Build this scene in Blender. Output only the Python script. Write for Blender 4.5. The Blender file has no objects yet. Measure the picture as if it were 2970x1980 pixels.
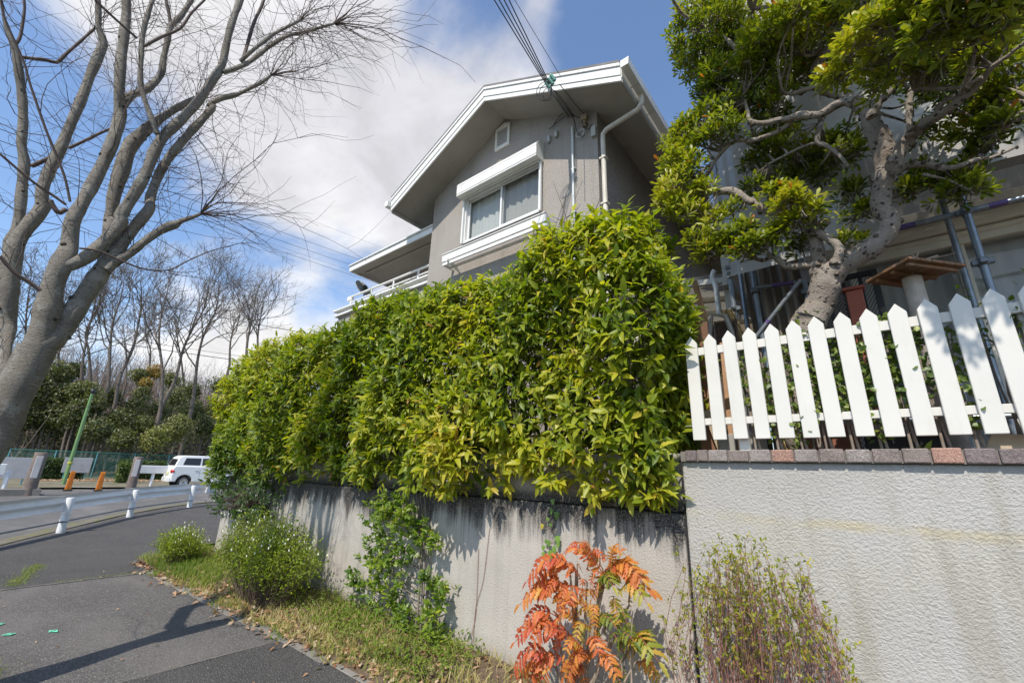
import bpy, bmesh, math, random
import numpy as np
from mathutils import Matrix, Vector
random.seed(7); RNG = np.random.default_rng(11)
SC = bpy.context.scene; COL = SC.collection
rad = math.radians

# ---------------------------------------------------------------- camera, sky, sun, exposure
cd = bpy.data.cameras.new('camera'); cam = bpy.data.objects.new('camera', cd); COL.objects.link(cam)
cd.sensor_width = 36.0; cd.lens = 14.98; cd.clip_start = 0.05; cd.clip_end = 2000
cam.matrix_world = Matrix.Translation((0, 0, 1.5)) @ Matrix.Rotation(rad(39.373), 4, 'Z') @ Matrix.Rotation(rad(90 + 17.025), 4, 'X') @ Matrix.Rotation(rad(1.819), 4, 'Z')
SC.camera = cam
CAMP = np.array([0, 0, 1.5])
SUNV = Vector((0.19, -1.0, 1.29)).normalized()          # towards the sun
SUN_EL = math.asin(SUNV.z)

def nn(nt, t, **kw):
    n = nt.nodes.new(t)
    for k, v in kw.items():
        if k.startswith('i_'): n.inputs[k[2:].replace('_', ' ')].default_value = v
        else: setattr(n, k, v)
    return n

world = bpy.data.worlds.new('World'); SC.world = world; world.use_nodes = True
def build_world():
    nt = world.node_tree; nt.nodes.clear(); L = nt.links.new
    out = nn(nt, 'ShaderNodeOutputWorld'); sky = nn(nt, 'ShaderNodeTexSky', sky_type='NISHITA')
    sky.sun_disc = False; sky.sun_elevation = SUN_EL; sky.sun_rotation = math.atan2(SUNV.x, SUNV.y)
    sky.altitude = 100; sky.air_density = 1.0; sky.dust_density = 0.35; sky.ozone_density = 3.0
    b1 = nn(nt, 'ShaderNodeBackground'); L(sky.outputs[0], b1.inputs[0]); b1.inputs[1].default_value = 0.15
    # cloud layer: fractal noise on a flat deck seen in perspective, thicker towards the cloud banks
    tc = nn(nt, 'ShaderNodeTexCoord'); nrm = nn(nt, 'ShaderNodeVectorMath', operation='NORMALIZE'); L(tc.outputs['Generated'], nrm.inputs[0])
    sep = nn(nt, 'ShaderNodeSeparateXYZ'); L(nrm.outputs[0], sep.inputs[0])
    zz = nn(nt, 'ShaderNodeMath', operation='MAXIMUM'); L(sep.outputs[2], zz.inputs[0]); zz.inputs[1].default_value = 0.0
    za = nn(nt, 'ShaderNodeMath', operation='ADD'); L(zz.outputs[0], za.inputs[0]); za.inputs[1].default_value = 0.35
    dv = nn(nt, 'ShaderNodeVectorMath', operation='DIVIDE'); L(nrm.outputs[0], dv.inputs[0])
    cz = nn(nt, 'ShaderNodeCombineXYZ')
    for i in range(3): L(za.outputs[0], cz.inputs[i])
    L(cz.outputs[0], dv.inputs[1])
    n1 = nn(nt, 'ShaderNodeTexNoise', i_Scale=2.1, i_Detail=9.0, i_Roughness=0.56, i_Distortion=0.25); L(dv.outputs[0], n1.inputs['Vector'])
    acc = nn(nt, 'ShaderNodeMath', operation='ADD'); L(n1.outputs[0], acc.inputs[0]); acc.inputs[1].default_value = 0.0
    last = acc
    for (dx, dy, dz), amp, width in CLOUDS:
        dt = nn(nt, 'ShaderNodeVectorMath', operation='DOT_PRODUCT'); L(nrm.outputs[0], dt.inputs[0]); dt.inputs[1].default_value = (dx, dy, dz)
        mr = nn(nt, 'ShaderNodeMapRange', interpolation_type='SMOOTHSTEP'); L(dt.outputs['Value'], mr.inputs[0])
        mr.inputs[1].default_value = math.cos(rad(width)); mr.inputs[2].default_value = 1.0; mr.inputs[3].default_value = 0; mr.inputs[4].default_value = amp
        ad = nn(nt, 'ShaderNodeMath', operation='ADD'); L(last.outputs[0], ad.inputs[0]); L(mr.outputs[0], ad.inputs[1]); last = ad
    mk = nn(nt, 'ShaderNodeMapRange', interpolation_type='SMOOTHSTEP'); L(last.outputs[0], mk.inputs[0])
    mk.inputs[1].default_value = 0.46; mk.inputs[2].default_value = 0.76
    n2 = nn(nt, 'ShaderNodeTexNoise', i_Scale=1.3, i_Detail=4.0, i_Roughness=0.5); L(dv.outputs[0], n2.inputs['Vector'])
    cr = nn(nt, 'ShaderNodeValToRGB'); L(n2.outputs[0], cr.inputs[0])
    cr.color_ramp.elements[0].position = 0.36; cr.color_ramp.elements[0].color = (0.68, 0.68, 0.72, 1)
    cr.color_ramp.elements[1].position = 0.58; cr.color_ramp.elements[1].color = (0.92, 0.915, 0.91, 1)
    n3 = nn(nt, 'ShaderNodeTexNoise', i_Scale=5.5, i_Detail=8.0, i_Roughness=0.6, i_Distortion=0.4); L(dv.outputs[0], n3.inputs['Vector'])
    sh = nn(nt, 'ShaderNodeMapRange'); L(n3.outputs[0], sh.inputs[0]); sh.inputs[1].default_value = 0.35; sh.inputs[2].default_value = 0.65; sh.inputs[3].default_value = 0.86; sh.inputs[4].default_value = 1.08
    ml = nn(nt, 'ShaderNodeVectorMath', operation='SCALE'); L(cr.outputs[0], ml.inputs[0]); L(sh.outputs[0], ml.inputs['Scale'])
    b2 = nn(nt, 'ShaderNodeBackground'); L(ml.outputs[0], b2.inputs[0]); b2.inputs[1].default_value = 0.76
    mx = nn(nt, 'ShaderNodeMixShader'); L(mk.outputs[0], mx.inputs[0]); L(b1.outputs[0], mx.inputs[1]); L(b2.outputs[0], mx.inputs[2])
    L(mx.outputs[0], out.inputs[0])
CLOUDS = [((-.697,.350,.625), 0.28, 36), ((-.511,.624,.591), 0.12, 22), ((-.732,.098,.674), 0.12, 18), ((-.457,.389,.800), -0.22, 9), ((-.214,.680,.701), -0.32, 18),
          ((-.842,.353,.407), -0.22, 11), ((-.914,.054,.403), -0.16, 17), ((-.882,-.069,.467), -0.14, 20), ((-.947,.238,.214), 0.16, 10)]
build_world()

sl = bpy.data.lights.new('sun', 'SUN'); sl.energy = 3.45; sl.angle = rad(0.53); sl.color = (1.0, 0.93, 0.835)
sun = bpy.data.objects.new('sun', sl); COL.objects.link(sun); sun.location = (3, -15, 20)
sun.rotation_euler = SUNV.to_track_quat('Z', 'Y').to_euler()
SC.view_settings.view_transform = 'Standard'; SC.view_settings.look = 'None'; SC.view_settings.gamma = 1.0
SC.view_settings.use_curve_mapping = False; SC.view_settings.exposure = 0.62
try:
    SC.cycles.use_denoising = True; SC.cycles.max_bounces = 8; SC.cycles.transparent_max_bounces = 12; SC.cycles.sample_clamp_indirect = 6
except Exception: pass

# ---------------------------------------------------------------- helpers: objects
def tag(o, label=None, cat=None, group=None, kind=None):
    if label: o['label'] = label
    if cat: o['category'] = cat
    if group: o['group'] = group
    if kind: o['kind'] = kind
    return o
def thing(name, label, cat, loc=(0, 0, 0), group=None):
    o = bpy.data.objects.new(name, None); COL.objects.link(o); o.location = loc; o.empty_display_size = 0.1
    return tag(o, label, cat, group)
def link(name, me, parent=None, mat=None):
    o = bpy.data.objects.new(name, me); COL.objects.link(o)
    if mat is not None and len(me.materials) == 0: me.materials.append(mat)
    if parent is not None:
        o.parent = parent
        pm = Matrix.Translation(parent.location) if parent.type == 'EMPTY' and parent.parent is None else None
        if pm is not None: o.matrix_parent_inverse = pm.inverted()
    return o

class MB:
    """collects boxes, prisms, tubes into one mesh, in world coordinates"""
    def __init__(s): s.v = []; s.f = []; s.smooth = []
    def add(s, vs, fs, sm=False):
        b = len(s.v); s.v += [tuple(map(float, p)) for p in vs]; s.f += [tuple(b + i for i in f) for f in fs]; s.smooth += [sm] * len(fs); return s
    def box(s, a, b):
        (x0, y0, z0), (x1, y1, z1) = a, b
        x0, x1 = min(x0, x1), max(x0, x1); y0, y1 = min(y0, y1), max(y0, y1); z0, z1 = min(z0, z1), max(z0, z1)
        return s.add([(x0, y0, z0), (x1, y0, z0), (x1, y1, z0), (x0, y1, z0), (x0, y0, z1), (x1, y0, z1), (x1, y1, z1), (x0, y1, z1)],
                     [(0, 3, 2, 1), (4, 5, 6, 7), (0, 1, 5, 4), (1, 2, 6, 5), (2, 3, 7, 6), (3, 0, 4, 7)])
    def hexa(s, p): # eight corners, bottom ring then top ring
        return s.add(p, [(0, 3, 2, 1), (4, 5, 6, 7), (0, 1, 5, 4), (1, 2, 6, 5), (2, 3, 7, 6), (3, 0, 4, 7)])
    def prism(s, poly, off): # planar polygon swept by off
        n = len(poly); off = np.array(off, float); vs = [np.array(p, float) for p in poly]; vs += [p + off for p in vs]
        return s.add(vs, [tuple(range(n - 1, -1, -1)), tuple(range(n, 2 * n))] + [(i, (i + 1) % n, n + (i + 1) % n, n + i) for i in range(n)])
    def beam(s, a, b, w, h, up=(0, 0, 1)):
        a = np.array(a, float); b = np.array(b, float); d = b - a; d /= np.linalg.norm(d); up = np.array(up, float)
        r = np.cross(d, up); r /= max(1e-9, np.linalg.norm(r)); u = np.cross(r, d); r = r * w / 2; u = u * h / 2
        return s.hexa([a - r - u, a + r - u, b + r - u, b - r - u, a - r + u, a + r + u, b + r + u, b - r + u])
    def tube(s, path, radii, sides=8, cap=True):
        P = np.array([p[:3] for p in path], float); n = len(P)
        if np.isscalar(radii): radii = [radii] * n
        T = np.gradient(P, axis=0); T /= np.maximum(1e-9, np.linalg.norm(T, axis=1))[:, None]
        a = np.array([0, 0, 1.0]) if abs(T[0][2]) < 0.9 else np.array([1.0, 0, 0])
        N = np.cross(T[0], a); N /= np.linalg.norm(N); vs = []
        for i in range(n):
            N = N - T[i] * (N @ T[i]); N /= max(1e-9, np.linalg.norm(N)); Bn = np.cross(T[i], N)
            for k in range(sides):
                t = 2 * math.pi * k / sides; vs.append(P[i] + radii[i] * (math.cos(t) * N + math.sin(t) * Bn))
        fs = [(i * sides + k, i * sides + (k + 1) % sides, (i + 1) * sides + (k + 1) % sides, (i + 1) * sides + k) for i in range(n - 1) for k in range(sides)]
        s.add(vs, fs, True)
        if cap: s.add(vs[:sides], [tuple(range(sides - 1, -1, -1))]); s.add(vs[-sides:], [tuple(range(sides))])
        return s
    def lathe(s, c, prof, sides=16, axis=(0, 0, 1)):
        ax = np.array(axis, float); ax /= np.linalg.norm(ax); a = np.array([1.0, 0, 0]) if abs(ax[0]) < 0.9 else np.array([0, 1.0, 0])
        u = np.cross(ax, a); u /= np.linalg.norm(u); w = np.cross(ax, u); c = np.array(c, float)
        vs = [c + ax * h + r * (math.cos(2 * math.pi * k / sides) * u + math.sin(2 * math.pi * k / sides) * w) for r, h in prof for k in range(sides)]
        n = len(prof)
        return s.add(vs, [(i * sides + k, i * sides + (k + 1) % sides, (i + 1) * sides + (k + 1) % sides, (i + 1) * sides + k) for i in range(n - 1) for k in range(sides)], True)
    def build(s, name, mat, parent=None, bevel=0, seg=2):
        me = bpy.data.meshes.new(name); me.from_pydata(s.v, [], s.f)
        me.polygons.foreach_set('use_smooth', s.smooth); me.update()
        if bevel:
            bm = bmesh.new(); bm.from_mesh(me); bmesh.ops.remove_doubles(bm, verts=bm.verts, dist=1e-5)
            bmesh.ops.recalc_face_normals(bm, faces=bm.faces)
            bmesh.ops.bevel(bm, geom=[e for e in bm.edges if len(e.link_faces) == 2 and e.calc_face_angle(0) > 0.5], offset=bevel, segments=seg, profile=0.5, affect='EDGES')
            bm.to_mesh(me); bm.free()
        return link(name, me, parent, mat)

def rawmesh(name, V, F, tint=None, smooth=True):
    """V (n,3), F (m,k) arrays -> mesh; tint per vertex becomes the attribute 'tint'"""
    me = bpy.data.meshes.new(name); V = np.ascontiguousarray(V, np.float32); F = np.ascontiguousarray(F, np.int32); m, k = F.shape
    me.vertices.add(len(V)); me.vertices.foreach_set('co', V.ravel())
    me.loops.add(m * k); me.loops.foreach_set('vertex_index', F.ravel())
    me.polygons.add(m); me.polygons.foreach_set('loop_start', np.arange(0, m * k, k, dtype=np.int32)); me.polygons.foreach_set('loop_total', np.full(m, k, np.int32))
    me.polygons.foreach_set('use_smooth', np.full(m, smooth, bool))
    if tint is not None:
        at = me.attributes.new('tint', 'FLOAT', 'POINT'); at.data.foreach_set('value', np.ascontiguousarray(tint, np.float32))
    me.update(calc_edges=True); return me

def unit(a): return a / np.maximum(1e-9, np.linalg.norm(a, axis=-1, keepdims=True))
# leaf outlines: stations (t, half width) between stalk and tip
LEAFT = {'lance': [(0.30, 0.85), (0.68, 0.72)], 'ovate': [(0.34, 1.0), (0.72, 0.70)], 'spoon': [(0.45, 0.62), (0.80, 1.0)], 'round': [(0.28, 1.0), (0.72, 0.95)],
         'holly': [(0.08, 0.55), (0.20, 0.72), (0.27, 1.15), (0.34, 0.74), (0.48, 0.78), (0.55, 1.12), (0.62, 0.66), (0.74, 0.60), (0.80, 0.82), (0.86, 0.34)],
         'ivy': [(0.06, 0.55), (0.20, 1.0), (0.36, 0.60), (0.50, 0.78), (0.70, 0.42)], 'diamond': [(0.5, 1.0)]}
def leaf_faces(kind):
    k = len(LEAFT[kind]); f = [(0, 1, 2), (0, 2, 3)]
    for i in range(k - 1):
        a, b = 1 + 3 * i, 4 + 3 * i; f += [(a, b, b + 1), (a, b + 1, a + 1), (a + 1, b + 1, b + 2), (a + 1, b + 2, a + 2)]
    a, tip = 1 + 3 * (k - 1), 1 + 3 * k
    return np.array(f + [(a, tip, a + 1), (a + 1, tip, a + 2)])
def leaf_template(kind, width, fold=0.25, curl=0.18):
    v = [(0, 0, 0)]
    for t, w in LEAFT[kind]:
        z = -curl * t * t; hw = w * width / 2
        v += [(t, hw, z + fold * hw), (t, 0, z), (t, -hw, z + fold * hw)]
    return np.array(v + [(1, 0, -curl)])
def frames(D, N):
    X = unit(D); Y = unit(np.cross(N, X)); Z = np.cross(X, Y); return X, Y, Z
def leaf_mesh(name, P, D, N, Ls, tint, kind='lance', width=0.32, fold=0.25, curl=0.18):
    n = len(P); T = leaf_template(kind, width, fold, curl); X, Y, Z = frames(D, N)
    cu = (0.5 + RNG.random(n))[:, None, None]
    V = P[:, None] + Ls[:, None, None] * (T[None, :, 0, None] * X[:, None] + T[None, :, 1, None] * Y[:, None] + T[None, :, 2, None] * cu * Z[:, None])
    nv = len(T); F = (np.arange(n)[:, None, None] * nv + leaf_faces(kind)[None]).reshape(-1, 3)
    return rawmesh(name, V.reshape(-1, 3), F, np.repeat(tint, nv))
def foliage(root, mat, P, D, N, Ls, tint, kind, width, nparts=300, score=None, fold=0.25, curl=0.18, name='foliage', part='leaf', bulk_stuff=True):
    """the leaves that show largest become parts of their own, the others one mesh"""
    n = len(P)
    if score is None: score = Ls / np.linalg.norm(P - CAMP, axis=1)
    o = np.argsort(-score); sel = o[:nparts]; rest = o[nparts:]
    if len(rest):
        b = link(name, leaf_mesh(name, P[rest], D[rest], N[rest], Ls[rest], tint[rest], kind, width, fold, curl), root, mat)
        if bulk_stuff: b['kind'] = 'stuff'
    T = leaf_template(kind, width, fold, curl); bins = 10; var = []
    for k in range(bins):
        me = rawmesh('leaf', T, leaf_faces(kind), np.full(len(T), (k + 0.5) / bins)); me.materials.append(mat); var.append(me)
    X, Y, Z = frames(D, N)
    off = np.array(root.location)
    for i in sel:
        ob = bpy.data.objects.new(part, var[min(bins - 1, max(0, int(tint[i] * bins)))]); COL.objects.link(ob); ob.parent = root
        l = Ls[i]; M = np.eye(4); M[:3, 0] = X[i] * l; M[:3, 1] = Y[i] * l; M[:3, 2] = Z[i] * l; M[:3, 3] = P[i] - off
        ob.matrix_local = Matrix(M.tolist())
def twigs(PA, RA, sides=3):
    """many tubes at once: PA (n,k,3), RA (n,k) -> V,F(quads)"""
    n, k, _ = PA.shape; T = unit(np.gradient(PA, axis=1)); a = RNG.normal(size=(n, 1, 3)); N = unit(np.cross(T, a)); B = np.cross(T, N)
    ang = np.arange(sides) * 2 * math.pi / sides
    V = PA[:, :, None] + RA[:, :, None, None] * (np.cos(ang)[None, None, :, None] * N[:, :, None] + np.sin(ang)[None, None, :, None] * B[:, :, None])
    base = np.arange(n)[:, None, None] * k * sides; i = np.arange(k - 1)[None, :, None] * sides; j = np.arange(sides)[None, None]
    j2 = (j + 1) % sides
    F = np.stack([base + i + j, base + i + j2, base + i + sides + j2, base + i + sides + j], -1).reshape(-1, 4)
    return V.reshape(-1, 3), F
def grow(P0, D0, Ls, k=6, bend=0.25, up=0.0, droop=0.0):
    """curved twig centre lines from start points and directions"""
    n = len(P0); d = unit(D0); pts = [P0]; p = P0.copy(); st = (Ls / (k - 1))[:, None]
    for i in range(k - 1):
        d = unit(d + RNG.normal(size=(n, 3)) * bend + np.array([0, 0, up - droop * i / k])); p = p + d * st; pts.append(p)
    return np.stack(pts, 1)
def taper(r0, k, tip=0.3): return r0[:, None] * np.linspace(1, tip, k)[None]
def merge(*vf):
    Vs, Fs, b = [], [], 0
    for V, F in vf: Vs.append(V); Fs.append(F + b); b += len(V)
    return np.concatenate(Vs), np.concatenate(Fs)
def resample(path, n):
    P = np.array(path, float); d = np.r_[0, np.cumsum(np.linalg.norm(np.diff(P[:, :3], axis=0), axis=1))]; t = np.linspace(0, d[-1], n)
    # Catmull-Rom through the traced points
    out = []
    for q in t:
        i = min(len(P) - 2, max(0, int(np.searchsorted(d, q) - 1))); u = (q - d[i]) / max(1e-9, d[i + 1] - d[i])
        p0 = P[max(0, i - 1)]; p1 = P[i]; p2 = P[i + 1]; p3 = P[min(len(P) - 1, i + 2)]
        c = 0.5 * (2 * p1 + (p2 - p0) * u + (2 * p0 - 5 * p1 + 4 * p2 - p3) * u * u + (3 * p1 - p0 - 3 * p2 + p3) * u ** 3)
        c[3:] = p1[3:] + (p2[3:] - p1[3:]) * u; out.append(c)
    return np.array(out)

# ---------------------------------------------------------------- helpers: materials
def newmat(name):
    m = bpy.data.materials.new(name); m.use_nodes = True; nt = m.node_tree; b = nt.nodes['Principled BSDF']; return m, nt, b, nt.links.new
def ramp(nt, src, stops):
    r = nn(nt, 'ShaderNodeValToRGB'); nt.links.new(src, r.inputs[0]); e = r.color_ramp.elements
    while len(e) < len(stops): e.new(0.5)
    for i, (p, c) in enumerate(stops): e[i].position = p; e[i].color = (*c, 1)
    return r.outputs[0]
def noise(nt, scale, detail=4, rough=0.55, vec=None, dist=0.0, obj=True):
    n = nn(nt, 'ShaderNodeTexNoise', i_Scale=scale, i_Detail=detail, i_Roughness=rough, i_Distortion=dist)
    if vec is None:
        g = nn(nt, 'ShaderNodeNewGeometry'); vec = g.outputs['Position']
    nt.links.new(vec, n.inputs['Vector']); return n.outputs[0]
def mapvec(nt, scale):
    g = nn(nt, 'ShaderNodeNewGeometry'); mp = nn(nt, 'ShaderNodeMapping'); nt.links.new(g.outputs['Position'], mp.inputs[0]); mp.inputs['Scale'].default_value = scale; return mp.outputs[0]
def mixc(nt, fac, a, b, mode='MIX'):
    m = nn(nt, 'ShaderNodeMix', data_type='RGBA', blend_type=mode)
    for s, v in ((0, fac), (6, a), (7, b)):
        if hasattr(v, 'is_linked') or hasattr(v, 'links'): nt.links.new(v, m.inputs[s])
        else: m.inputs[s].default_value = v if s == 0 else (*v, 1)
    return m.outputs[2]
def mth(nt, op, a, b=None, clamp=False):
    m = nn(nt, 'ShaderNodeMath', operation=op, use_clamp=clamp)
    for s, v in ((0, a), (1, b)):
        if v is None: continue
        if hasattr(v, 'links'): nt.links.new(v, m.inputs[s])
        else: m.inputs[s].default_value = v
    return m.outputs[0]
def mrange(nt, v, a, b, c=0.0, d=1.0):
    m = nn(nt, 'ShaderNodeMapRange', interpolation_type='SMOOTHSTEP'); nt.links.new(v, m.inputs[0])
    for i, q in enumerate((a, b, c, d)): m.inputs[i + 1].default_value = q
    return m.outputs[0]
def bump(nt, b, h, strength=0.3, dist=0.01):
    n = nn(nt, 'ShaderNodeBump'); n.inputs['Strength'].default_value = strength; n.inputs['Distance'].default_value = dist
    nt.links.new(h, n.inputs['Height']); nt.links.new(n.outputs[0], b.inputs['Normal']); return n
def flat(name, col, rough=0.6, var=0.12, scale=6, metal=0.0, bmp=0.0, bscale=60, spec=0.5, dirt=None):
    """painted or plain surface with slight mottling"""
    m, nt, b, L = newmat(name); c = np.array(col)
    cc = ramp(nt, noise(nt, scale, 6, 0.6), [(0.3, tuple(c * (1 - var))), (0.7, tuple(np.minimum(1, c * (1 + var * 0.6))))])
    if dirt:
        cc = mixc(nt, mrange(nt, noise(nt, dirt[1], 7, 0.65, mapvec(nt, (1, 1, 0.25))), 0.52, 0.72, 0, dirt[2]), cc, dirt[0])
    L(cc, b.inputs['Base Color']); b.inputs['Roughness'].default_value = rough; b.inputs['Metallic'].default_value = metal; b.inputs['Specular IOR Level'].default_value = spec
    if bmp: bump(nt, b, noise(nt, bscale, 4, 0.6), bmp, 0.004)
    return m
def leafmat(name, stops, rough=0.38, trans=0.3, spec=0.5):
    m, nt, b, L = newmat(name); a = nn(nt, 'ShaderNodeAttribute', attribute_name='tint'); c = ramp(nt, a.outputs['Fac'], stops)
    L(c, b.inputs['Base Color']); b.inputs['Roughness'].default_value = rough; b.inputs['Specular IOR Level'].default_value = spec
    t = nn(nt, 'ShaderNodeBsdfTranslucent'); tcol = mixc(nt, 0.5, c, (0.5, 0.62, 0.06), 'MULTIPLY'); tc = mixc(nt, 1.0, c, (1.5, 1.6, 0.5), 'MULTIPLY'); L(tc, t.inputs[0])
    mx = nn(nt, 'ShaderNodeMixShader'); mx.inputs[0].default_value = trans; L(b.outputs[0], mx.inputs[1]); L(t.outputs[0], mx.inputs[2])
    L(mx.outputs[0], nt.nodes['Material Output'].inputs[0]); return m

# ================================================================ the setting: ground, pavement, road
def gz(x): return 0.012 * max(0.0, -x - 10.0)
def asphalt(name, lo, hi, spot=0.5, tone=None):
    m, nt, b, L = newmat(name)
    n1 = noise(nt, 70, 3, 0.8); n2 = noise(nt, 1.3, 6, 0.65); n3 = noise(nt, 105, 2, 0.65)
    c = ramp(nt, n2, [(0.3, lo), (0.7, hi)])
    c = mixc(nt, mrange(nt, n1, 0.40, 0.66, 0, 0.55), c, tuple(v * 0.45 for v in lo))
    c = mixc(nt, mrange(nt, noise(nt, 26, 4, 0.75), 0.42, 0.64, 0, 0.45), c, tuple(v * 0.55 for v in lo))
    c = mixc(nt, mrange(nt, n3, 0.575, 0.67, 0, spot), c, (0.34, 0.33, 0.31))
    if tone: c = mixc(nt, mrange(nt, noise(nt, 0.55, 4, 0.6, mapvec(nt, (1, 2.2, 1))), 0.45, 0.7, 0, 0.6), c, tone)
    L(c, b.inputs['Base Color']); b.inputs['Roughness'].default_value = 0.86; b.inputs['Specular IOR Level'].default_value = 0.3
    bump(nt, b, mth(nt, 'ADD', n1, mth(nt, 'MULTIPLY', n3, 0.5)), 0.9, 0.010); return m
M_ASPH = asphalt('asphalt', (0.100, 0.094, 0.089), (0.142, 0.134, 0.127), 0.9, (0.17, 0.158, 0.148))
M_ASPH2 = asphalt('asphalt_dark', (0.058, 0.056, 0.055), (0.090, 0.086, 0.083), 0.8)
M_ROAD = asphalt('asphalt_road', (0.12, 0.117, 0.112), (0.17, 0.165, 0.158), 0.25, (0.20, 0.19, 0.18))
def concrete(name, lo, hi, bs=90, stain=(0.10, 0.095, 0.085), bmp=0.4):
    m, nt, b, L = newmat(name); n2 = noise(nt, 2.5, 6, 0.6); n1 = noise(nt, bs, 4, 0.65)
    c = ramp(nt, n2, [(0.3, lo), (0.7, hi)]); c = mixc(nt, mrange(nt, noise(nt, 5, 6, 0.7), 0.55, 0.75, 0, 0.6), c, stain)
    c = mixc(nt, mrange(nt, n1, 0.5, 0.7, 0, 0.35), c, tuple(v * 0.6 for v in lo))
    L(c, b.inputs['Base Color']); b.inputs['Roughness'].default_value = 0.9; bump(nt, b, n1, bmp, 0.006); return m
M_CONC = concrete('concrete', (0.27, 0.26, 0.24), (0.37, 0.355, 0.33))
M_KERB = concrete('kerb_concrete', (0.16, 0.148, 0.13), (0.24, 0.225, 0.20))
def soilmat():
    m, nt, b, L = newmat('soil'); c = ramp(nt, noise(nt, 14, 8, 0.7), [(0.3, (0.075, 0.05, 0.033)), (0.55, (0.15, 0.105, 0.068)), (0.75, (0.24, 0.19, 0.12))])
    L(c, b.inputs['Base Color']); b.inputs['Roughness'].default_value = 0.95; bump(nt, b, noise(nt, 40, 6, 0.7), 0.8, 0.03); return m
M_SOIL = soilmat()
def groundmat():
    m, nt, b, L = newmat('ground_earth'); c = ramp(nt, noise(nt, 0.6, 8, 0.65), [(0.3, (0.05, 0.06, 0.025)), (0.6, (0.11, 0.09, 0.055)), (0.8, (0.15, 0.12, 0.075))])
    L(c, b.inputs['Base Color']); b.inputs['Roughness'].default_value = 0.95; return m
M_GROUND = groundmat()
def mossmat():
    m, nt, b, L = newmat('mossy_edge'); c = ramp(nt, noise(nt, 3.2, 7, 0.7), [(0.35, (0.20, 0.185, 0.16)), (0.52, (0.15, 0.13, 0.09)), (0.60, (0.16, 0.17, 0.035)), (0.75, (0.22, 0.22, 0.05))])
    c = mixc(nt, mrange(nt, noise(nt, 60, 3, 0.6), 0.45, 0.65, 0, 0.6), c, (0.05, 0.045, 0.035))
    L(c, b.inputs['Base Color']); b.inputs['Roughness'].default_value = 0.95; bump(nt, b, noise(nt, 45, 4, 0.7), 0.8, 0.015); return m
M_MOSS = mossmat()
M_LINE = flat('road_paint', (0.62, 0.61, 0.58), 0.7, 0.3, 9)
M_OLINE = flat('road_paint_orange', (0.55, 0.22, 0.08), 0.7, 0.4, 9)

# the hill and the open ground, one sheet to the horizon (rises beyond the road)
def hill(x, y):
    d = max(0.0, -x - 41.0 - 0.25 * y)
    h = 9.5 * (1 - math.exp(-d / 22.0)) + 0.35 * math.sin(x * 0.31 + y * 0.17) * min(1, d / 8)
    return h if x > -200 else h * max(0, 1 - (-x - 200) / 200)
def grid_sheet(name, xs, ys, zf, mat, kind='structure', parent=None):
    V = [(x, y, zf(x, y)) for x in xs for y in ys]; ny = len(ys)
    F = [(i * ny + j, i * ny + j + 1, (i + 1) * ny + j + 1, (i + 1) * ny + j) for i in range(len(xs) - 1) for j in range(ny - 1)]
    me = bpy.data.meshes.new(name); me.from_pydata(V, [], [f[::-1] for f in F]); me.polygons.foreach_set('use_smooth', [True] * len(me.polygons)); me.update()
    if me.polygons[0].normal.z < 0: me.flip_normals()
    o = link(name, me, parent, mat)
    if kind and parent is None: o['kind'] = kind
    return o
xs = [-900, -500, -250, -160, -120, -100] + list(range(-90, -30, 2)) + list(range(-30, 12, 3)) + [40, 120, 400, 900]
ys = [-900, -400, -150, -60, -40] + list(range(-36, 64, 2)) + [80, 120, 250, 500, 900]
grid_sheet('ground', xs, ys, lambda x, y: gz(max(x, -45)) - 0.16 + hill(x, y), M_GROUND)
# road: light asphalt beyond the guardrail, a little lower than the pavement
KERB = [(-2.0, -9.0), (-4.5, -5.6), (-7.0, -2.9), (-9.0, -1.2), (-10.7, 0.05), (-13.4, 1.62), (-16.12, 3.24), (-18.5, 5.24), (-19.3, 6.8), (-19.7, 9.0), (-19.8, 14.0)]
def kerb_y(x):
    for (x0, y0), (x1, y1) in zip(KERB, KERB[1:]):
        if x1 <= x <= x0: return y0 + (y1 - y0) * (x - x0) / (x1 - x0)
    return -9.0 if x > -2 else 14.0
grid_sheet('road', [-34 + i * 1.0 for i in range(0, 34)], [-30, -20, -12, -6, 0, 4, 8, 12, 18, 30], lambda x, y: gz(x) - 0.11, M_ROAD)
def strip(name, x0, x1, lo, hi, z, mat, step=0.5, rows=4):
    n = max(1, int(abs(x1 - x0) / step)); V, F = [], []
    for i in range(n + 1):
        x = x0 + (x1 - x0) * i / n; a, b_ = lo(x), hi(x)
        for j in range(rows + 1): V.append((x, a + (b_ - a) * j / rows, gz(x) + z))
    for i in range(n):
        for j in range(rows): k = i * (rows + 1) + j; F.append((k, k + 1, k + rows + 2, k + rows + 1))
    me = bpy.data.meshes.new(name); me.from_pydata(V, [], F); me.update()
    if me.polygons[0].normal.z < 0: me.flip_normals()
    return me
def eb(x): return 2.115 + 0.046 * (max(-8.0, x) + 7.2)
def yhi(x): return eb(x) if x > -9.3 else (2.16 + (x + 9.3) * -0.9 if x > -10.6 else 14.0)
o = link('pavement', strip('pavement', 5, -19.8, lambda x: kerb_y(x) + 0.02, yhi, -0.004, M_ASPH, 0.4), None, M_ASPH); o['kind'] = 'structure'
o = link('pavement_patch', strip('pavement_patch', 5, -4.34, lambda x: max(-6.5, kerb_y(x) + 0.1), lambda x: eb(x) - 0.04 + 0.02 * math.sin(x * 3), 0.0, M_ASPH2, 0.6), None, M_ASPH2); o['kind'] = 'structure'
o = link('pavement_patch', strip('pavement_patch', -8.15, -19.6, lambda x: kerb_y(x) + 0.10, lambda x: yhi(x) - 0.05, 0.0, M_ASPH2, 0.35), None, M_ASPH2); o['kind'] = 'structure'
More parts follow.
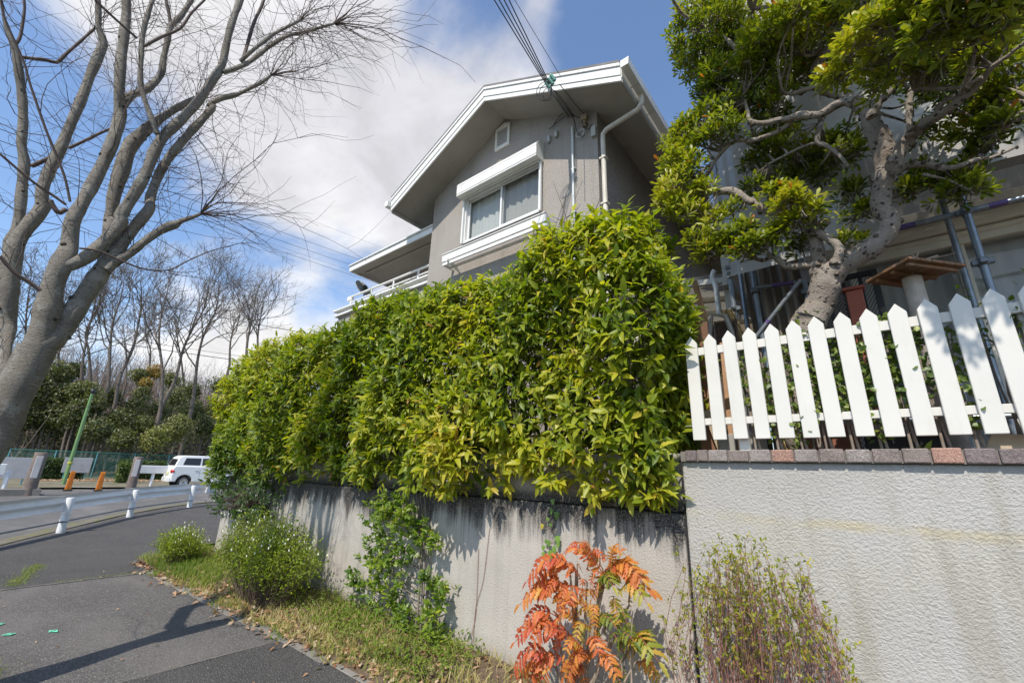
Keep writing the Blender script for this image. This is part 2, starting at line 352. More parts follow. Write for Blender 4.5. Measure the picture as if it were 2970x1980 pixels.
M_SAND = flat('joint_sand', (0.17, 0.16, 0.135), 0.95, 0.4, 14, dirt=((0.09, 0.09, 0.07), 9, 0.8))
for x0_, x1_, w_ in ((-8.15, -8.17, 0.035), (-4.36, -4.34, 0.008)):
    V = []; n_ = 24
    for i in range(n_ + 1): y_ = (-1.9 if x0_ < -6 else -5.0) + i * (4.0 if x0_ < -6 else 7.1) / n_; V += [(x0_ - w_ * (0.6 + 0.4 * math.sin(i * 2.3)), y_, 0.003), (x0_ + w_ * (0.6 + 0.4 * math.cos(i * 1.7)), y_, 0.003)]
    me = bpy.data.meshes.new('pavement_joint'); me.from_pydata(V, [], [(2 * i, 2 * i + 1, 2 * i + 3, 2 * i + 2) for i in range(n_)]); me.update(); link('pavement_joint', me, None, M_SAND)['kind'] = 'structure'
# mossy concrete kerb along the guardrail: a real step down to the road
def kerb_run(name, path, w, z0, z1, mat):
    P = resample([(x, y, 0) for x, y in path], 60); V, F = [], []
    for i, p in enumerate(P):
        t = P[min(len(P) - 1, i + 1)] - P[max(0, i - 1)]; t /= np.linalg.norm(t); nv = np.array([t[1], -t[0], 0])
        if nv[1] > 0: nv = -nv
        g = gz(p[0]); a = p; b_ = p + nv * w
        for q, z in ((a, z0), (a, z1), (b_, z1 - 0.01), (b_, z0)): V.append((q[0], q[1], g + z))
    for i in range(len(P) - 1):
        for j in range(3): k = i * 4 + j; F.append((k, k + 1, k + 5, k + 4))
    me = bpy.data.meshes.new(name); me.from_pydata(V, [], F); me.update()
    bm = bmesh.new(); bm.from_mesh(me); bmesh.ops.recalc_face_normals(bm, faces=bm.faces); bm.to_mesh(me); bm.free()
    o = link(name, me, None, mat); o['kind'] = 'structure'; return o
kerb_run('kerb', KERB[1:], 0.34, -0.14, 0.012, M_MOSS)
# far pavement and kerb across the road
o = grid_sheet('far_pavement', [-46 + i for i in range(0, 18)], [-12, -6, 0, 4, 8, 12, 18, 30], lambda x, y: gz(x) - 0.02, flat('far_paving', (0.17, 0.15, 0.10), 0.9, 0.4, 2.0, dirt=((0.13, 0.12, 0.03), 1.2, 0.8)))
mb = MB(); mb.box((-26.2, 0.0, 0.0), (-25.2, 2.2, 0.32)); mb.build('kerb', M_KERB, None, 0.02)['kind'] = 'structure'
for (x0, y0, x1, y1, w, m_) in ((-22.9, -4, -22.4, 3.0, 0.12, M_OLINE), (-29.2, 3.4, -28.9, 4.3, 0.25, M_LINE)):
    n = 6; V = []; F = []
    for i in range(n + 1):
        t = i / n; x = x0 + (x1 - x0) * t; y = y0 + (y1 - y0) * t
        V += [(x - w / 2, y, gz(x) - 0.105 if x > -28 else gz(x) - 0.014), (x + w / 2, y, gz(x) - 0.105 if x > -28 else gz(x) - 0.014)]
    F = [(2 * i, 2 * i + 1, 2 * i + 3, 2 * i + 2) for i in range(n)]
    me = bpy.data.meshes.new('road_marking'); me.from_pydata(V, [], F); me.update(); link('road_marking', me, None, m_)['kind'] = 'structure'
# planted strip at the foot of the walls, with flat edging stones
def bank_z(x, y):
    y = max(y, eb(x)); t = (y - eb(x) - 0.05) / 0.8
    return 0.015 + 0.10 * max(0, min(1, t)) + 0.02 * math.sin(x * 5.1 + y * 7) * t
bank = grid_sheet('planting_strip', [-9.25 + 0.15 * i for i in range(0, 88)], [2.10, 2.2, 2.3, 2.4, 2.5, 2.6, 2.75, 2.9, 3.06], lambda x, y: bank_z(x, y) if y > eb(x) - 0.02 else -0.03, M_SOIL)
kst = thing('edging', None, None, (-5, 2.15, 0)); kst['kind'] = 'structure'
x = -8.3; i = 0
while x < -0.4:
    w = 0.58; dz = random.uniform(-0.006, 0.008); dy = random.uniform(-0.012, 0.012)
    MB().box((x + 0.006, eb(x) - 0.07 + dy, -0.03), (x + w - 0.006, eb(x) + 0.075 + dy, 0.003 + dz * 0.5)).build('kerb_stone', M_KERB, kst, 0.008, 1); x += w
# garden soil held by the walls
grid_sheet('garden', [-8.8 + 0.4 * i for i in range(0, 40)], [3.12, 3.6, 4.2, 5, 7, 10, 14], lambda x, y: 1.60 + 0.04 * math.sin(3 * x + 2 * y), M_SOIL)

# ================================================================ retaining walls
def stucco(name, base, base2, scale, strength, dist, extra=None):
    m, nt, b, L = newmat(name); n1 = noise(nt, scale, 3, 0.6); n2 = noise(nt, 1.6, 6, 0.6); n3 = noise(nt, scale * 3.1, 2, 0.5)
    c = ramp(nt, n2, [(0.3, base), (0.7, base2)]); c = mixc(nt, mrange(nt, n1, 0.25, 0.5, 0.35, 0), c, tuple(v * 0.62 for v in base))
    if extra: c = extra(nt, c)
    L(c, b.inputs['Base Color']); b.inputs['Roughness'].default_value = 0.92; b.inputs['Specular IOR Level'].default_value = 0.25
    bump(nt, b, mth(nt, 'ADD', n1, mth(nt, 'MULTIPLY', n3, 0.4)), strength, dist); return m
def grey_extra(nt, c):
    g = nn(nt, 'ShaderNodeNewGeometry'); sp = nn(nt, 'ShaderNodeSeparateXYZ'); nt.links.new(g.outputs['Position'], sp.inputs[0]); z = sp.outputs[2]
    st = noise(nt, 1.0, 7, 0.72, mapvec(nt, (7.5, 1, 0.5))); pt = noise(nt, 1.0, 5, 0.65, mapvec(nt, (1.1, 1, 1.3)))
    # runs of black grime under the ledge, longer where more water comes down
    reach = mth(nt, 'ADD', mth(nt, 'MULTIPLY', st, 0.95), mth(nt, 'MULTIPLY', pt, 0.55))
    dep = mth(nt, 'SUBTRACT', 1.36, z); f = mrange(nt, mth(nt, 'SUBTRACT', reach, mth(nt, 'MULTIPLY', dep, 0.95)), 0.36, 0.60, 0, 0.97)
    fine = noise(nt, 85, 4, 0.7); f = mth(nt, 'MULTIPLY', mth(nt, 'MULTIPLY', f, mrange(nt, fine, 0.30, 0.56, 0.40, 1.0)), mrange(nt, z, 1.31, 1.40, 1.0, 0.35))
    c = mixc(nt, mth(nt, 'MULTIPLY', mrange(nt, st, 0.45, 0.7, 0, 0.30), 1.0), c, (0.21, 0.195, 0.17))
    c = mixc(nt, f, c, (0.022, 0.021, 0.021)); lowf = mrange(nt, z, 0.0, 0.28, 0.55, 0.0); return mixc(nt, lowf, c, (0.20, 0.17, 0.12))
M_GREYW = stucco('grey_wall_render', (0.395, 0.365, 0.32), (0.49, 0.455, 0.405), 75, 0.55, 0.012, grey_extra)
def white_extra(nt, c):
    g = nn(nt, 'ShaderNodeNewGeometry'); sp = nn(nt, 'ShaderNodeSeparateXYZ'); nt.links.new(g.outputs['Position'], sp.inputs[0]); z = sp.outputs[2]
    zz = mth(nt, 'ADD', z, mth(nt, 'MULTIPLY', noise(nt, 2.0, 5, 0.6), 0.08))
    line = mth(nt, 'MULTIPLY', mrange(nt, zz, 1.285, 1.325, 0, 1), mrange(nt, zz, 1.365, 1.335, 0, 1))
    band = mth(nt, 'MULTIPLY', mrange(nt, zz, 0.75, 1.30, 0, 1), mrange(nt, zz, 1.36, 1.33, 0, 1))
    c = mixc(nt, mth(nt, 'MULTIPLY', band, mrange(nt, noise(nt, 2.6, 6, 0.65), 0.40, 0.66, 0.0, 0.42)), c, (0.44, 0.41, 0.32))
    c = mixc(nt, mth(nt, 'MULTIPLY', mth(nt, 'MULTIPLY', line, 0.62), mrange(nt, noise(nt, 4.5, 6, 0.7), 0.36, 0.62, 0.15, 1.0)), c, (0.47, 0.40, 0.24))
    run = noise(nt, 1.0, 6, 0.65, mapvec(nt, (5.5, 1, 0.7)))
    return mixc(nt, mrange(nt, run, 0.46, 0.70, 0, 0.62), c, (0.33, 0.31, 0.25))
M_WHITEW = stucco('white_wall_render', (0.395, 0.38, 0.35), (0.475, 0.46, 0.43), 66, 0.65, 0.018, white_extra)
M_BLACKJ = flat('dark_joint', (0.02, 0.02, 0.02), 0.9)
gw = thing('retaining_wall', 'long grey rendered retaining wall streaked with black grime under the hedge', 'wall', (-4.9, 3.2, 0))
mb = MB(); mb.prism([(-8.78, 3.00, -0.2), (-0.985, 3.00, -0.2), (-0.985, 3.00, 1.275), (-8.78, 3.00, 1.275)], (0, 0.3, 0)); mb.build('wall_base', M_GREYW, gw, 0.02)
mb = MB(); mb.box((-8.70, 3.035, 1.28), (-0.99, 3.28, 1.60)); mb.build('wall_top', M_GREYW, gw, 0.015)
mb = MB(); mb.box((-8.75, 3.015, 1.60), (-0.99, 3.30, 1.655)); mb.build('wall_cap', M_GREYW, gw, 0.012)
mb = MB(); mb.box((-8.775, 3.302, -0.2), (-8.48, 13, 1.27)); mb.build('return_wall', M_GREYW, gw, 0.02)
ww = thing('white_wall', 'pebbly white rendered wall with a yellow stain line under the picket fence', 'wall', (1.5, 3.1, 0))
mb = MB(); mb.box((-0.965, 2.985, -0.2), (4.5, 3.26, 1.60)); mb.build('wall_body', M_WHITEW, ww, 0.012)
mb = MB(); mb.box((-0.985, 3.012, -0.2), (-0.965, 3.2, 1.6)); mb.build('movement_joint', M_BLACKJ, ww)
def brickmat(name, col):
    m, nt, b, L = newmat(name); c = np.array(col); n1 = noise(nt, 130, 3, 0.7)
    cc = ramp(nt, noise(nt, 9, 6, 0.65), [(0.3, tuple(c * 0.72)), (0.7, tuple(c * 1.2))]); cc = mixc(nt, mrange(nt, n1, 0.5, 0.72, 0, 0.7), cc, tuple(np.minimum(1, c * 1.9)))
    cc = mixc(nt, mrange(nt, n1, 0.32, 0.46, 0.75, 0), cc, tuple(c * 0.35))
    L(cc, b.inputs['Base Color']); b.inputs['Roughness'].default_value = 0.93; bump(nt, b, n1, 0.8, 0.008); return m
BRK = [brickmat('coping_brick_a', (0.225, 0.185, 0.165)), brickmat('coping_brick_b', (0.27, 0.235, 0.215)), brickmat('coping_brick_c', (0.36, 0.215, 0.165)), brickmat('coping_brick_d', (0.19, 0.155, 0.15))]
edges = [p[0] for p in [(-.933,2.950,1.626),(-.856,2.950,1.626),(-.786,2.950,1.626),(-.672,2.950,1.627),(-.555,2.950,1.627),(-.439,2.950,1.628),(-.325,2.950,1.628),(-.211,2.950,1.629),(-.094,2.950,1.629),(.016,2.950,1.629),(.133,2.950,1.630),(.241,2.950,1.630),(.354,2.950,1.631),(.465,2.950,1.631)]]
pitch = edges[-1] - edges[-2]
while edges[-1] < 4.4: edges.append(edges[-1] + pitch)
order = [3, 0, 1, 0, 1, 2, 1, 0, 1, 0, 0, 2, 3, 3]
for i in range(len(edges) - 1):
    a, b_ = edges[i] + 0.004, edges[i + 1] - 0.004; dz = random.uniform(-0.003, 0.003); dy = random.uniform(-0.004, 0.004)
    mb = MB(); mb.box((a, 2.948 + dy, 1.604), (b_, 3.10, 1.672 + dz)); mb.build('brick', BRK[order[i] if i < len(order) else random.choice([0, 1, 3, 0, 2])], ww, 0.006, 2)
mb = MB(); mb.box((-0.96, 2.962, 1.6005), (4.4, 3.10, 1.664)); mb.build('mortar', flat('mortar', (0.19, 0.17, 0.15), 0.95, 0.3, 40, bmp=0.5), ww)

# ================================================================ white picket fence
M_PICK = flat('picket_white', (0.63, 0.615, 0.56), 0.45, 0.05, 3, dirt=((0.44, 0.43, 0.37), 5, 0.40))
pf = thing('picket_fence', 'white picket fence with pointed pales along the brick coping', 'fence', (1.2, 3.07, 1.67))
pb = [(-.854,3.050,1.739),(-.728,3.050,1.740),(-.604,3.050,1.741),(-.481,3.050,1.740),(-.356,3.050,1.739),(-.233,3.050,1.739),(-.117,3.050,1.741),(.009,3.050,1.742),(.130,3.050,1.742),(.253,3.050,1.743),(.375,3.050,1.744),(.497,3.050,1.745)]
pz0 = sum(p[2] for p in pb) / len(pb); ptop = [p[2] for p in [(-.728,3.050,2.460),(-.111,3.050,2.466),(.380,3.050,2.461),(.499,3.050,2.466)]]; pz1 = sum(ptop) / len(ptop)
pit = (pb[-1][0] - pb[0][0]) / (len(pb) - 1); pw = pit * 0.66
px_ = [p[0] for p in pb] + [pb[-1][0] + pit * (k + 1) for k in range(20)]
for k, x in enumerate(px_):
    a, b_ = x - pw / 2, x + pw / 2; sh = pz1 - 0.055; t = random.uniform(-0.003, 0.003); dz = random.uniform(-0.004, 0.004)
    mb = MB(); mb.prism([(a, 3.042, pz0 + dz), (b_, 3.042, pz0 + dz), (b_ + t, 3.042, sh + dz), (x + t, 3.042, pz1 + dz), (a + t, 3.042, sh + dz)], (0, 0.022, 0)); mb.build('picket', M_PICK, pf, 0.003, 1)
rails = [p[2] for p in [(-.613,3.080,2.380),(-.620,3.080,2.323),(-.667,3.080,1.885),(-.672,3.080,1.840)]]
for z0, z1 in ((rails[1], rails[0]), (rails[3], rails[2])):
    mb = MB(); mb.box((px_[0] - 0.02, 3.067, z0), (px_[-1], 3.092, z1)); mb.build('rail', M_PICK, pf, 0.003, 1)
for x in (-0.60, 0.72, 2.0):
    mb = MB(); mb.box((x - 0.03, 3.095, 1.60), (x + 0.03, 3.15, rails[0])); mb.build('post', M_PICK, pf, 0.004, 1)

# ================================================================ grey gabled house
M_HSTUC = stucco('house_stucco', (0.315, 0.287, 0.253), (0.365, 0.335, 0.30), 60, 0.8, 0.014,
                 lambda nt, c: mixc(nt, mrange(nt, noise(nt, 75, 3, 0.7), 0.54, 0.64, 0, 0.85), mixc(nt, mrange(nt, noise(nt, 66, 3, 0.7), 0.36, 0.46, 0.7, 0), mixc(nt, mrange(nt, noise(nt, 1.0, 6, 0.65, mapvec(nt, (4.0, 1, 0.35))), 0.48, 0.70, 0, 0.45), c, (0.20, 0.175, 0.145)), (0.13, 0.12, 0.11)), (0.62, 0.585, 0.54)))
M_TRIM = flat('white_trim', (0.74, 0.735, 0.70), 0.5, 0.05, 2, dirt=((0.52, 0.50, 0.45), 6, 0.35))
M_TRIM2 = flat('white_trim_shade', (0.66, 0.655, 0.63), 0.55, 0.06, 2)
M_SOFF = flat('soffit_board', (0.34, 0.315, 0.28), 0.85, 0.12, 1.4, dirt=((0.24, 0.21, 0.17), 2.2, 0.5), bmp=0.15)
M_ROOF = flat('roof_slate', (0.16, 0.155, 0.15), 0.8, 0.25, 5)
M_PIPE = flat('downpipe_cream', (0.62, 0.585, 0.50), 0.5, 0.10, 4, dirt=((0.35, 0.31, 0.24), 8, 0.5))
M_COND = flat('conduit_grey', (0.60, 0.64, 0.64), 0.5, 0.10, 5, dirt=((0.40, 0.44, 0.45), 9, 0.4))
M_ALU = flat('white_sash', (0.72, 0.72, 0.70), 0.35, 0.04, 3)
M_DARK = flat('dark_gap', (0.03, 0.028, 0.026), 0.8)
M_BLK = flat('black_rubber', (0.016, 0.016, 0.017), 0.5)
def glassmat(name, tint, alpha=0.25):
    m, nt, b, L = newmat(name); g = nn(nt, 'ShaderNodeBsdfGlossy', i_Roughness=0.02); t = nn(nt, 'ShaderNodeBsdfTransparent'); t.inputs[0].default_value = (*tint, 1)
    f = nn(nt, 'ShaderNodeLayerWeight'); mx = nn(nt, 'ShaderNodeMixShader'); L(mth(nt, 'ADD', mth(nt, 'MULTIPLY', mth(nt, 'POWER', f.outputs['Facing'], 4.0), 0.8), 0.05, True), mx.inputs[0]); L(t.outputs[0], mx.inputs[1]); L(g.outputs[0], mx.inputs[2])
    L(mx.outputs[0], nt.nodes['Material Output'].inputs[0]); return m
M_GLASS = glassmat('window_glass', (0.80, 0.84, 0.84)); M_GLASS2 = glassmat('window_glass_screen', (0.70, 0.72, 0.72))
M_CURT = flat('lace_curtain', (0.60, 0.60, 0.57), 0.9, 0.08, 9)
hs = thing('house', 'grey stucco gabled house with white barge boards and shuttered window', 'house', (-4.43, 8, 1.6))
HX0, HX1, AX, AZ, EZ, HY = -6.37, -2.50, -4.43, 8.03, 7.06, 5.0; SL = (AZ - EZ) / (HX1 - AX)
WX0, WX1, WZ0, WZ1 = -5.38, -3.55, 5.64, 6.64
mb = MB()  # front wall with its window opening, then the other three sides
fr = [(HX0, 1.2), (HX1, 1.2), (HX1, EZ), (AX, AZ), (HX0, EZ)]
def quadw(a, b_, c, d): mb.add([(p[0], HY, p[1]) for p in (a, b_, c, d)], [(0, 1, 2, 3)])
quadw((HX0, 1.2), (HX1, 1.2), (HX1, WZ0), (HX0, WZ0)); quadw((HX0, WZ0), (WX0, WZ0), (WX0, WZ1), (HX0, WZ1)); quadw((WX1, WZ0), (HX1, WZ0), (HX1, WZ1), (WX1, WZ1))
mb.add([(HX0, HY, WZ1), (HX1, HY, WZ1), (HX1, HY, EZ), (AX, HY, AZ), (HX0, HY, EZ)], [(0, 1, 2, 3, 4)])
for (x, s_) in ((HX0, 1), (HX1, -1)): mb.add([(x, HY, 1.2), (x, 13, 1.2), (x, 13, EZ), (x, HY, EZ)], [(0, 1, 2, 3)])
mb.add([(p[0], 13, p[1]) for p in fr], [(4, 3, 2, 1, 0)])
for (a, b_, c, d) in (((WX0, WZ0), (WX1, WZ0), 0, 0), ((WX0, WZ1), (WX1, WZ1), 0, 0), ((WX0, WZ0), (WX0, WZ1), 0, 0), ((WX1, WZ0), (WX1, WZ1), 0, 0)):
    mb.add([(a[0], HY, a[1]), (b_[0], HY, b_[1]), (b_[0], HY + 0.14, b_[1]), (a[0], HY + 0.14, a[1])], [(0, 1, 2, 3)])
mb.build('wall', M_HSTUC, hs)
mb = MB(); mb.box((WX0 - 0.4, HY + 0.9, WZ0 - 0.6), (WX1 + 0.4, HY + 0.95, WZ1 + 0.4)); mb.build('room_back', flat('room_wall', (0.30, 0.28, 0.25), 0.9), hs)
# roof: two slopes with boarded soffit, barge boards of two steps, gutters
RX0, RX1, RY0, RY1 = -7.02, -1.80, 4.37, 13.5
def soz(x): return AZ - SL * abs(x - AX)
roof = None
for (xa, xb) in ((RX0, AX), (AX, RX1)):
    z0, z1 = soz(xa), soz(xb)
    o = MB().hexa([(xa, RY0 + 0.03, z0), (xb, RY0 + 0.03, z1), (xb, RY1, z1), (xa, RY1, z0), (xa, RY0 + 0.03, z0 + 0.03), (xb, RY0 + 0.03, z1 + 0.03), (xb, RY1, z1 + 0.03), (xa, RY1, z0 + 0.03)]).build('soffit', M_SOFF, hs)
    o = MB().hexa([(xa, RY0 - 0.03, z0 + 0.26), (xb, RY0 - 0.03, z1 + 0.26), (xb, RY1, z1 + 0.26), (xa, RY1, z0 + 0.26), (xa, RY0 - 0.03, z0 + 0.30), (xb, RY0 - 0.03, z1 + 0.30), (xb, RY1, z1 + 0.30), (xa, RY1, z0 + 0.30)]).build('roof_slope', M_ROOF, hs)
    for nm, ya, lo, hi, m_ in (('barge_board', RY0, -0.045, 0.048, M_TRIM), ('barge_board', RY0 - 0.012, 0.050, 0.197, M_TRIM), ('barge_cap', RY0 - 0.030, 0.199, 0.258, M_TRIM)):
        MB().hexa([(xa, ya, z0 + lo), (xb, ya, z1 + lo), (xb, RY0 + 0.028, z1 + lo), (xa, RY0 + 0.028, z0 + lo), (xa, ya, z0 + hi), (xb, ya, z1 + hi), (xb, RY0 + 0.028, z1 + hi), (xa, RY0 + 0.028, z0 + hi)]).build(nm, m_, hs, 0.004, 1)
for (xa, s_) in ((RX1, 1), (RX0, -1)):
    z = soz(RX1)
    MB().box((xa - s_ * 0.03, RY0 + 0.03, z - 0.05), (xa + s_ * 0.008, RY1, z + 0.02)).build('eave_board', M_SOFF, hs, 0.004, 1)
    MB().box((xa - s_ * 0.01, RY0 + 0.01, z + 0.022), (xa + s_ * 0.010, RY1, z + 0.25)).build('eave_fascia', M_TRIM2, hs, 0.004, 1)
    g = MB(); x0, x1 = xa + s_ * 0.030, xa + s_ * 0.150; zb, zt = z + 0.10, z + 0.215
    pr = [(x0, zt), (x0, zb), (x1 - s_ * 0.012, zb), (x1, zt), (x1 - s_ * 0.014, zt), (x1 - s_ * 0.024, zb + 0.012), (x0 + s_ * 0.012, zb + 0.012), (x0 + s_ * 0.012, zt)]
    g.prism([(p[0], RY0 - 0.06, p[1]) for p in pr], (0, RY1 - RY0, 0)); gut = g.build('gutter', M_TRIM, hs)
    MB().prism([(x0, RY0 - 0.062, zb), (x1 - s_ * 0.01, RY0 - 0.062, zb), (x1 + s_ * 0.002, RY0 - 0.062, zt + 0.004), (x0, RY0 - 0.062, zt + 0.004)], (0, -0.008, 0)).build('end_cap', M_TRIM, gut)
    for k in range(14):
        MB().box((x0 - s_ * 0.02, RY0 + 0.3 + k * 0.6, zb - 0.006), (x1 - s_ * 0.02, RY0 + 0.32 + k * 0.6, zb - 0.0005)).build('gutter_bracket', M_TRIM2, gut)
# downpipe: from the gutter back to the side wall, then down the corner
dp = [(-1.730,4.895,6.671),(-1.730,4.914,6.619)] + [(-2.400,5.093,6.721),(-2.400,4.993,6.560)]
p0 = np.array(dp[0]); p3 = np.array(dp[3])
path = [(-1.73, p0[1], soz(RX1) + 0.12), (-1.73, p0[1], soz(RX1) - 0.04), (-1.79, p0[1] + 0.0, soz(RX1) - 0.12), (-2.34, p3[1], p3[2] + 0.06), (-2.40, p3[1], p3[2] + 0.0), (-2.405, p3[1], p3[2] - 0.08), (-2.405, p3[1], 1.7)]
MB().tube(path, 0.038, 10).build('downpipe', M_PIPE, hs)
for z in (6.1, 5.3, 4.5): MB().box((-2.46, p3[1] - 0.045, z), (-2.355, p3[1] + 0.045, z + 0.025)).build('pipe_clip', M_PIPE, hs)
# window: frame, two sashes, insect screen on one side, lace curtain inside
wn = MB(); y0, y1 = HY - 0.03, HY + 0.06; t = 0.045
for a, b_ in (((WX0, WZ0), (WX0 + t, WZ1)), ((WX1 - t, WZ0), (WX1, WZ1)), ((WX0 + t, WZ0), (WX1 - t, WZ0 + t)), ((WX0 + t, WZ1 - t), (WX1 - t, WZ1))): wn.box((a[0], y0, a[1]), (b_[0], y1, b_[1]))
win = wn.build('window', M_ALU, hs, 0.004, 1)
mid = (WX0 + WX1) / 2
for (xa, xb, yy, gm) in ((WX0 + t, mid + 0.03, HY + 0.035, M_GLASS), (mid - 0.03, WX1 - t, HY + 0.005, M_GLASS2)):
    s_ = MB(); w = 0.04; z0, z1 = WZ0 + t + 0.002, WZ1 - t - 0.002
    for a, b_ in (((xa, z0), (xa + w, z1)), ((xb - w, z0), (xb, z1)), ((xa + w, z0), (xb - w, z0 + w)), ((xa + w, z1 - w), (xb - w, z1))): s_.box((a[0], yy, a[1]), (b_[0], yy + 0.026, b_[1]))
    s_.build('sash', M_ALU, win, 0.003, 1)
    MB().add([(xa + w, yy + 0.013, z0 + w), (xb - w, yy + 0.013, z0 + w), (xb - w, yy + 0.013, z1 - w), (xa + w, yy + 0.013, z1 - w)], [(0, 1, 2, 3)]).build('pane', gm, win)
def curtain(name, x0, x1, z0, z1, y, amp, freq, mat, parent, thick=0.0):
    n = int((x1 - x0) * 70); V, F = [], []
    for i in range(n + 1):
        x = x0 + (x1 - x0) * i / n; ph = x * freq
        for j, z in enumerate((z1, (z0 + z1) / 2, z0)):
            V.append((x + 0.01 * math.sin(ph * 0.7 + j), y + amp * (0.6 + 0.3 * j) * (math.sin(ph) + 0.5 * math.sin(ph * 2.3 + 1 + 0.3 * j)), z))
    for i in range(n):
        for j in range(2): F.append((i * 3 + j, i * 3 + j + 1, i * 3 + j + 4, i * 3 + j + 3))
    me = bpy.data.meshes.new(name); me.from_pydata(V, [], F); me.polygons.foreach_set('use_smooth', [True] * len(F)); me.update(); return link(name, me, parent, mat)
def curtmat():
    m, nt, b, L = newmat('lace'); d = nn(nt, 'ShaderNodeBsdfDiffuse'); d.inputs[0].default_value = (0.80, 0.79, 0.75, 1); t = nn(nt, 'ShaderNodeBsdfTranslucent'); t.inputs[0].default_value = (0.6, 0.6, 0.57, 1)
    mx = nn(nt, 'ShaderNodeMixShader'); mx.inputs[0].default_value = 0.3; L(d.outputs[0], mx.inputs[1]); L(t.outputs[0], mx.inputs[2]); L(mx.outputs[0], nt.nodes['Material Output'].inputs[0]); return m
M_LACE = curtmat()
curtain('curtain', WX0 + 0.02, WX1 - 0.02, WZ0, WZ1, HY + 0.13, 0.014, 38, M_LACE, win)
# roller shutter box over the window
bx0, bx1, by, bz0, bz1 = -5.44, -3.52, 4.77, 6.60, 6.86
mb = MB(); mb.prism([(bx0, by, bz0), (bx0, HY, bz0 + 0.0), (bx0, HY, bz1 + 0.16), (bx0, HY - 0.10, bz1 + 0.15), (bx0, by, bz1)], (bx1 - bx0, 0, 0)); sb = mb.build('shutter_box', M_TRIM, hs, 0.006, 2)
MB().box((bx0 - 0.003, by - 0.003, bz0 + 0.035), (bx1 + 0.003, by + 0.004, bz0 + 0.041)).build('seam', M_DARK, sb)
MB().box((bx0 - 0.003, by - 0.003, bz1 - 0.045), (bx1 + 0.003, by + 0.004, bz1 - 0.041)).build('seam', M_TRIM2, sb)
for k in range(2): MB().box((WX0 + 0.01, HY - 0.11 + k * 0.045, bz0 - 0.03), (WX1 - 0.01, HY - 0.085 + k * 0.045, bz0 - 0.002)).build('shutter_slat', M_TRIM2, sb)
for x in (WX0 - 0.02, WX1 - 0.02): MB().box((x, HY - 0.08, WZ0 - 0.02), (x + 0.04, HY - 0.032, bz0 - 0.001)).build('shutter_guide', M_ALU, sb, 0.004, 1)
# boxed sill rail under the window on four brackets
sx0, sx1, sy = -5.62, -3.27, 4.70
rl = MB().box((sx0, sy, 5.20), (sx1, sy + 0.03, 5.335)).build('sill_rail', M_TRIM, hs, 0.004, 1)
MB().box((sx0 - 0.0, sy - 0.012, 5.345), (sx1, sy + 0.05, 5.368)).build('rail_top', M_TRIM, rl, 0.004, 1)
MB().box((sx0 + 0.01, sy + 0.012, 5.125), (sx1 - 0.01, sy + 0.04, 5.190)).build('rail_lower', M_TRIM, rl, 0.004, 1)
MB().box((sx0 + 0.04, sy + 0.13, 5.11), (sx1 - 0.04, sy + 0.17, 5.15)).build('rail_bar', M_TRIM, rl, 0.004, 1)
for x in (sx0, sx1 - 0.03): MB().box((x, sy + 0.032, 5.14), (x + 0.03, HY - 0.001, 5.34)).build('rail_end', M_TRIM, rl, 0.004, 1)
for x in (sx0 + 0.17, sx1 - 0.20):
    MB().prism([(x, sy - 0.04, 5.17), (x, HY - 0.002, 5.06), (x, HY - 0.002, 5.13), (x, sy - 0.04, 5.235)], (0.03, 0, 0)).build('bracket', M_TRIM, rl, 0.003, 1)
    MB().box((x - 0.012, sy - 0.045, 5.16), (x + 0.042, sy - 0.041, 5.24)).build('bracket_plate', M_TRIM, rl)
# attic vent with slats
vx0, vx1, vz0, vz1 = -4.66, -4.30, 7.40, 7.90
mb = MB(); t = 0.05
mb.box((vx0, HY - 0.04, vz0), (vx0 + t, HY, vz1)); mb.box((vx1 - t, HY - 0.04, vz0), (vx1, HY, vz1)); mb.box((vx0 + t, HY - 0.04, vz0), (vx1 - t, HY, vz0 + t + 0.01)); mb.prism([(vx0 + t, HY - 0.04, vz1 - t), (vx1 - t, HY - 0.04, vz1 - t), (vx1 - t, HY - 0.04, vz1), (AX, HY - 0.04, vz1 + 0.06), (vx0 + t, HY - 0.04, vz1)], (0, 0.04, 0))
vt = mb.build('attic_vent', M_TRIM, hs, 0.004, 1)
MB().box((vx0 + t, HY - 0.006, vz0 + t), (vx1 - t, HY - 0.002, vz1 - t)).build('vent_back', M_DARK, vt)
nsl = 9
for k in range(nsl):
    z = vz0 + t + 0.02 + (vz1 - vz0 - 2 * t - 0.02) * k / nsl
    MB().hexa([(vx0 + t, HY - 0.036, z), (vx1 - t, HY - 0.036, z), (vx1 - t, HY - 0.022, z + 0.010), (vx0 + t, HY - 0.022, z + 0.010), (vx0 + t, HY - 0.036, z + 0.016), (vx1 - t, HY - 0.036, z + 0.016), (vx1 - t, HY - 0.022, z + 0.026), (vx0 + t, HY - 0.022, z + 0.026)]).build('slat', M_TRIM, vt)
# wall conduit, junction boxes, service bracket
cx = -2.93
MB().tube([(cx, HY - 0.03, 6.98), (cx, HY - 0.03, 1.6)], 0.021, 8).build('conduit', M_COND, hs)
for z in (6.15, 5.35, 4.6): MB().box((cx - 0.03, HY - 0.045, z), (cx + 0.045, HY - 0.002, z + 0.02)).build('conduit_clip', M_COND, hs)
M_JBOX = flat('junction_box_grey', (0.45, 0.45, 0.43), 0.6, 0.1, 8)
for (x, z, w, h) in ((-3.42, 6.93, 0.05, 0.13), (-3.27, 6.96, 0.05, 0.12), (-2.58, 6.58, 0.075, 0.19)): MB().box((x, HY - 0.06, z), (x + w, HY - 0.002, z + h)).build('junction_box', M_JBOX, hs, 0.006, 2)
pol = [(-3.029,4.980,7.283)][0]; tip = [(-2.819,4.120,6.974)][0]
MB().tube([pol, tip], 0.030, 8).build('service_bracket', flat('galvanised', (0.33, 0.33, 0.31), 0.5, 0.15, 12, metal=0.4), hs)
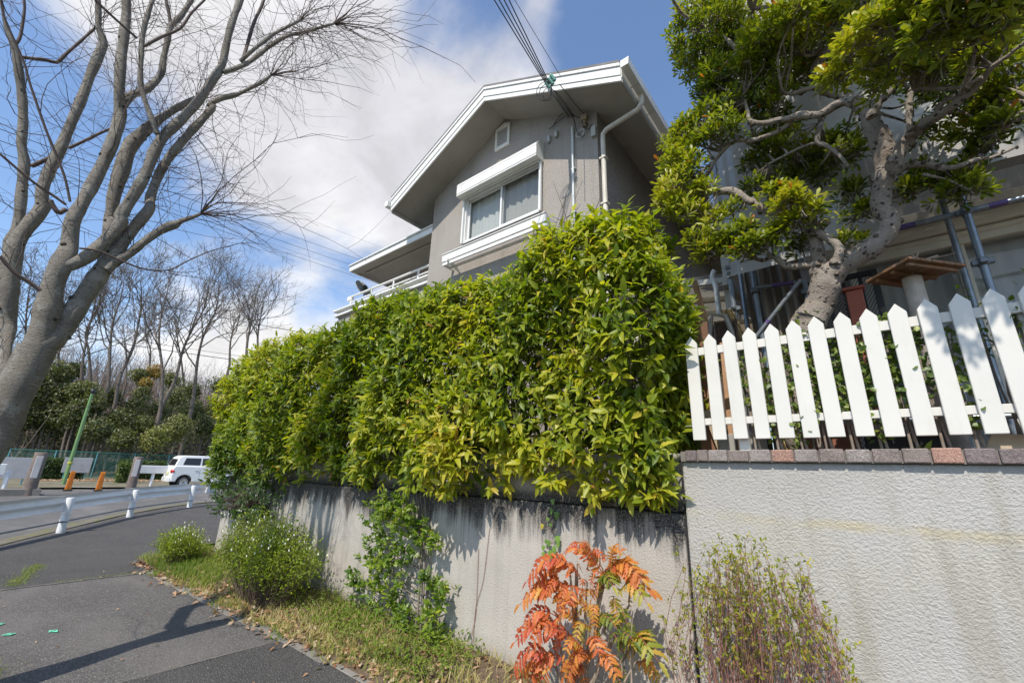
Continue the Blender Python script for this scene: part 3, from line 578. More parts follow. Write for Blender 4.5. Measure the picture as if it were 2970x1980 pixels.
M_BAKE = flat('old_terminal', (0.42, 0.33, 0.22), 0.7, 0.3, 20)
tb = thing('terminal', None, None) if False else None
for q in [(-2.729,4.950,7.041),(-2.681,4.950,7.027),(-2.704,4.950,6.906)]: MB().box((q[0] - 0.03, q[1] - 0.02, q[2] - 0.05), (q[0] + 0.03, q[1] + 0.045, q[2] + 0.05)).build('terminal_block', M_BAKE, hs, 0.005, 1)
M_INS = flat('green_glass_insulator', (0.16, 0.34, 0.29), 0.15, 0.1, 20)
for q in [(-2.779,4.100,7.080),(-2.746,4.100,7.129),(-2.832,4.100,7.044)]:
    MB().lathe(np.array(q), [(0.0, -0.07), (0.026, -0.065), (0.030, -0.04), (0.020, -0.03), (0.034, 0.0), (0.022, 0.012), (0.032, 0.04), (0.012, 0.06), (0, 0.062)], 10, (-0.25, -0.5, 0.6)).build('insulator', M_INS, hs)
# coils and drops of cable at the bracket
tipv = np.array(tip)
def loop(c, r, ax1, ax2, turns=1.0, wob=0.06): return [np.array(c) + r * (math.cos(t) * np.array(ax1) * (1 + wob * math.sin(3 * t)) + math.sin(t) * np.array(ax2)) for t in np.linspace(0, 2 * math.pi * turns, 28)]
for k, (off, r) in enumerate((((-0.06, 0.0, -0.02), 0.12), ((-0.03, 0.02, -0.06), 0.10), ((-0.08, -0.01, 0.0), 0.145))):
    MB().tube(loop(tipv + off, r, (0.75, 0.25, 0.1), (0.0, -0.25, 0.97)), 0.0055, 5, False).build('cable_loop', M_BLK, hs)
MB().tube(loop(np.array((-2.776,4.950,6.760)), 0.075, (1, 0, 0.1), (0, 0, 0.9)), 0.006, 5, False).build('cable_loop', M_COND, hs)
for seq in ([(-2.759,4.150,6.939),(-2.792,4.450,6.971),(-2.870,4.800,7.113),(-2.878,4.930,7.083),(-2.874,4.950,6.990)], [(-2.732,4.150,6.907),(-2.782,4.500,7.007),(-2.860,4.900,7.125),(-2.766,4.930,7.047)], [(-3.048,4.950,7.279),(-3.189,4.960,7.260),(-3.326,4.960,7.212),(-3.388,4.960,7.200)], [(-3.084,4.950,7.380),(-3.234,4.960,7.302),(-3.311,4.960,7.204)], [(-2.558,4.000,6.784),(-2.628,4.400,6.926),(-2.732,4.850,7.144),(-2.683,4.930,7.073)], [(-2.726,4.930,6.963),(-2.689,4.930,6.792),(-2.620,4.930,6.827),(-2.727,4.930,6.933),(-2.636,4.930,6.733),(-2.572,4.950,6.799)], [(-2.869,4.950,7.033),(-2.844,4.950,6.866),(-2.738,4.940,6.658),(-2.683,4.940,6.693)], [(-2.777,4.300,6.951),(-2.895,4.750,7.164),(-2.877,4.930,7.129)]):
    MB().tube(resample(seq, 14), 0.006, 5, False).build('cable', M_BLK, hs)
# lower wing with balcony, its roof, shutter box and railing
LX0 = -9.75
mb = MB(); mb.box((LX0, 5.6, 1.2), (HX0 - 0.002, 12, 5.2)); mb.build('wing_wall', M_HSTUC, hs)
mb = MB(); mb.box((-8.9, 6.55, 5.2), (HX0 - 0.002, 12, 6.3)); mb.build('wing_upper_wall', M_HSTUC, hs)
mb = MB(); mb.box((-10.28, 5.28, 4.4), (HX0 - 0.003, 5.6, 5.25)); mb.build('balcony_front', M_HSTUC, hs, 0.01)
MB().box((-10.36, 5.20, 5.250), (HX0 - 0.003, 5.62, 5.305)).build('balcony_band', M_TRIM, hs, 0.006, 1)
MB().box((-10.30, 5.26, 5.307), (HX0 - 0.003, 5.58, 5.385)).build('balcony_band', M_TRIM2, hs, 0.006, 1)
MB().box((-10.40, 5.17, 5.387), (HX0 - 0.003, 5.60, 5.435)).build('balcony_coping', M_TRIM, hs, 0.008, 1)
for z, r in ((5.73, 0.026), (5.58, 0.018)): MB().tube([(-9.85, 5.3, z), (HX0, 5.3, z)], r, 8).build('balcony_rail', M_TRIM, hs)
for x in (-9.8, -8.9, -8.0, -7.1): MB().box((x, 5.285, 5.436), (x + 0.035, 5.315, 5.71)).build('rail_post', M_TRIM, hs)
MB().box((-9.95, 5.27, 5.64), (-9.78, 5.36, 5.75)).build('rail_bracket', M_TRIM, hs, 0.006, 1)
zf = 6.28
MB().box((-9.58, 5.05, zf + 0.03), (HX0 - 0.003, 7.2, zf + 0.06)).build('wing_soffit', M_SOFF, hs)
MB().box((-9.60, 5.02, zf + 0.0), (HX0 - 0.003, 5.05, zf + 0.14)).build('wing_fascia', M_TRIM, hs, 0.005, 1)
MB().box((-9.62, 4.99, zf + 0.142), (HX0 - 0.003, 7.2, zf + 0.18)).build('wing_roof_edge', M_TRIM, hs, 0.005, 1)
MB().box((-9.60, 5.051, zf + 0.0), (-9.57, 7.2, zf + 0.14)).build('wing_fascia', M_TRIM, hs, 0.005, 1)
MB().box((-9.3, 5.3, zf - 0.02), (HX0 - 0.003, 5.36, zf + 0.028)).build('wing_batten', M_SOFF, hs, 0.004, 1)
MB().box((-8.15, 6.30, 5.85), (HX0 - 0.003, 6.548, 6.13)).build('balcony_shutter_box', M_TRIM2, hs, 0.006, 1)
MB().box((-8.12, 6.50, 4.2), (HX0 - 0.01, 6.545, 5.848)).build('balcony_window', flat('shutter_panel', (0.5, 0.49, 0.46), 0.6), hs)
# dish on the balcony corner
dq = np.array((-9.579,5.450,5.976)); dsh = thing('satellite_dish', 'small grey satellite dish fixed behind the white balcony rail', 'satellite dish', tuple(dq))
rr = 0.24; prof = [(0.0, 0.055), (rr * 0.4, 0.046), (rr * 0.75, 0.022), (rr, 0.0), (rr * 1.01, -0.012), (rr * 0.75, 0.008), (rr * 0.4, 0.034), (0, 0.042)]
MB().lathe(dq, prof, 24, (-0.80, -0.15, -0.42)).build('dish', flat('dish_grey', (0.33, 0.34, 0.33), 0.5, 0.08, 6), dsh)
MB().tube([dq + (0.02, 0.0, 0.03), dq + (0.10, 0.02, -0.12), dq + (0.10, 0.0, -0.25)], 0.015, 6).build('dish_arm', M_DARK, dsh)
MB().box(dq + (0.06, -0.04, -0.09), dq + (0.14, 0.04, 0.05)).build('dish_mount', M_DARK, dsh, 0.006, 1)

# ================================================================ hedge on the wall
def lump(x, z, s=1.0): return 0.10 * np.sin(2.1 * x + 1.3 * z * s) + 0.07 * np.sin(4.7 * x - 2.9 * z + 1) + 0.05 * np.sin(9.1 * x + 5.3 * z)
def field(P, f, seed=0): return 0.5 + 0.25 * (np.sin(f * P[:, 0] * 1.7 + seed) + np.sin(f * P[:, 2] * 2.3 + 1.3 * seed + f * P[:, 0] * 0.8) * 0.8 + 0.6 * np.sin(f * 3.1 * P[:, 0] - f * 2.2 * P[:, 2] + seed * 2))
M_BARK = flat('hedge_stem', (0.10, 0.075, 0.05), 0.9, 0.3, 12)
M_HLEAF = leafmat('hedge_leaf', [(0.0, (0.040, 0.078, 0.011)), (0.25, (0.100, 0.160, 0.014)), (0.48, (0.225, 0.280, 0.018)), (0.72, (0.40, 0.40, 0.03)), (0.92, (0.56, 0.47, 0.055)), (1.0, (0.30, 0.14, 0.035))], 0.42, 0.44, 0.40)
M_HLEAF2 = leafmat('hedge_leaf_young', [(0.0, (0.050, 0.100, 0.011)), (0.35, (0.15, 0.215, 0.016)), (0.65, (0.31, 0.345, 0.022)), (0.88, (0.45, 0.42, 0.035)), (1.0, (0.50, 0.33, 0.05))], 0.45, 0.38, 0.4)
def shoots(P, N, n_leaf, Lmean, slen, droop, upb, jit=0.45):
    """whorls of drooping leaves at the tip of each shoot -> leaf P, D, N, L"""
    n = len(P); S = unit(N * 0.75 + np.array([0, 0, upb]) + RNG.normal(size=(n, 3)) * jit); sl = slen * (0.4 + RNG.random(n)); out = []
    a = np.cross(S, np.array([0.3, 0.1, 1.0])); A = unit(a); B = np.cross(S, A)
    for k in range(n_leaf):
        t = 0.35 + 0.65 * k / (n_leaf - 1); ph = k * 2.4 + RNG.random(n) * 1.2; rad_ = np.cos(ph)[:, None] * A + np.sin(ph)[:, None] * B
        sp = (1.15 - 0.8 * t); D = unit(S * (0.25 + 0.75 * t) + rad_ * (0.4 + sp) + np.array([0, 0, -droop]) * (0.5 + RNG.random(n))[:, None])
        Nn = unit(S * 0.9 + np.array([0, -0.25, 0.65]) - D * 0.2 + RNG.normal(size=(n, 3)) * 0.25)
        out.append((P + S * (sl * t)[:, None], D, Nn, Lmean * (0.50 + 0.75 * RNG.random(n))))
    return [np.concatenate([o[i] for o in out]) for i in range(4)] + [S, sl]
def hedge_surface(x0, x1, ztop, zbot, yf, dens, lend=False, rend=False, yb=3.75):
    A = []
    nf = int((x1 - x0) * 2.2 * dens); x = x0 + (x1 - x0) * RNG.random(nf); u = RNG.random(nf) ** 0.95; zt = ztop(x); zb = zbot(x); z = zb + (zt - zb) * u
    e = np.clip((z - (zt - 0.28)) / 0.28, 0, 1); eb = np.clip((zb + 0.35 - z) / 0.35, 0, 1)
    if lend: xe_ = -8.78 - 0.42 * np.clip((z - 1.3) / 1.8, 0, 1); x = np.where(x < xe_, xe_ + 0.5 * RNG.random(nf), x)
    y = yf(x) - lump(x, z) + 0.22 * e ** 2 + 0.14 * eb; A.append((np.stack([x, y, z], 1), unit(np.stack([0.25 * np.sin(5 * x), -1 + 0.6 * e, 0.15 + 1.0 * e - 0.5 * eb], 1))))
    nt = int((x1 - x0) * (yb - 2.9) * dens); x = x0 + (x1 - x0) * RNG.random(nt); y = 2.95 + (yb - 2.95) * RNG.random(nt); z = ztop(x) + lump(x, y) * 0.9
    A.append((np.stack([x, y, z], 1), np.tile(np.array([[0, -0.15, 1.0]]), (nt, 1))))
    for flag, xe, s in ((lend, x0, -1), (rend, x1, 1)):
        if not flag: continue
        ne = int((yb - 2.8) * 2.1 * dens); y = 2.8 + (yb - 2.8) * RNG.random(ne); u = RNG.random(ne); zz = np.full(ne, xe); zb = zbot(zz); z = zb + 0.1 + (ztop(zz) - zb - 0.1) * u
        xx = xe + s * (0.10 * np.sin(3 * z + 2 * y) - 0.18 * np.clip(u - 0.75, 0, 1) * 3)
        if s < 0: xx = xx + 0.52 - 0.42 * np.clip((z - 1.3) / 1.8, 0, 1)
        A.append((np.stack([xx, y, z], 1), np.tile(np.array([[s * 1.0, -0.25, 0.2]]), (ne, 1))))
    return np.concatenate([a[0] for a in A]), np.concatenate([a[1] for a in A])
def build_hedge(root, mat, x0, x1, ztop, zbot, yf, dens, Lm, width, n_leaf, base, amp, lend, rend, yb=3.75, slen=0.14, seedf=0):
    P, N = hedge_surface(x0, x1, ztop, zbot, yf, dens, lend, rend, yb)
    lp, ld, ln, ll, S, sl = shoots(P, N, n_leaf, Lm, slen, 0.42, 0.35)
    f = field(lp, 1.1, seedf); f2 = field(lp, 2.7, seedf + 2)
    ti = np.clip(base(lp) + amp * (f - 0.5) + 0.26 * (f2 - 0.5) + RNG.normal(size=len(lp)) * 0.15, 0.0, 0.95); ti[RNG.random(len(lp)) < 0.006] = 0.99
    # inner leaves that close the hedge, tinted darker as painted inner shade
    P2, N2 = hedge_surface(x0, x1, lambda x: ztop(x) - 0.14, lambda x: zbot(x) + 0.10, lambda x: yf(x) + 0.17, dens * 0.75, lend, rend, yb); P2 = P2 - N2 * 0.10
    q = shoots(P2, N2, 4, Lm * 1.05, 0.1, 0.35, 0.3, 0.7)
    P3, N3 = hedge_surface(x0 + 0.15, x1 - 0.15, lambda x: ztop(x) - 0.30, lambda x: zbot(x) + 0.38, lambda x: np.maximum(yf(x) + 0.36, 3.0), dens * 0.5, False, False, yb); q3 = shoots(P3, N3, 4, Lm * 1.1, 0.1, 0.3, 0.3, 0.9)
    score = ll / np.linalg.norm(lp - CAMP, axis=1) * (0.6 + 0.4 * (ld[:, 1] < 0.2)) * (np.abs(np.arange(len(lp)) // len(P) - n_leaf / 2 + 0.5) < n_leaf)
    AP = np.concatenate([lp, q[0], q3[0]]); AD = np.concatenate([ld, q[1], q3[1]]); AN = np.concatenate([ln, q[2], q3[2]]); AL = np.concatenate([ll, q[3], q3[3]])
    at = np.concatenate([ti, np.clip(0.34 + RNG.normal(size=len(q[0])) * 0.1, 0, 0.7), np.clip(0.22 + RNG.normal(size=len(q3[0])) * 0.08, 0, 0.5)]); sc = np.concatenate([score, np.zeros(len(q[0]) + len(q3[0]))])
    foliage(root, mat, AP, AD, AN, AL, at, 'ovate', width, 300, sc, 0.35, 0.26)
    V, F = twigs(np.stack([P - S * 0.05, P + S * (sl * 0.5)[:, None], P + S * sl[:, None]], 1), np.tile([[0.004, 0.003, 0.0015]], (len(P), 1)))
    m = 260; x = x0 + 0.1 + (x1 - x0 - 0.2) * RNG.random(m); st = np.stack([x, 3.25 + 0.4 * RNG.random(m), np.full(m, 1.62)], 1); en = np.stack([x + RNG.normal(size=m) * 0.25, 2.95 + 0.8 * RNG.random(m), 2.0 + 1.3 * RNG.random(m)], 1)
    V2, F2 = twigs(np.stack([st, (st + en) / 2 + RNG.normal(size=(m, 3)) * 0.05, en], 1), np.tile([[0.010, 0.007, 0.003]], (m, 1)), 4)
    link('stems', rawmesh('stems', *merge((V, F), (V2, F2))), root, M_BARK)
hd = thing('hedge', 'big glossy green hedge spilling over the grey wall below the window', 'hedge', (-3.4, 3.3, 1.6))
def zt1(x): return 3.37 + 0.05 * np.sin(2.3 * x) + 0.12 * np.exp(-((x + 1.55) / 0.6) ** 2) - 0.22 * np.clip((x + 1.2) / 0.25, 0, 1) ** 1.5
def zb1(x): return 1.36 + 0.05 * np.sin(3.1 * x + 1) + 0.05 * np.sin(7.3 * x) - 0.07 * np.exp(-((x + 1.5) / 0.35) ** 2)
build_hedge(hd, M_HLEAF, -6.35, -1.12, zt1, zb1, lambda x: 2.80 + 0.0 * x, 205, 0.104, 0.39, 8,
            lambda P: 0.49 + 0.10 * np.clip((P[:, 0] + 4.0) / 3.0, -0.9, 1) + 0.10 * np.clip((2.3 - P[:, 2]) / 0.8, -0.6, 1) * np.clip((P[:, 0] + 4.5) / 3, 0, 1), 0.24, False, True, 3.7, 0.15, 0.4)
hd2 = thing('hedge', 'yellow-green hedge at the far corner end of the grey wall', 'hedge', (-7.9, 3.3, 1.6))
def zt2(x): return 3.38 + 0.05 * np.sin(2.9 * x) - 0.36 * np.clip((-x - 8.6) / 1.0, 0, 1) ** 1.5
def zb2(x): return 1.30 + 0.06 * np.sin(3.7 * x) - 0.10 * np.clip((-x - 8.3) / 1.0, 0, 1)
build_hedge(hd2, M_HLEAF2, -9.30, -6.30, zt2, zb2, lambda x: 2.70 - 0.06 * np.clip((x + 6.3) / 3, -1, 0), 170, 0.098, 0.32, 8, lambda P: 0.48 + 0.20 * np.clip((P[:, 2] - 2.5) / 0.9, -1, 1) + 0.22 * np.clip((-P[:, 0] - 8.3) / 1.0, 0, 1), 0.22, True, False, 3.9, 0.13, 2.0)
# long seedling shoots that stand above the hedge, with dry berry twigs
sp = thing('sapling', 'thin bare berry twigs rising above the hedge before the house corner', 'twigs', (-2.2, 3.2, 3.3))
seqs = [[(-1.896,3.200,3.645),(-1.940,3.200,3.829),(-2.009,3.200,4.078),(-2.070,3.200,4.273),(-2.140,3.200,4.473)], [(-2.009,3.200,4.078),(-1.960,3.200,4.237)], [(-1.951,3.200,3.879),(-2.058,3.200,3.966),(-2.170,3.200,4.064)], [(-1.974,3.200,3.957),(-1.880,3.200,3.979),(-1.810,3.200,4.043)], [(-1.669,3.200,3.884),(-1.612,3.200,3.984),(-1.588,3.200,4.064)]]
for q in seqs: MB().tube(resample(q, 7), list(np.linspace(0.005, 0.0015, 7)), 5).build('twig', M_BARK, sp)

# ================================================================ big bare tree by the road
def barkmat(name, lo, hi, lich, ring=True):
    m, nt, b, L = newmat(name); n1 = noise(nt, 5, 7, 0.7); n2 = noise(nt, 30, 6, 0.75, mapvec(nt, (1, 1, 3.2)))
    c = ramp(nt, n1, [(0.3, lo), (0.7, hi)]); c = mixc(nt, mrange(nt, n2, 0.50, 0.66, 0, 0.85), c, tuple(v * 0.45 for v in lo))
    c = mixc(nt, mrange(nt, noise(nt, 8, 7, 0.8), 0.50, 0.60, 0, 0.85), c, lich); c = mixc(nt, mrange(nt, noise(nt, 4.0, 7, 0.75), 0.50, 0.64, 0, 0.7), c, tuple(v * 0.5 for v in lo)); c = mixc(nt, mrange(nt, noise(nt, 9, 6, 0.7), 0.66, 0.78, 0, 0.6), c, (0.10, 0.11, 0.05))
    L(c, b.inputs['Base Color']); b.inputs['Roughness'].default_value = 0.85; bump(nt, b, mth(nt, 'ADD', n2, mth(nt, 'MULTIPLY', n1, 0.8)), 1.0, 0.03); return m
M_TREE = barkmat('grey_bark', (0.215, 0.19, 0.152), (0.36, 0.325, 0.27), (0.50, 0.475, 0.42))
M_TWIG = flat('fine_twig', (0.105, 0.075, 0.060), 0.8, 0.25, 10)
tr = thing('bare_tree', 'big bare grey-barked tree with many leaning stems at the pavement edge', 'tree', (-4.5, -0.25, 0))
TRUNK = [(-4.42, -0.42, -0.15, 0.24), (-4.52, -0.28, 0.35, 0.205)] + [(-4.899,.089,1.490,.1478),(-4.899,.105,1.855,.1614),(-4.898,.135,2.128,.1666),(-4.898,.150,2.313,.1727)]
STEMS = {
 's1': [(-4.898,.150,2.313,.1617),(-4.878,.138,2.539,.1278),(-4.859,.108,2.810,.1183),(-4.859,.109,3.013,.1118),(-4.899,.117,3.175,.1025)] + [(-4.899,.083,3.403,.0804),(-4.899,.098,3.577,.0765),(-4.899,.117,3.806,.0769),(-4.898,.135,4.078,.0774),(-4.898,.139,4.335,.0776),(-4.948,.126,4.602,.0781),(-4.900,.069,4.779,.0691),(-4.900,.015,5.066,.0669),(-4.900,-.032,5.369,.0649),(-4.899,-.079,5.659,.0627),(-4.898,-.141,5.897,.0570)],
 's1b': [(-4.839,.115,2.978,.0855),(-4.837,.183,3.038,.0814),(-4.834,.237,3.126,.0799),(-4.830,.305,3.307,.0791),(-4.826,.363,3.510,.0781)] + [(-4.828,.343,3.558,.0766),(-4.825,.386,3.838,.0732),(-4.822,.413,4.089,.0720),(-4.822,.420,4.321,.0733),(-4.819,.452,4.523,.0718),(-4.811,.533,4.777,.0710),(-4.801,.613,5.073,.0669),(-4.793,.673,5.410,.0657),(-4.788,.709,5.621,.0603),(-4.789,.699,5.857,.0577),(-4.791,.686,6.189,.0571),(-4.790,.696,6.533,.0548),(-4.788,.705,6.815,.0504)],
 's1c': [(-4.764,.732,5.540,.0433),(-4.731,.808,5.631,.0405),(-4.713,.908,5.801,.0398),(-4.696,.992,6.008,.0390),(-4.677,1.080,6.223,.0363),(-4.647,1.202,6.459,.0335),(-4.596,1.384,6.686,.0289),(-4.550,1.528,6.880,.0276),(-4.514,1.633,7.017,.0241)],
 's1d': [(-4.726,.840,5.768,.0342),(-4.611,.909,5.930,.0310),(-4.592,1.002,6.173,.0354),(-4.582,1.046,6.282,.0286),(-4.559,1.143,6.463,.0256),(-4.529,1.255,6.685,.0300)],
 's1e': [(-4.722,.862,5.809,.0310),(-4.821,.879,6.155,.0303),(-4.820,.883,6.473,.0291),(-4.815,.910,6.775,.0260),(-4.813,.920,6.993,.0226)],
 's2': [(-4.897,.160,2.330,.1513),(-4.895,.231,2.436,.1212),(-4.893,.267,2.627,.1154),(-4.891,.304,2.827,.1123),(-4.888,.339,3.003,.1056),(-4.886,.369,3.166,.0923),(-4.883,.411,3.340,.0785),(-4.878,.462,3.544,.0740),(-4.873,.516,3.758,.0726)] + [(-4.974,.509,3.906,.0622),(-5.073,.527,4.247,.0648),(-5.068,.567,4.496,.0632),(-5.060,.638,4.775,.0618),(-5.049,.716,5.053,.0602),(-5.040,.781,5.291,.0548)] + [(-5.046,.740,5.282,.0477),(-5.033,.826,5.432,.0452),(-5.013,.936,5.558,.0356),(-4.993,1.041,5.738,.0309),(-4.971,1.138,5.904,.0372),(-4.955,1.208,6.065,.0227)],
 's2b': [(-4.836,.366,3.049,.0725),(-4.833,.411,3.150,.0614),(-4.827,.472,3.244,.0563),(-4.820,.537,3.387,.0544),(-4.813,.599,3.505,.0522),(-4.804,.667,3.611,.0665),(-4.797,.716,3.662,.0639),(-4.791,.752,3.717,.0373),(-4.780,.820,3.788,.0310),(-4.770,.877,3.854,.0245)],
 's3': [(-4.918,.346,3.064,.0610),(-5.039,.338,3.323,.0793),(-5.141,.307,3.656,.0788)] + [(-5.141,.306,3.594,.0715),(-5.142,.294,3.736,.0692),(-5.143,.276,3.912,.0902),(-5.143,.271,4.152,.1006),(-5.143,.268,4.419,.0995),(-5.141,.310,4.598,.0922),(-5.136,.376,4.798,.0693),(-5.131,.443,4.957,.0579),(-5.122,.533,5.148,.0495),(-5.112,.622,5.311,.0439)],
 's4': [(-4.734,.390,4.448,.0407),(-4.739,.322,4.578,.0377),(-4.744,.237,4.730,.0361),(-4.747,.165,4.910,.0347),(-4.749,.115,5.166,.0336),(-4.749,.073,5.417,.0339),(-4.750,.060,5.644,.0329),(-4.750,.052,5.885,.0319)],
 's5': [(-4.949,.116,4.685,.0639),(-5.048,.151,4.909,.0573),(-5.045,.230,5.033,.0524),(-5.042,.280,5.195,.0503),(-5.041,.300,5.335,.0509),(-5.042,.281,5.484,.0448),(-5.043,.265,5.704,.0438),(-5.044,.250,5.929,.0443),(-5.041,.300,6.139,.0419),(-5.039,.339,6.487,.0379)],
 's5b': [(-5.044,.250,5.929,.0295),(-5.046,.212,6.045,.0279),(-5.048,.149,6.202,.0263),(-5.049,.116,6.302,.0247)],
 't0': [(-4.62, -0.42, -0.1, 0.20)] + [(-4.950,.004,1.858,.1027),(-5.150,-.014,2.171,.1066),(-5.600,-.057,2.531,.1178),(-5.599,-.101,2.809,.1132),(-5.598,-.152,3.075,.1082),(-5.597,-.178,3.323,.0972),(-5.598,-.145,3.538,.0898),(-5.599,-.113,3.724,.0818)] + [(-5.598,-.155,3.856,.0717),(-5.598,-.162,4.091,.0758),(-5.598,-.150,4.383,.0686),(-5.598,-.150,4.699,.0671),(-5.598,-.147,5.012,.0655),(-5.598,-.154,5.288,.0666),(-5.598,-.152,5.583,.0679),(-5.598,-.161,5.725,.0652),(-5.595,-.227,5.850,.0455),(-5.593,-.277,6.061,.0425),(-5.590,-.338,6.258,.0393)],
 't1': [(-5.699,-.114,2.896,.0781),(-5.698,-.163,3.134,.0787),(-5.696,-.219,3.338,.0727)] + [(-5.696,-.206,3.459,.0644),(-5.695,-.235,3.653,.0650),(-5.693,-.284,3.905,.0627),(-5.691,-.327,4.132,.0633),(-5.687,-.383,4.283,.0575),(-5.684,-.426,4.497,.0550),(-5.679,-.486,4.719,.0553),(-5.673,-.557,4.932,.0539),(-5.665,-.628,5.126,.0495),(-5.657,-.695,5.264,.0407),(-5.652,-.742,5.327,.0231),(-5.642,-.814,5.516,.0188),(-5.635,-.857,5.639,.0159)],
 't1b': [(-5.618,-.599,5.099,.0290),(-5.624,-.540,5.142,.0250),(-5.632,-.453,5.211,.0256),(-5.637,-.388,5.249,.0275),(-5.639,-.356,5.392,.0233),(-5.642,-.306,5.610,.0222),(-5.644,-.254,5.840,.0195)],
 't1c': [(-5.662,-.658,5.228,.0263),(-5.662,-.654,5.330,.0206),(-5.659,-.681,5.518,.0193),(-5.656,-.709,5.668,.0179),(-5.651,-.748,5.784,.0164)],
 't2': [(-5.593,-.272,4.069,.0313),(-5.595,-.228,4.151,.0318),(-5.597,-.178,4.238,.0323)],
 't3': [(-5.299,-.095,4.245,.0228),(-5.300,-.015,4.392,.0219),(-5.300,.045,4.508,.0209),(-5.299,.101,4.605,.0182)],
 'w1': [(-4.700,.028,3.484,.0100),(-4.700,-.048,3.672,.0100),(-4.697,-.157,3.867,.0099),(-4.694,-.231,3.993,.0098),(-4.687,-.343,4.205,.0098),(-4.682,-.408,4.332,.0085),(-4.677,-.463,4.451,.0085),(-4.670,-.533,4.568,.0084),(-4.654,-.655,4.765,.0071),(-4.646,-.708,4.911,.0059)],
 'w2': [(-4.600,.014,3.406,.0109),(-4.599,-.081,3.449,.0107),(-4.596,-.200,3.500,.0105),(-4.584,-.382,3.608,.0090)],
 'w3': [(-4.592,-.275,5.319,.0107),(-4.597,-.173,5.273,.0122),(-4.600,-.058,5.232,.0125),(-4.600,.048,5.194,.0127)], 'w4': [(-4.699,.113,5.242,.0146),(-4.696,.190,5.426,.0149),(-4.690,.300,5.660,.0139),(-4.688,.339,5.903,.0127),(-4.683,.404,6.171,.0114)],
 'w5': [(-4.596,-.193,2.862,.0138),(-4.599,-.103,2.774,.0140),(-4.600,-.013,2.726,.0156),(-4.600,.051,2.685,.0170)], 'w6': [(-4.747,.169,3.141,.0086),(-4.742,.280,3.165,.0088),(-4.729,.444,3.133,.0091),(-4.712,.600,3.117,.0078),(-4.690,.750,3.167,.0064),(-4.673,.854,3.291,.0066),(-4.641,1.010,3.462,.0051),(-4.589,1.225,3.632,.0036)],
 'w7': [(-4.750,.024,3.430,.0200),(-4.750,-.009,3.383,.0198),(-4.750,-.055,3.429,.0197),(-4.749,-.072,3.462,.0172)],
}
R90 = 0.60
tp = resample(TRUNK, 26); mb = MB()
def knobby(P, r, amp, seed):
    rng = random.Random(seed); return [q * (1 + amp * 0.6 * math.sin(i * 0.9 + seed) + (0.07 if rng.random() < 0.15 else 0)) for i, q in enumerate(r)]
mb.tube(tp, knobby(tp, tp[:, 3] * R90 * 1.12, 0.05, 1), 16); trunk = mb.build('trunk', M_TREE, tr)
allst = []
for i, (k, q) in enumerate(STEMS.items()):
    n = max(8, len(q) * 4); P = resample(q, n); r = P[:, 3] * (R90 if k[0] != 'w' else 0.9); allst.append((k, P, r))
    MB().tube(P, knobby(P, r, 0.10 if k[0] != 'w' else 0.02, i + 3), 12 if r[0] > 0.03 else 7).build('limb' if k[0] != 'w' else 'branch', M_TREE if r[0] > 0.02 else M_TWIG, tr)
# pruning knobs and stubs on the limbs
kb = MB()
for k, P, r in allst:
    if k[0] == 'w': continue
    for i in range(3, len(P) - 1):
        if random.random() < 0.30 and r[i] > 0.02:
            d = unit(np.cross(P[i + 1, :3] - P[i - 1, :3], RNG.normal(size=3))); s = random.uniform(0.16, 0.34) * r[i]
            kb.tube([P[i, :3] + d * r[i] * 0.6, P[i, :3] + d * (r[i] + s * 0.15), P[i, :3] + d * (r[i] + s * random.uniform(0.2, 0.7)), P[i, :3] + d * (r[i] + s * 0.1)], [s * 1.3, s, s * random.uniform(0.5, 0.9), s * 0.2], 7)
kb.build('bark_scars', flat('bark_scar', (0.07, 0.055, 0.042), 0.9, 0.4, 40, bmp=0.8, bscale=120), tr)['kind'] = 'stuff'
# twigs: sprays from the pruned ends and along the limbs
tp_, td_, tl_, tr_ = [], [], [], []
def emit(p, d, l, r): tp_.append(p); td_.append(d); tl_.append(l); tr_.append(r)
for k, P, r in allst:
    n = len(P); ln = np.linalg.norm(np.diff(P[:, :3], axis=0), axis=1).sum()
    den = {'s': 11, 't': 9, 'w': 5}[k[0]]; 
    for _ in range(int(ln * den)):
        i = random.randint(int(n * 0.25), n - 2); ax = unit(P[i + 1, :3] - P[i, :3]); d = unit(RNG.normal(size=3) + ax * 0.5 + np.array([0.0, 0.15, 0.25])); emit(P[i, :3] + d * r[i] * 0.7, d, random.uniform(0.35, 1.15), random.uniform(0.0022, 0.0042))
def spray(P, n, l0, l1, sp=0.5, rr=0.005, down=0.0):
    ax = unit(P[-1, :3] - P[-3, :3])
    for _ in range(n): d = unit(ax + RNG.normal(size=3) * sp + np.array([0.05, 0.1, -down])); emit(P[-1, :3], d, random.uniform(l0, l1), random.uniform(0.6, 1.0) * rr)
S_ = {k: P for k, P, r in allst}
for k, n, l0, l1, sp, rr, dn in (('s1c', 22, 0.6, 2.2, 0.38, 0.0075, 0.1), ('s1d', 16, 0.4, 1.3, 0.5, 0.006, 0), ('s2', 18, 0.4, 1.5, 0.45, 0.0065, 0.15), ('s2b', 24, 0.4, 1.8, 0.5, 0.006, 0.02), ('s1e', 8, 0.4, 1.0, 0.5, 0.005, 0), ('s3', 12, 0.3, 1.0, 0.5, 0.005, 0), ('t1b', 12, 0.3, 0.9, 0.6, 0.005, 0), ('w6', 6, 0.1, 0.4, 0.5, 0.003, 0), ('t3', 8, 0.3, 0.8, 0.5, 0.004, 0)): spray(S_[k], n, l0, l1, sp, rr, dn)
for k, n in (('s1c', 26), ('s1d', 16), ('s2', 16)):
    P = S_[k]
    for _ in range(n): i = random.randint(len(P) // 2, len(P) - 1); emit(P[i, :3], unit(RNG.normal(size=3) + np.array([0, 0.7, 0.1])), random.uniform(0.5, 1.3), 0.004)
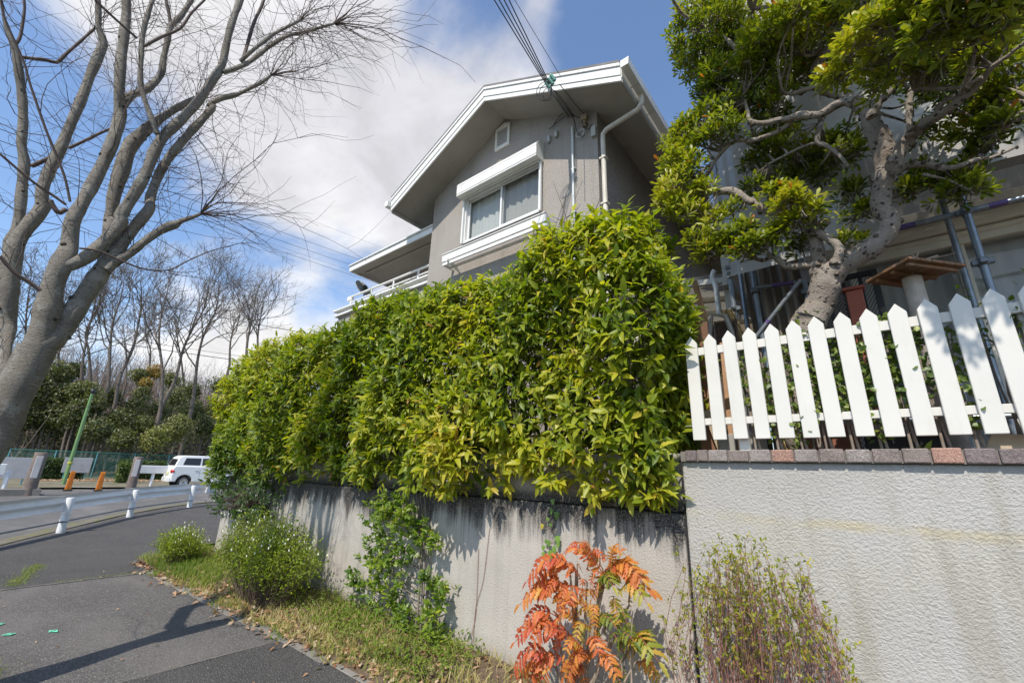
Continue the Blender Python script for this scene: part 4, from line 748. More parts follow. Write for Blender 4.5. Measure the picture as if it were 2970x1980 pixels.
A0, A1, A2, A3 = np.array(tp_), np.array(td_), np.array(tl_), np.array(tr_)
G = grow(A0, A1, A2, 8, 0.19, 0.05, 0.16); VF = [twigs(G, taper(A3, 8, 0.35))]
n = len(G); idx = RNG.integers(0, n, int(n * 2.2)); ki = RNG.integers(2, 7, len(idx)); b0 = G[idx, ki]; bd = unit(unit(G[idx, ki] - G[idx, ki - 1]) * 0.9 + RNG.normal(size=(len(idx), 3)) * 0.6)
G2 = grow(b0, bd, A2[idx] * (0.2 + 0.35 * RNG.random(len(idx))), 6, 0.2, 0.02, 0.05); VF.append(twigs(G2, taper(A3[idx] * 0.55, 6, 0.4)))
link('crown', rawmesh('crown', *merge(*VF)), tr, M_TWIG)

# ================================================================ gnarled evergreen tree behind the fence
M_GNARL = None
def gnarlmat():
    m, nt, b, L = newmat('pale_gnarled_bark'); n1 = noise(nt, 7, 6, 0.65); n2 = noise(nt, 55, 5, 0.7); v = nn(nt, 'ShaderNodeTexVoronoi', i_Scale=24.0, feature='F1'); g = nn(nt, 'ShaderNodeNewGeometry')
    dn = nn(nt, 'ShaderNodeTexNoise', i_Scale=9.0, i_Detail=4.0); L(g.outputs['Position'], dn.inputs['Vector']); mixv = nn(nt, 'ShaderNodeMix', data_type='VECTOR'); mixv.inputs[0].default_value = 0.09; L(g.outputs['Position'], mixv.inputs[4]); L(dn.outputs['Color'], mixv.inputs[5]); L(mixv.outputs[1], v.inputs['Vector'])
    c = ramp(nt, n1, [(0.3, (0.20, 0.16, 0.125)), (0.7, (0.36, 0.315, 0.265))]); c = mixc(nt, mrange(nt, n2, 0.54, 0.72, 0, 0.6), c, (0.15, 0.115, 0.09))
    kn = mrange(nt, v.outputs['Distance'], 0.30, 0.16, 0, 0.9); kn = mth(nt, 'MULTIPLY', kn, mrange(nt, noise(nt, 6, 3, 0.5), 0.36, 0.48, 0, 1)); c = mixc(nt, kn, c, (0.035, 0.03, 0.026))
    c = mixc(nt, mrange(nt, noise(nt, 14, 7, 0.8), 0.55, 0.66, 0, 0.9), c, (0.045, 0.04, 0.036))
    L(c, b.inputs['Base Color']); b.inputs['Roughness'].default_value = 0.9; bump(nt, b, mth(nt, 'ADD', n2, mth(nt, 'MULTIPLY', kn, 1.2)), 0.9, 0.02); return m
M_GNARL = gnarlmat()
M_RLEAF = leafmat('evergreen_leaf', [(0.0, (0.034, 0.058, 0.011)), (0.28, (0.088, 0.130, 0.016)), (0.50, (0.195, 0.235, 0.022)), (0.75, (0.35, 0.355, 0.033)), (0.93, (0.42, 0.36, 0.04)), (1.0, (0.45, 0.12, 0.03))], 0.42, 0.36, 0.42)
gt = thing('gnarled_tree', 'gnarled pale-barked evergreen tree leaning over the white picket fence', 'tree', (-0.1, 3.75, 1.6))
GB = {
 'trunk': [(-0.36, 3.72, 1.45, 0.19)] + [(-.257,3.700,2.397,.1787),(-.132,3.700,2.636,.1696),(-.013,3.700,2.829,.1571),(.119,3.700,2.935,.1403),(.253,3.700,3.006,.1263),(.363,3.700,3.087,.1135),(.419,3.700,3.216,.0998),(.414,3.700,3.379,.0958),(.431,3.700,3.554,.0971),(.465,3.700,3.674,.1090),(.470,3.700,3.827,.1134),(.449,3.700,4.000,.1038),(.419,3.700,4.166,.0969),(.392,3.700,4.288,.0893),(.359,3.700,4.386,.0656)],
 'a1': [(-.064,3.720,2.816,.0914),(-.044,3.720,2.989,.0806),(-.042,3.720,3.172,.0697),(-.038,3.720,3.325,.0614),(.004,3.720,3.397,.0460),(.064,3.720,3.418,.0334)], 'a2': [(-.061,3.700,3.068,.0510),(-.146,3.700,3.094,.0397),(-.247,3.700,3.115,.0374),(-.322,3.700,3.217,.0287),(-.400,3.700,3.205,.0226),(-.494,3.700,3.270,.0198),(-.682,3.700,3.367,.0172),(-.797,3.700,3.346,.0122)],
 'a3': [(.031,3.650,3.020,.0580),(.064,3.650,3.123,.0437),(.028,3.650,3.234,.0385),(-.023,3.650,3.302,.0421)], 'a4': [(-.023,3.700,3.327,.0458),(-.067,3.700,3.466,.0405),(-.188,3.700,3.550,.0416),(-.343,3.700,3.658,.0432),(-.460,3.700,3.813,.0480),(-.555,3.700,3.946,.0493),(-.697,3.700,4.008,.0398),(-.770,3.700,4.138,.0332),(-.785,3.700,4.255,.0243),(-.682,3.700,4.316,.0185),(-.783,3.700,4.188,.0167)],
 'a5': [(.371,3.700,4.349,.0683),(.305,3.700,4.401,.0474),(.215,3.700,4.397,.0481),(.146,3.700,4.379,.0454),(.047,3.700,4.449,.0464),(-.062,3.700,4.474,.0372),(-.205,3.700,4.516,.0295),(-.318,3.700,4.605,.0267),(-.338,3.700,4.707,.0216),(-.349,3.700,4.897,.0165)], 'a6': [(-.039,3.750,4.478,.0273),(-.104,3.750,4.431,.0292),(-.226,3.750,4.415,.0297),(-.365,3.750,4.427,.0286),(-.491,3.750,4.473,.0274),(-.598,3.750,4.419,.0259),(-.694,3.750,4.333,.0224),(-.793,3.750,4.224,.0207),(-1.025,3.750,4.332,.0118)],
 'a7': [(.181,3.900,4.529,.0374),(.135,3.900,4.408,.0339),(.101,3.900,4.271,.0304),(.163,3.900,4.186,.0232),(.223,3.900,4.056,.0211),(.255,3.900,3.933,.0160)], 'a8': [(.099,3.900,4.262,.0202),(.002,3.900,4.273,.0172),(-.149,3.900,4.246,.0158),(-.274,3.900,4.224,.0107)],
 'b1': [(.468,3.600,3.641,.0725),(.528,3.600,3.744,.0613),(.604,3.600,3.822,.0553),(.688,3.500,3.823,.0503),(.759,3.400,3.798,.0456),(.808,3.350,3.805,.0395),(.875,3.300,3.826,.0265),(.920,3.200,3.834,.0185),(.983,3.150,3.837,.0135),(1.053,3.100,3.858,.0098)],
 'b2': [(.493,3.700,3.643,.0427),(.562,3.700,3.677,.0394),(.647,3.700,3.638,.0358),(.732,3.700,3.564,.0296),(.807,3.700,3.559,.0265),(.873,3.700,3.570,.0235),(.949,3.700,3.547,.0154),(1.056,3.700,3.568,.0100)], 'b3': [(.391,3.900,4.503,.0655),(.317,3.900,4.699,.0640),(.226,3.900,4.826,.0622),(.202,3.900,5.000,.0633),(.246,3.900,5.106,.0669),(.353,3.900,5.198,.0662),(.417,3.900,5.252,.0589),(.515,3.900,5.265,.0478),(.595,3.900,5.267,.0438),(.682,3.900,5.284,.0399),(.737,3.900,5.419,.0366)],
 'b4': [(.204,3.800,4.730,.0405),(.109,3.800,4.750,.0309),(.010,3.800,4.771,.0262),(-.115,3.800,4.853,.0179)], 'b5': [(.230,3.900,5.142,.0389),(.125,3.900,5.243,.0363),(.010,3.900,5.429,.0262),(-.097,3.900,5.614,.0193)], 'b6': [(.420,3.550,4.065,.0493),(.493,3.550,4.165,.0404),(.582,3.550,4.235,.0314),(.613,3.550,4.324,.0257),(.632,3.550,4.460,.0144)], 'b7': [(.578,3.500,3.762,.0350),(.599,3.500,3.901,.0299),(.632,3.500,4.087,.0275),(.657,3.500,4.141,.0193)],
 'b8': [(.617,3.300,3.975,.0181),(.726,3.300,3.910,.0176),(.809,3.250,3.819,.0168),(.882,3.200,3.801,.0151)], 'b9': [(.720,3.500,3.895,.0238),(.785,3.500,3.937,.0236),(.854,3.500,3.959,.0207)], 'c1': [(-.175,3.800,5.953,.0235),(-.050,3.800,5.857,.0268),(.100,3.800,5.764,.0260),(.241,3.800,5.665,.0216),(.330,3.800,5.476,.0245),(.373,3.900,5.240,.0314)], 'c2': [(-.265,3.800,5.490,.0423),(-.362,3.800,5.564,.0353),(-.463,3.800,5.802,.0242),(-.611,3.800,6.059,.0168)],
 'c3': [(.981,3.700,3.702,.0129),(1.042,3.700,3.747,.0115),(1.122,3.700,3.763,.0101),(1.197,3.700,3.765,.0087)], 'c4': [(.793,3.250,3.783,.0144),(.794,3.000,3.722,.0133),(.782,2.800,3.707,.0104),(.745,2.700,3.799,.0082),(.683,2.650,3.882,.0062)], 'c5': [(.600,3.500,4.287,.0169),(.576,3.100,4.116,.0126),(.597,2.850,3.991,.0092),(.642,2.700,3.929,.0065)], 'c6': [(.614,3.700,3.569,.0138),(.700,3.700,3.496,.0121),(.775,3.700,3.399,.0092),(.814,3.700,3.321,.0064)], 'c7': [(.387,3.800,3.530,.0147),(.287,4.100,3.652,.0130),(.186,4.100,3.505,.0098)],
}
gpaths = []
def gnarl_tube(P, r, sides, seed):
    rng = np.random.default_rng(seed); n = len(P); off = np.cumsum(rng.normal(size=(n, 3)), axis=0); off -= np.linspace(0, 1, n)[:, None] * off[-1]; Q = P[:, :3] + off * (r[:, None] * 0.07)
    nz = np.convolve(rng.normal(size=n + 8), np.ones(5) / 5, 'same')[4:4 + n]; rr = r * (0.62 if r[0] > 0.12 else 0.70) * (1 + 0.16 * nz); return Q, np.maximum(rr, 0.3 * r)
for i, (k, q) in enumerate(GB.items()):
    n = max(10, len(q) * 5); P = resample(q, n); Q, r = gnarl_tube(P, P[:, 3], 12, i); gpaths.append((k, Q, r))
    MB().tube(Q, list(r), 16 if k == 'trunk' else 10).build('trunk' if k == 'trunk' else 'branch', M_GNARL, gt)
kb = MB()
for k, Q, r in gpaths:
    for i in range(1, len(Q) - 1):
        for _ in range(2 if k == 'trunk' else 1):
            if random.random() < 0.34:
                d = unit(np.cross(Q[i + 1] - Q[i - 1], RNG.normal(size=3))); s = random.uniform(0.007, 0.022) if r[i] > 0.02 else random.uniform(0.004, 0.008); c = Q[i] + d * r[i] * 0.93 + RNG.normal(size=3) * 0.004
                kb.tube([c - d * s, c + d * s * 0.4, c + d * s * 0.7, c + d * s * 0.3], [s * 1.1, s, s * 0.75, s * 0.25], 7)
kb.build('knots', flat('gnarl_knot', (0.14, 0.115, 0.092), 0.95, 0.5, 50, bmp=0.9, bscale=150), gt)['kind'] = 'stuff'
CL = [(-.703,3.900,6.481,.1882),(-.518,3.800,6.011,.2167),(-.372,4.000,6.366,.1819),(-.817,3.900,5.924,.1519),(-.631,3.900,5.730,.2092),(-.433,4.000,5.817,.1770),(-.240,4.000,6.024,.1953),(-.084,3.500,5.213,.1644),(-.192,3.600,5.235,.1528),(.036,3.400,5.124,.1402),(.114,3.300,5.102,.1034),(-.525,3.700,5.158,.1724),(-.694,3.800,5.207,.1002),(-.337,3.800,5.168,.1898),(-.165,3.700,5.075,.1532),(-.113,3.800,4.874,.1526),(-.299,3.900,4.939,.1229),(.020,4.000,5.126,.1395),(.130,4.200,5.382,.0967),(-.470,3.700,4.858,.1116),(-.746,3.700,4.763,.1347),(-.566,3.600,4.538,.1356),(-.888,3.800,4.774,.1000),(-.934,3.700,4.535,.1265),(-.977,3.600,4.305,.1136),(-.818,3.600,4.251,.0736),(-1.020,3.500,4.042,.1101),(-.898,3.600,3.962,.0821),(-.984,3.500,3.816,.0717),(-.342,4.100,4.599,.0770),(-.119,4.200,4.761,.1055),(-.287,4.200,4.499,.1448),(-.150,4.200,4.295,.1491),(.013,4.200,4.347,.1551),(.163,4.200,4.357,.1160),(.100,4.200,4.132,.0886),(.287,4.200,4.419,.0791),(.315,4.100,4.146,.0839),(-.254,4.100,4.127,.0826),(-.373,4.000,4.076,.0823),(-.144,3.500,3.495,.0908),(-.069,3.500,3.405,.0740),(-.183,3.600,3.695,.0539),(-.189,3.600,3.355,.0771),(-.141,3.800,3.292,.0635),(-.402,3.600,3.287,.0796),(-.526,3.600,3.457,.0660),(-.684,3.600,3.418,.1014),(-.767,3.500,3.269,.0995),(-.506,3.500,3.204,.0709),(.229,4.100,3.771,.0909),(.260,4.100,3.569,.0808),(.167,4.100,3.346,.0725),(.337,3.600,5.246,.1073),(.436,3.600,5.205,.0970),(.547,3.600,5.108,.0943),(.409,3.000,4.229,.1093),(.473,2.800,4.039,.1115),(.544,2.700,3.967,.1054),(.520,3.000,4.028,.0920),(.356,3.100,4.230,.1001),(.295,3.200,4.208,.0899),(.596,2.700,3.807,.0965),(.656,2.600,3.765,.0965),(.629,2.700,3.985,.0979),(.711,2.800,3.762,.0855),(.756,2.600,3.735,.0885),(.787,2.700,3.656,.0749),(.837,2.600,3.641,.0806),(.894,2.600,3.643,.0699),(.671,3.200,4.044,.0753),(.774,3.300,4.065,.0695),(.435,3.200,4.025,.0475),(.878,3.200,3.941,.0710),(.967,3.200,3.905,.0634),(.726,2.500,3.809,.0871),(.633,2.600,4.043,.0954),(.514,3.200,4.877,.1201),(.832,2.400,3.617,.0878),(1.181,3.800,4.208,.0804),(1.204,3.900,4.109,.0880),(1.152,4.000,4.141,.0704),(1.116,4.000,4.347,.0651),(1.050,4.100,4.254,.0669),(.923,4.100,4.200,.0682),(1.038,4.100,4.094,.0705),(.941,4.100,4.022,.0683),(1.024,3.700,3.742,.0540),(.987,3.800,3.708,.0730),(.955,3.900,3.714,.0493),(.862,3.900,3.579,.0662),(.845,3.800,3.389,.0596),(.762,3.800,3.371,.0645),(.747,4.000,3.611,.0667),(.675,4.100,3.759,.0549),(.602,4.000,3.606,.0477),(.235,3.600,5.107,.0830),(.152,3.700,5.186,.0760),(.600,3.200,4.013,.0636),(.370,3.600,5.286,.0823)]
CL += [(0.80, 1.75, 4.1, 0.13), (1.05, 1.7, 4.2, 0.14), (1.35, 1.7, 4.2, 0.16), (1.6, 1.65, 4.3, 0.18), (1.25, 1.9, 4.45, 0.16)]
CL += [tuple(np.array(c_[:3]) + unit(RNG.normal(size=3)) * np.array([1, 0.6, 0.8]) * c_[3] * 1.25) + (c_[3] * 0.42,) for c_ in CL if RNG.random() < 0.75]
CL += [(x_, y_, z_, 0.26 + 0.14 * RNG.random()) for x_, y_, z_ in zip(-1.0 + 3.2 * RNG.random(12), 2.2 + 2.0 * RNG.random(12), 5.9 + 1.0 * RNG.random(12))]  # unseen crown above the frame, added to shade trunk and inner leaves
CL += [(.186,3.900,5.562,.1287),(.417,4.100,5.586,.1107),(.272,4.200,5.479,.1048),(.124,3.900,5.341,.1096),(.441,4.100,5.369,.0995),(.019,4.000,5.347,.1324),(.147,4.100,5.105,.1114),(.306,4.100,5.160,.1091),(.304,4.100,4.951,.0806),(-.183,4.000,4.807,.1031),(-.480,3.900,4.859,.1062),(.513,3.600,4.479,.0748),(.658,3.700,4.392,.0887),(.803,3.800,4.325,.0877),(.884,3.700,4.200,.0833),(.570,4.000,4.514,.0730),(.796,4.100,4.414,.0790),(.847,3.900,4.290,.0740),(1.029,3.600,4.181,.0786),(1.087,3.400,4.107,.0851),(.700,3.500,4.435,.0982),(.833,3.500,4.388,.0952),(.921,3.400,4.305,.0902),(1.081,4.000,4.079,.0639),(1.153,3.900,3.954,.0674),(-.978,3.700,4.702,.1090),(-.823,3.700,4.524,.1052),(-.677,3.700,4.539,.0937),(-1.006,3.600,4.411,.1053),(-.896,3.600,4.178,.1019),(-.761,3.600,3.946,.0802),(-1.050,3.500,3.885,.0911),(-.923,3.500,3.710,.0793),(-.814,3.600,3.741,.0708),(-.695,3.600,3.615,.0774),(-.595,3.700,3.729,.0627),(-.582,3.600,3.365,.0744),(-.848,3.500,3.427,.0766),(-.270,3.600,3.658,.0722),(-.285,3.600,3.336,.0705),(-.046,3.600,3.371,.0676),(-.078,4.100,4.502,.0827),(.206,4.100,4.140,.0854),(-.045,4.200,4.157,.0908),(-.172,4.100,4.508,.0839),(.797,4.200,4.138,.0630),(-.452,4.000,5.641,.1445),(-.765,3.900,5.580,.1266),(-.875,4.000,6.366,.1369),(-.659,3.800,4.985,.0982)]
RP, RN, RT, tw0, tw1 = [], [], [], [], []
allb = np.concatenate([Q for k, Q, r in gpaths if k != 'trunk'])
for (x, y, z, r) in CL:
    c = np.array([x, y, z]); n = int(12 + 1250 * r * r); d = unit(RNG.normal(size=(n, 3)) * np.array([1, 0.9, 0.75]) + np.array([0, -0.15, 0.25])); q = c + d * (r * (0.35 + 0.75 * RNG.random(n) ** 0.6))[:, None]
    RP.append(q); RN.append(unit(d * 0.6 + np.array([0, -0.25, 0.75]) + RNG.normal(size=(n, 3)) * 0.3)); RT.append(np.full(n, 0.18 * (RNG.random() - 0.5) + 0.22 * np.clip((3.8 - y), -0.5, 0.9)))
    j = np.argmin(np.linalg.norm(allb - c, axis=1)); m = 5
    gap_ = np.linalg.norm(allb[j] - c)
    if gap_ < 0.32:
        for _ in range(m): tw0.append(allb[j]); tw1.append(q[RNG.integers(0, n)])
    else:
        bp_ = resample([allb[j], allb[j] * 0.66 + c * 0.34 + RNG.normal(size=3) * 0.07 * gap_ + np.array([0, 0, -0.06 * gap_]), allb[j] * 0.3 + c * 0.7 + RNG.normal(size=3) * 0.06 * gap_, c], 9); r_ = min(0.022, 0.007 + 0.012 * gap_)
        MB().tube(bp_, list(np.linspace(r_, 0.005, 9)), 7).build('branch', M_GNARL, gt)
    for _ in range(max(4, n // 3)): tw0.append(c + RNG.normal(size=3) * r * 0.25); tw1.append(q[RNG.integers(0, n)])
RP = np.concatenate(RP); RN = np.concatenate(RN); RT = np.concatenate(RT)
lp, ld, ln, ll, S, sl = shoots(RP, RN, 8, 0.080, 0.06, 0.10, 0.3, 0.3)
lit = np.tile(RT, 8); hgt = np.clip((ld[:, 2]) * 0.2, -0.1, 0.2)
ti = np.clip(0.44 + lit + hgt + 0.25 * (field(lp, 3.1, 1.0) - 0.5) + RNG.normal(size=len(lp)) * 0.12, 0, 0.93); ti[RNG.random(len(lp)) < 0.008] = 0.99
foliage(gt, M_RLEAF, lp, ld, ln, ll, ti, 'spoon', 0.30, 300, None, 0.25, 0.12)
a0, a1 = np.array(tw0), np.array(tw1); mid_ = (a0 + a1) / 2 + RNG.normal(size=a0.shape) * 0.03
link('twigs', rawmesh('twigs', *twigs(np.stack([a0, mid_, a1], 1), np.tile([[0.006, 0.004, 0.002]], (len(a0), 1)), 4)), gt, M_GNARL)

# ================================================================ neighbour's house under scaffold sheets
M_NWALL = flat('neighbour_render', (0.36, 0.335, 0.30), 0.9, 0.15, 1.5, bmp=0.3, bscale=80)
M_NTRIM = flat('cream_trim', (0.58, 0.545, 0.46), 0.55, 0.08, 3, dirt=((0.40, 0.36, 0.28), 5, 0.4))
nh = thing('neighbour_house', 'neighbouring house with cream window frames behind the scaffold', 'house', (2, 8, 1.6))
NY = 5.35
nwx0, nwx1, nwz0, nwz1 = 0.15, 3.2, 1.75, 3.72
mb = MB()
for a, b_ in (((-0.75, 1.2), (nwx0, 7.5)), ((nwx1, 1.2), (5, 7.5)), ((nwx0, 1.2), (nwx1, nwz0)), ((nwx0, nwz1), (nwx1, 7.5))): mb.box((a[0], NY, a[1]), (b_[0], NY + 0.2, b_[1]))
mb.box((-0.75, NY + 0.201, 1.2), (-0.55, 12, 7.5)); mb.build('wall', M_NWALL, nh)
for z0, z1, yy in ((3.78, 3.90, 0.10), (3.92, 4.02, 0.16), (3.72, 3.775, 0.05)): MB().box((-0.2, NY - yy, z0), (5, NY - 0.001, z1)).build('moulding', M_NTRIM, nh, 0.01, 1)
fr_ = MB(); t = 0.07
for a, b_ in (((nwx0, nwz0), (nwx0 + t, nwz1)), ((nwx1 - t, nwz0), (nwx1, nwz1)), ((nwx0 + t, nwz0), (nwx1 - t, nwz0 + t)), ((nwx0 + t, nwz1 - t), (nwx1 - t, nwz1))): fr_.box((a[0], NY - 0.04, a[1]), (b_[0], NY + 0.08, b_[1]))
nw = fr_.build('window', M_NTRIM, nh, 0.006, 1)
for x in (0.97, 1.85, 2.5): MB().box((x - 0.04, NY - 0.02, nwz0 + t), (x + 0.04, NY + 0.05, nwz1 - t)).build('mullion', M_NTRIM, nw, 0.004, 1)
for xa, xb in ((nwx0 + t, 0.93), (1.01, 1.81), (1.89, 2.46), (2.54, nwx1 - t)): MB().add([(xa, NY + 0.015, nwz0 + t), (xb, NY + 0.015, nwz0 + t), (xb, NY + 0.015, nwz1 - t), (xa, NY + 0.015, nwz1 - t)], [(0, 1, 2, 3)]).build('pane', M_GLASS2, nw)
curtain('curtain', nwx0 + 0.05, nwx1 - 0.05, nwz0, nwz1, NY + 0.14, 0.016, 26, M_LACE, nw)
MB().box((nwx0 - 0.3, NY + 0.7, 1.3), (nwx1 + 0.3, NY + 0.75, 4.2)).build('room_back', flat('room_dark', (0.12, 0.115, 0.11), 0.9), nh)
M_STEEL = flat('scaffold_steel', (0.22, 0.25, 0.28), 0.38, 0.25, 14, metal=0.55, dirt=((0.42, 0.42, 0.40), 18, 0.5))
M_PURP = flat('purple_tape', (0.11, 0.07, 0.22), 0.5, 0.15, 8)
M_CLAMP = flat('clamp_steel', (0.17, 0.19, 0.21), 0.45, 0.3, 20, metal=0.5)
scf = thing('scaffold', 'steel pipe scaffold with clamps standing against the neighbouring house', 'scaffolding', (0.9, 4.5, 1.6))
SY = 4.45
for x in (-0.80, 0.91, 2.6): 
    MB().tube([(x, SY, 1.55), (x, SY, 8.6)], 0.0243, 10).build('standard', M_STEEL, scf)
    MB().tube([(x, SY + 0.6, 1.55), (x, SY + 0.6, 8.6)], 0.0243, 10).build('standard', M_STEEL, scf)
    for z in (3.56, 3.12, 2.3, 5.3, 7.1):
        cl = MB(); cl.lathe((x, SY, z - 0.03), [(0.026, 0), (0.036, 0.0), (0.036, 0.06), (0.026, 0.06)], 10); cl.box((x - 0.06, SY - 0.022, z - 0.022), (x + 0.06, SY + 0.022, z + 0.018)); cl.box((x - 0.022, SY - 0.06, z - 0.022), (x + 0.022, SY + 0.06, z + 0.018)); cl.build('clamp', M_CLAMP, scf, 0.004, 1)
for z, xa in ((3.58, 0.2), (5.35, -0.8), (7.15, -0.8), (1.98, -0.8)): MB().tube([(xa, SY + 0.05, z), (4.5, SY + 0.05, z)], 0.022, 10).build('ledger', M_STEEL, scf)
for xa, xb in ((0.48, 0.62), (1.04, 1.14)): MB().tube([(xa, SY + 0.05, 3.58), (xb, SY + 0.05, 3.58)], 0.0235, 10, False).build('tape', M_PURP, scf)
dk = MB().box((-0.75, SY + 0.08, 4.12), (4.5, SY + 0.55, 4.16)).build('deck', flat('deck_steel', (0.34, 0.34, 0.33), 0.5, 0.2, 30, metal=0.4, bmp=0.6, bscale=200), scf)
for k in range(12): MB().box((-0.7 + k * 0.45, SY + 0.09, 4.085), (-0.67 + k * 0.45, SY + 0.54, 4.118)).build('deck_rib', M_CLAMP, dk)
def sheetmat(name, col, trans, alpha):
    m, nt, b, L = newmat(name); n1 = noise(nt, 1.4, 6, 0.6, mapvec(nt, (1, 1, 2.0))); c = ramp(nt, n1, [(0.3, tuple(v * 0.86 for v in col)), (0.7, tuple(v * 1.1 for v in col))])
    c = mixc(nt, mrange(nt, noise(nt, 1.0, 6, 0.7, mapvec(nt, (0.6, 1, 9))), 0.5, 0.72, 0, 0.35), c, tuple(v * 0.62 for v in col))
    L(c, b.inputs['Base Color']); b.inputs['Roughness'].default_value = 0.75; t = nn(nt, 'ShaderNodeBsdfTranslucent'); L(c, t.inputs[0]); tt = nn(nt, 'ShaderNodeBsdfTransparent')
    m1 = nn(nt, 'ShaderNodeMixShader'); m1.inputs[0].default_value = trans; L(b.outputs[0], m1.inputs[1]); L(t.outputs[0], m1.inputs[2]); m2 = nn(nt, 'ShaderNodeMixShader'); m2.inputs[0].default_value = alpha; L(m1.outputs[0], m2.inputs[1]); L(tt.outputs[0], m2.inputs[2])
    bump(nt, b, noise(nt, 5, 4, 0.6, mapvec(nt, (1, 1, 0.4))), 0.4, 0.03); L(m2.outputs[0], nt.nodes['Material Output'].inputs[0]); return m
M_SHEET = sheetmat('scaffold_mesh', (0.54, 0.53, 0.51), 0.28, 0.08)
def sheet(name, x0, x1, z0, z1, y, parent=None, sag=0.02):
    nx, nz = 50, 36; V, F = [], []
    for i in range(nx + 1):
        for j in range(nz + 1):
            x = x0 + (x1 - x0) * i / nx; z = z0 + (z1 - z0) * j / nz; bay = abs(math.sin((x - x0) / 1.7 * math.pi))
            V.append((x, y - sag * bay * (1 + math.sin(z * 2.1)) + 0.012 * math.sin(7 * x + 3 * z) + 0.006 * math.sin(19 * x - 11 * z), z + 0.02 * bay * (j == 0)))
    for i in range(nx):
        for j in range(nz): k = i * (nz + 1) + j; F.append((k, k + 1, k + nz + 2, k + nz + 1))
    me = bpy.data.meshes.new(name); me.from_pydata(V, [], F); me.polygons.foreach_set('use_smooth', [True] * len(F)); me.update(); return link(name, me, parent, M_SHEET)
sh1 = thing('scaffold_sheet', 'grey mesh sheet hung over the upper scaffold behind the gnarled tree', 'sheet', (2, 4.4, 3.8)); sheet('mesh_panel', 0.42, 4.6, 3.86, 8.6, SY - 0.03, sh1); sheet('mesh_panel', -0.86, 0.40, 3.45, 8.6, SY - 0.03, sh1)
for x in np.arange(-0.8, 4.5, 0.45): MB().lathe((x, SY - 0.045, 3.49 if x < 0.4 else 3.90), [(0.010, 0), (0.018, 0.0), (0.018, 0.006), (0.010, 0.006)], 10, (0, -1, 0)).build('eyelet', M_CLAMP, sh1)
# passage between the houses: canopy, brown sheet, black lattice gate, pipes, timber
M_POLY = None
def corr(name, col):
    m, nt, b, L = newmat(name); c = ramp(nt, noise(nt, 3, 5, 0.6), [(0.3, tuple(v * 0.8 for v in col)), (0.7, col)]); L(c, b.inputs['Base Color']); t = nn(nt, 'ShaderNodeBsdfTranslucent'); L(c, t.inputs[0]); mx = nn(nt, 'ShaderNodeMixShader'); mx.inputs[0].default_value = 0.35; b.inputs['Roughness'].default_value = 0.35
    L(b.outputs[0], mx.inputs[1]); L(t.outputs[0], mx.inputs[2]); L(mx.outputs[0], nt.nodes['Material Output'].inputs[0]); return m
M_POLY = corr('corrugated_sheet', (0.50, 0.49, 0.44))
cn = thing('canopy', 'corrugated plastic canopy with cream beams between the two houses', 'canopy', (-1.6, 6, 1.6))
n = 90; V, F = [], []
for i in range(n + 1):
    y = 5.2 + 3.2 * i / n; a = 0.012 * math.sin(i * 2.1)
    V += [(-2.47, y, 4.06 + 0.12 * (y - 5.2) + a), (-0.95, y, 3.86 + 0.12 * (y - 5.2) + a)]
F = [(2 * i, 2 * i + 1, 2 * i + 3, 2 * i + 2) for i in range(n)]
me = bpy.data.meshes.new('roofing'); me.from_pydata(V, [], F); me.update(); link('roofing', me, cn, M_POLY)
for k in range(4): y = 5.25 + k * 0.95; MB().beam((-2.48, y, 3.98 + 0.12 * (y - 5.2)), (-0.93, y, 3.78 + 0.12 * (y - 5.2)), 0.05, 0.075).build('beam', M_NTRIM, cn, 0.004, 1)
for x, z in ((-1.0, 3.76), (-2.44, 3.94)): MB().beam((x, 5.2, z), (x, 8.4, z + 0.38), 0.06, 0.09).build('edge_beam', M_NTRIM, cn, 0.004, 1)
for y in (5.4, 8.2): MB().box((-1.06, y, 1.55), (-0.98, y + 0.08, 3.74)).build('post', M_NTRIM, cn, 0.006, 1)
for y in (5.5, 6.6): MB().beam((-2.46, y, 3.1), (-1.75, y, 3.88), 0.03, 0.05).build('brace', M_NTRIM, cn)
M_VERT = flat('canopy_back', (0.36, 0.35, 0.32), 0.8, 0.15, 3)
bs = thing('debris_sheet', 'grey-brown sheet hanging in the passage beside the scaffold pole', 'sheet', (-0.55, 4.9, 1.6))
n = 40; V, F = [], []
for i in range(n + 1):
    x = -0.74 + 0.50 * i / n; w_ = 0.03 * math.sin(i * 0.9) + 0.02 * math.sin(i * 0.37)
    V += [(x, 4.86 + w_, 3.9), (x + 0.03, 4.82 + w_ * 1.6, 2.7), (x + 0.08, 4.78 + w_ * 2, 1.62)]
F = [(3 * i + j, 3 * i + j + 1, 3 * i + j + 4, 3 * i + j + 3) for i in range(n) for j in range(2)]
me = bpy.data.meshes.new('sheet_cloth'); me.from_pydata(V, [], F); me.polygons.foreach_set('use_smooth', [True] * len(F)); me.update(); link('sheet_cloth', me, bs, flat('brown_sheet', (0.25, 0.215, 0.18), 0.8, 0.2, 3))
gtg = thing('lattice_gate', 'black lattice gate panel behind the gnarled trunk', 'gate', (0.0, 4.95, 1.6))
M_BGATE = flat('black_lattice', (0.015, 0.015, 0.016), 0.45, 0.2, 10)
gx0, gx1, gz0, gz1, gy = -0.35, 0.35, 1.7, 3.45, 4.98
for a, b_ in (((gx0, gz0), (gx0 + 0.05, gz1)), ((gx1 - 0.05, gz0), (gx1, gz1)), ((gx0 + 0.05, gz0), (gx1 - 0.05, gz0 + 0.05)), ((gx0 + 0.05, gz1 - 0.05), (gx1 - 0.05, gz1))): MB().box((a[0], gy, a[1]), (b_[0], gy + 0.04, b_[1])).build('frame_bar', M_BGATE, gtg, 0.004, 1)
